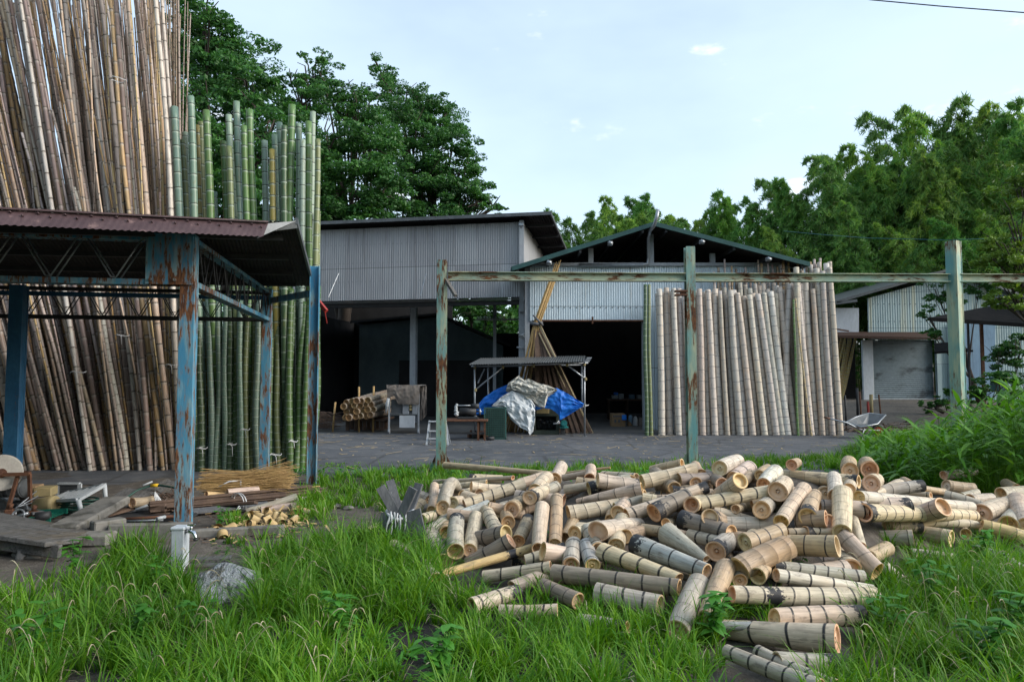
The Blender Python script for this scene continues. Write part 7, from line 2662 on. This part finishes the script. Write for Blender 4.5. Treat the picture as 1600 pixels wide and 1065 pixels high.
def weed_mesh(seed, h, nst, lw):
    R = random.Random(seed)
    mb = MB()
    for s in range(nst):
        a = R.uniform(0, 6.28)
        tip = Vector((math.cos(a) * h * .35, math.sin(a) * h * .35, h * R.uniform(.7, 1.1)))
        mid_ = tip * .5 + Vector((0, 0, h * .08))
        st_ = [pline([Vector((0, 0, 0)), mid_, tip], t) for t in np.linspace(0, 1, 6)]
        mb.tube(st_, .003, 5, False)
        for k in range(2, 6):
            for e in range(3):
                aa = R.uniform(0, 6.28)
                d = Vector((math.cos(aa), math.sin(aa), R.uniform(-.1, .5)))
                L_ = lw * R.uniform(.7, 1.2)
                vs, fc = leaf_quads(st_[k], d, Vector((0, 0, 1)), L_, L_ * R.uniform(.22, .3), droop=R.uniform(.3, .9))
                mb.add(vs, fc)
    me = bpy.data.meshes.new('weed_mesh')
    me.from_pydata(mb.v, [], mb.f)
    me.materials.append(MT['weed_leaf'])
    return me


wms = [weed_mesh(i, .3, 4 + i % 3, .085) for i in range(5)]
WEEDS = [(118, 900, 0, 1.0, 'leafy green weed at the soil edge in front of the plank ramp'), (62, 1040, 1, 1.0, 'broad leaved weed low in the front left grass'), (205, 1020, 2, .9, 'leafy weed in the front left grass below the slate'), (250, 925, 3, .8, 'leafy weed at the foot of the water tap'),
         (540, 1000, 4, 1.0, 'broad leaved weed beside the black soil patch'), (312, 1000, 1, .8, 'leafy weed in front of the boulder'), (1108, 1010, 2, 1.1, 'leafy weed before the sloping grey logs'), (1460, 950, 3, 1.1, 'broad leaved weed in the right grass'), (1570, 1000, 0, 1.1, 'broad leaved weed at the lower right edge'),
         (1530, 880, 4, 1.0, 'leafy weed below the yellow broken log'), (1385, 1000, 1, .9, 'leafy weed in the grass right of the big front log'), (690, 1085, 2, 1.0, 'tall pointed weed at the bottom edge'), (345, 825, 3, .7, 'green weed growing through the bamboo offcuts'), (1540, 1060, 2, 1.0, 'leafy weed at the lower right corner')]
for x, y, k, s, lab in WEEDS:
    o = bpy.data.objects.new('leafy_weed', wms[k]); COL.objects.link(o)
    o.location = G(x, y); o.scale = (s, s, s); o.rotation_euler = (0, 0, U(0, 6.28))
    tag(o, lab, 'weed', 'leafy weeds in the grass')
for x, y, k, s, lab in ((748, 846, 0, .9, 'dark leafy weed growing between logs at the left of the heap'), (866, 842, 1, .6, 'small weed between two steep logs in the heap'), (1010, 835, 2, .7, 'weed among the logs under the dark burnt log'), (1215, 815, 3, .6, 'weed by the orange cut ringed log'), (1290, 786, 4, .6, 'weed behind the upright cracked log'),
                      (1350, 820, 0, .9, 'dark weed under the longest smooth log'), (1420, 815, 1, .9, 'creeper round the deep hollow log'), (1470, 825, 2, .9, 'weed behind the straw filled log'), (1240, 880, 4, .7, 'weed below the torn hollow log'), (1520, 835, 3, .9, 'weed before the large right log'), (765, 748, 2, .7, 'weed poking out by the long slanting log'), (1260, 830, 2, .6, 'weed curling over the greenish log')):
    Yw = hit(x, y, 0, -.1)
    o = bpy.data.objects.new('leafy_weed', wms[k]); COL.objects.link(o)
    p = P(x, y, Yw); o.location = p - Vector((0, 0, .12)); o.scale = (s, s, s); o.rotation_euler = (0, 0, U(0, 6.28))
    tag(o, lab, 'weed', 'leafy weeds among the logs')

# low ground weeds along the road edge (uncountable)
mb = MB()
R9 = random.Random(33)
for i in range(900):
    if i < 420: X, Y = R9.uniform(-4, 8.5), R9.gauss(11.6, .25)
    elif i < 640: q = G(R9.uniform(540, 900), R9.uniform(985, 1075)); X, Y = q.x, q.y
    else: q = G(R9.uniform(330, 640), R9.uniform(790, 870)); X, Y = q.x, q.y
    z = gz(X, Y)
    for e in range(R9.randint(4, 9)):
        aa = R9.uniform(0, 6.28)
        L_ = R9.uniform(.03, .09) * (1.2 if i < 420 else .55)
        vs, fc = leaf_quads(Vector((X, Y, z + R9.uniform(0, .10 if i < 420 else .03))), Vector((math.cos(aa), math.sin(aa), R9.uniform(.1, 1.2))), Vector((0, 0, 1)), L_, L_ * .2, droop=.6, segs=3)
        mb.add(vs, fc)
tag(mb.build('ground_weeds', MT['weed_leaf']), 'small green weeds along the road edge and on the bare soil', 'weeds', kind='stuff')

# bamboo grass thicket at the right
mb = MB()
R10 = random.Random(44)
topline = [(1340, 745), (1370, 722), (1410, 690), (1450, 668), (1490, 660), (1540, 628), (1600, 612), (1700, 590), (1800, 580)]
n_pl = 0
while n_pl < 500:
    Y = R10.uniform(8.6, 16.5)
    x = R10.uniform(1340, 1760)
    X = (x - 800) / F * Y
    if x < 1400 and Y < 10.5: continue
    if Y < 10 and x < 1400 + (10 - Y) * 120: continue
    yt = interp(topline, x) + R10.uniform(-6, 55) * (1 if R10.random() < .8 else -.3)
    zt_ = P(x, yt, Y).z
    z0 = gz(X, Y)
    h_ = max(.3, min(1.5, zt_ - z0)) * R10.uniform(.75, 1.05)
    n_pl += 1
    a = R10.uniform(0, 6.28)
    lean = R10.uniform(.05, .4) * h_
    q = [Vector((X, Y, z0)), Vector((X + math.cos(a) * lean * .3, Y + math.sin(a) * lean * .3, z0 + h_ * .6)), Vector((X + math.cos(a) * lean, Y + math.sin(a) * lean, z0 + h_))]
    sp_ = [pline(q, t) for t in np.linspace(0, 1, 9)]
    mb.tube(sp_, .004, 4, False)
    for k in range(3, 9):
        for e in range(2 if k < 7 else 4):
            aa = R10.uniform(0, 6.28)
            d = Vector((math.cos(aa), math.sin(aa), R10.uniform(-.1, .9 if k < 8 else 1.6)))
            L_ = R10.uniform(.20, .48)
            vs, fc = leaf_quads(sp_[k], d, Vector((0, 0, 1)), L_, L_ * R10.uniform(.055, .085), droop=R10.uniform(.3, 1.1))
            mb.add(vs, fc)
tag(mb.build('bamboo_grass', MT['sasa_leaf']), 'dense bright green bamboo grass thicket around the right teal post', 'bamboo grass', kind='stuff')


# ================================================================ trees
def leaf_cloud(cents, rads, n_each, lsz, asp, R, droop=0.0, flat=.55, zs=.8):
    """small folded leaves spread through blobs; returns arrays"""
    C_, S_ = [], []
    for c, r, n in zip(cents, rads, n_each):
        d = R.normal(size=(n, 3)); d /= np.linalg.norm(d, axis=1)[:, None]
        k = R.uniform(.35, 1.0, n) ** .5
        C_.append(np.array(c) + d * (k * r)[:, None] * np.array([1.15, 1.15, zs]))
    P0 = np.concatenate(C_)
    n = len(P0)
    az = R.uniform(0, 2 * math.pi, n)
    el = R.normal(-droop, flat, n)
    cs = np.repeat(R.uniform(.65, 1.35, len(n_each)), n_each)
    L = lsz * cs * R.uniform(.6, 1.35, n)
    d = np.stack([np.cos(az) * np.cos(el), np.sin(az) * np.cos(el), np.sin(el)], 1)
    ro = R.uniform(0, 2 * math.pi, n) * .35
    s = np.stack([-np.sin(az), np.cos(az), np.zeros(n)], 1)
    u = np.cross(s, d)
    s2 = s * np.cos(ro)[:, None] + u * np.sin(ro)[:, None]
    W = L * asp
    V = np.stack([P0 - d * (L / 2)[:, None], P0 + s2 * (W / 2)[:, None], P0 + d * (L / 2)[:, None], P0 - s2 * (W / 2)[:, None]], 1).reshape(-1, 3)
    Q = np.arange(n * 4).reshape(-1, 4)
    return V, Q


def broadleaf(name, lobes, base, label, seed, col, mat='tree_leaf', dens=1.0, lsz=.17, group=None, tw=1.0):
    """lobes: (px, py, Y, radius in photo pixels) of the crown's masses"""
    R = np.random.default_rng(seed)
    rr = random.Random(seed)
    t = thing(name, label, 'tree', base, 0, group)
    cents, rads, n_each = [], [], []
    hubs = []
    for px, py, Y, rp in lobes:
        c = P(px, py, Y)
        r = rp * Y / F
        hubs.append((c, r))
        m = max(14, int(52 * (r / 2.0) ** 1.7))
        for k in range(m):
            d = R.normal(size=3); d /= np.linalg.norm(d)
            q = r * R.uniform(.4, 1.08)
            cr = r * R.uniform(.12, .34)
            cents.append((c.x + d[0] * q, c.y + d[1] * q * .9, c.z + d[2] * q * .85)); rads.append(cr)
            n_each.append(int(dens * 230 * (cr / .6) ** 2 + 26))
    V, Q = leaf_cloud(cents, rads, n_each, lsz, .45, R, .25, .5, .5)
    V = V - np.array(base)
    cr_ = np_mesh('crown', V, Q, None, MT[mat], t)
    cr_.color = (*col, 1)
    mb = MB()
    top = sum((h_[0] for h_ in hubs), Vector()) / len(hubs)
    b = Vector(base)
    tr_ = [b, lerp(b, top, .35) + Vector((rr.uniform(-.4, .4), 0, 0)), lerp(b, top, .75) + Vector((rr.uniform(-.5, .5), 0, 0)), top]
    ss = [pline(tr_, q) for q in np.linspace(0, 1, 9)]
    mb.tube(ss, [.42 * tw * (1 - .8 * q) for q in np.linspace(0, 1, 9)], 10)
    for c, r in hubs:
        s0 = ss[rr.randint(2, 6)]
        md = lerp(s0, c, .5) + Vector((rr.uniform(-.4, .4), rr.uniform(-.4, .4), -.3))
        br = [pline([s0, md, c], q) for q in np.linspace(0, 1, 7)]
        mb.tube(br, [.15 * tw * (1 - .8 * q) for q in np.linspace(0, 1, 7)], 6)
        for k in range(7):
            e = c + Vector((rr.uniform(-1, 1), rr.uniform(-1, 1), rr.uniform(-.6, 1))) * r * .8
            mb.tube([br[rr.randint(3, 6)], lerp(c, e, .5), e], [.05 * tw, .035 * tw, .015 * tw], 5, False)
    mb.build('trunk', MT['bark'], t)
    return t


DK, MD = (.75, .85, .8), (1.0, 1.0, .9)
broadleaf('broadleaf_tree', [(318, 30, 27, 62), (350, 85, 28, 70), (300, 130, 27, 70), (395, 130, 27, 58), (330, 200, 26, 80), (420, 190, 26, 55), (300, 280, 26, 70), (385, 265, 25.5, 75), (440, 250, 26, 50), (330, 350, 26, 70), (420, 330, 25.5, 60), (270, 60, 28, 55)],
          (-12, 27.5, 0), 'tallest dark broadleaf tree rising behind the green bamboo poles', 1, DK, group='dark broadleaf trees behind the sheds')
broadleaf('broadleaf_tree', [(488, 108, 33, 36), (470, 165, 32, 52), (520, 150, 33, 50), (560, 170, 33, 48), (500, 225, 31, 65), (580, 230, 32, 60), (480, 300, 31, 62), (555, 300, 31, 64), (520, 350, 31, 55), (455, 130, 33, 30), (600, 300, 31, 50)],
          (-8.2, 32.5, 0), 'dark broadleaf tree with a pointed top over the tall corrugated shed', 2, DK, group='dark broadleaf trees behind the sheds')
broadleaf('broadleaf_tree', [(598, 118, 38, 34), (620, 155, 37, 46), (660, 165, 37, 44), (690, 185, 37, 40), (640, 215, 36, 62), (705, 230, 36, 48), (728, 265, 36, 36), (660, 285, 36, 66), (720, 300, 36, 48), (745, 315, 36, 30), (770, 322, 36, 22), (620, 330, 36, 55), (700, 345, 36, 50)],
          (-4.8, 37, 0), 'dark rounded broadleaf tree above the right end of the tall corrugated shed', 3, DK, group='dark broadleaf trees behind the sheds')


# --- bamboo grove: a few shapes, many plants
def bamboo_plant_meshes(seed, H_, spread, n_leaf):
    R = np.random.default_rng(seed)
    rr = random.Random(seed)
    a0 = rr.uniform(0, 6.28)
    bend = rr.uniform(.12, .30) * H_
    def cu(t): return Vector((math.cos(a0) * bend * t ** 3.5, math.sin(a0) * bend * t ** 3.5, H_ * (t - .09 * t ** 6)))
    mb = MB()
    mb.tube([cu(t) for t in np.linspace(0, 1, 15)], [.055 * (1 - .92 * t ** 1.3) for t in np.linspace(0, 1, 15)], 7)
    cents, rads, ne = [], [], []
    nb = 84
    for k in range(nb):
        t = .34 + .66 * (k / nb) ** .9
        p = cu(min(1, t))
        aa = rr.uniform(0, 6.28)
        tt = (t - .34) / .66
        Lb = spread * (.55 + 1.1 * min(tt, .45) - 1.75 * max(0, tt - .45)) * rr.uniform(.6, 1.25) + .12
        out = Vector((math.cos(aa), math.sin(aa), 0))
        prev = p
        for s in range(1, 7):
            q = s / 6
            c = p + out * Lb * q + Vector((0, 0, Lb * (.75 * q - 1.05 * q * q)))
            if s > 2:
                cents.append(tuple(c)); rads.append(Lb * .11 * (1.15 - .4 * q) + .05); ne.append(int(n_leaf * (1.2 - .5 * q)))
            if s in (3, 6): mb.tube([prev, c], [.012, .006], 4, False); prev = c
    # drooping tip
    for k in range(5): cents.append(tuple(cu(1.0 - .03 * k))); rads.append(.12 + .05 * k); ne.append(n_leaf // 2)
    V, Q = leaf_cloud(cents, rads, ne, .32, .13, R, .75, .4)
    me1 = bpy.data.meshes.new('culm_mesh'); me1.from_pydata(mb.v, [], mb.f); me1.polygons.foreach_set('use_smooth', [True] * len(me1.polygons)); me1.materials.append(MT['culm'])
    me2 = bpy.data.meshes.new('plume_mesh')
    me2.vertices.add(len(V)); me2.vertices.foreach_set('co', V.astype(np.float32).ravel())
    me2.loops.add(len(V)); me2.loops.foreach_set('vertex_index', Q.ravel().astype(np.int32))
    me2.polygons.add(len(Q)); me2.polygons.foreach_set('loop_start', (np.arange(len(Q)) * 4).astype(np.int32))
    me2.update(calc_edges=True); me2.materials.append(MT['bamboo_leaf'])
    return me1, me2


BPM = [bamboo_plant_meshes(60 + i, 12.0, 1.5, 17) for i in range(6)]
R11 = random.Random(77)
outline = [(868, 345), (890, 330), (925, 338), (948, 300), (985, 320), (1010, 314), (1030, 308), (1055, 300), (1085, 312), (1115, 292), (1135, 318), (1165, 318), (1190, 326), (1215, 300), (1245, 264), (1270, 268), (1305, 232), (1335, 246), (1365, 215), (1400, 196), (1425, 165), (1460, 172), (1490, 160), (1520, 176), (1555, 150), (1590, 165), (1640, 150), (1700, 170), (1770, 150)]
dist = [(860, 54), (1100, 51), (1250, 49), (1600, 48), (1660, 44), (1700, 30), (1800, 27)]
kk = 0
words_x = [(930, 'left of the gable peak'), (1060, 'behind the ridge vent pipe'), (1190, 'above the right slope of the gabled roof'), (1290, 'above the pale pole stack'), (1400, 'above the workshop roof'), (1500, 'beside the right teal post'), (1900, 'at the right edge')]
def grove(x, yt, Y, row):
    global kk
    k = R11.randrange(6)
    tp_ = P(x, yt, Y)
    base = Vector((tp_.x, Y, gz(tp_.x, Y) - .05))
    s = (tp_.z - base.z) / 11.2
    t = thing('bamboo_plant', '', 'bamboo', base, R11.uniform(0, 6.28), 'tall bamboos of the grove behind the sheds')
    t.scale = (s * R11.uniform(.85, 1.1), s * R11.uniform(.85, 1.1), s)
    c = bpy.data.objects.new('culm', BPM[k][0]); COL.objects.link(c); c.parent = t
    f = bpy.data.objects.new('foliage', BPM[k][1]); COL.objects.link(f); f.parent = t
    v = R11.choice([((.8, .95, .85), 'bluish green'), ((1.35, 1.2, .8), 'yellowish green'), ((.95, 1.0, .9), 'mid green'), ((.7, .8, .75), 'dark green')])
    f.color = (*[q * R11.uniform(.9, 1.1) for q in v[0]], 1)
    w_ = next(b for a, b in words_x if x < a)
    t['label'] = f'{v[1]} feathery bamboo in the {row} row {w_}'
    kk += 1


for x, y in outline + [(905, 345), (962, 318), (1000, 325), (1042, 318), (1070, 322), (1100, 310), (1125, 306), (1150, 330), (1178, 335), (1202, 322), (1228, 292), (1256, 285), (1288, 258)]:
    Y = interp(dist, x)
    grove(x + R11.uniform(-4, 4), y, Y + R11.uniform(-1, 1), 'skyline')
for row, dy0, dy1, dY, st in (('second', 8, 40, -1.5, 24), ('second', 25, 70, -2.5, 30), ('third', 70, 130, -4.5, 34), ('front', 130, 200, -6.5, 40)):
    x = 865 + R11.uniform(0, 20)
    while x < 1760:
        y = interp(outline, x) + R11.uniform(dy0, dy1)
        if y < 400 and not (x < 1230 and y > 385): grove(x, y, interp(dist, x) + dY + R11.uniform(-1, 1), row)
        x += st * R11.uniform(.7, 1.3)
print('bamboo plants', kk)

# far thicket that closes the foot of the grove and the woods behind the sheds
R12 = np.random.default_rng(5)
cents, rads, ne = [], [], []
for i in range(330):
    Y = 42 + 14 * R12.random()
    X = R12.uniform(-26, 44)
    z = R12.uniform(.5, 6.5) + gz(X, Y)
    cents.append((X, Y, z)); rads.append(R12.uniform(.8, 1.7)); ne.append(150)
for i in range(46):
    cents.append((R12.uniform(-4.5, 1.5), R12.uniform(38, 41), R12.uniform(1, 9.5))); rads.append(R12.uniform(.8, 1.5)); ne.append(170)
V, Q = leaf_cloud(cents, rads, ne, .42, .4, R12, .4)
o = np_mesh('undergrowth', V, Q, None, MT['tree_leaf'])
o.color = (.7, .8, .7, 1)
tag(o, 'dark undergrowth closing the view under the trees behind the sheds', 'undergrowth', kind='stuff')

broadleaf('leafy_tree', [(1605, 285, 20, 48), (1588, 345, 19.5, 44), (1575, 385, 19.3, 36), (1620, 400, 19.5, 60), (1575, 430, 19.2, 40), (1550, 405, 19.6, 24), (1640, 310, 20, 62), (1605, 465, 19.5, 42), (1560, 465, 19.4, 22)], (17.2, 20.5, .2), 'bright yellowish green leafy tree at the right edge', 11, (1, 1, 1), 'bright_leaf', 1.7, .14, tw=.4)
broadleaf('leafy_tree', [(1462, 452, 30, 26), (1450, 492, 29.5, 18), (1485, 470, 30, 26), (1455, 520, 29.5, 12), (1500, 440, 31, 30), (1530, 450, 31, 30)], (21.2, 31, .4), 'dark leafy tree hanging over the green workshop wall', 12, (.7, .8, .7), 'tree_leaf', 1.3, .15, tw=.3)
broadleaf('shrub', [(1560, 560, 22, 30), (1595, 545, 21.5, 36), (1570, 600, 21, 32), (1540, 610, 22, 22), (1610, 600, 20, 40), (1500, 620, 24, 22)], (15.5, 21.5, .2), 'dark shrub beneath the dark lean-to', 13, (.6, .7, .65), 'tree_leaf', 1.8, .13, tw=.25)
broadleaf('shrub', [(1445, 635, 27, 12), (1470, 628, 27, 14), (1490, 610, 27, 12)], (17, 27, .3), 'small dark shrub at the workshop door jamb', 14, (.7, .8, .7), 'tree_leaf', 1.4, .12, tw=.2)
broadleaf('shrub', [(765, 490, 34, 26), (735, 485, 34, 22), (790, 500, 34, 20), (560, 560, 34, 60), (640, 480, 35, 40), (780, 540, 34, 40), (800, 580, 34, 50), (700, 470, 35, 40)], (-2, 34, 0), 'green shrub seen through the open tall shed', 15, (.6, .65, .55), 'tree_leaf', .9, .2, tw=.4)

# unseen foliage added behind and left of the camera to cut sky light
R14 = np.random.default_rng(9)
cents, rads, ne = [], [], []
for i in range(360):
    a = R14.uniform(0, 1)
    X = lerp(-34, 34, a) + R14.normal() * .8
    Y = -13 - 4 * R14.random() + .012 * X * X
    cents.append((X, Y, R14.uniform(.6, 9.5))); rads.append(R14.uniform(1.0, 2.0)); ne.append(110)
V, Q = leaf_cloud(cents, rads, ne, .5, .5, R14, .3)
o = np_mesh('shade_woods', V, Q, None, MT['tree_leaf'])
o.color = (.8, .9, .8, 1)
tag(o, 'unseen foliage added behind the viewpoint to dim the front light', 'shade_woods', kind='stuff')

cents, rads, ne = [], [], []  # second added screen, darkens the left shed from out of view
for i in range(260):
    X, Y = -15.5 + R14.normal() * 1.0, R14.uniform(-15, 8)
    cents.append((X, Y, R14.uniform(.6, 13))); rads.append(R14.uniform(1.0, 1.9)); ne.append(110)
V, Q = leaf_cloud(cents, rads, ne, .5, .5, R14, .3)
o = np_mesh('shade_woods', V, Q, None, MT['tree_leaf'])
o.color = (.8, .9, .8, 1)
tag(o, 'tall unseen foliage added left of the blue shed to shade it', 'shade_woods', kind='stuff')
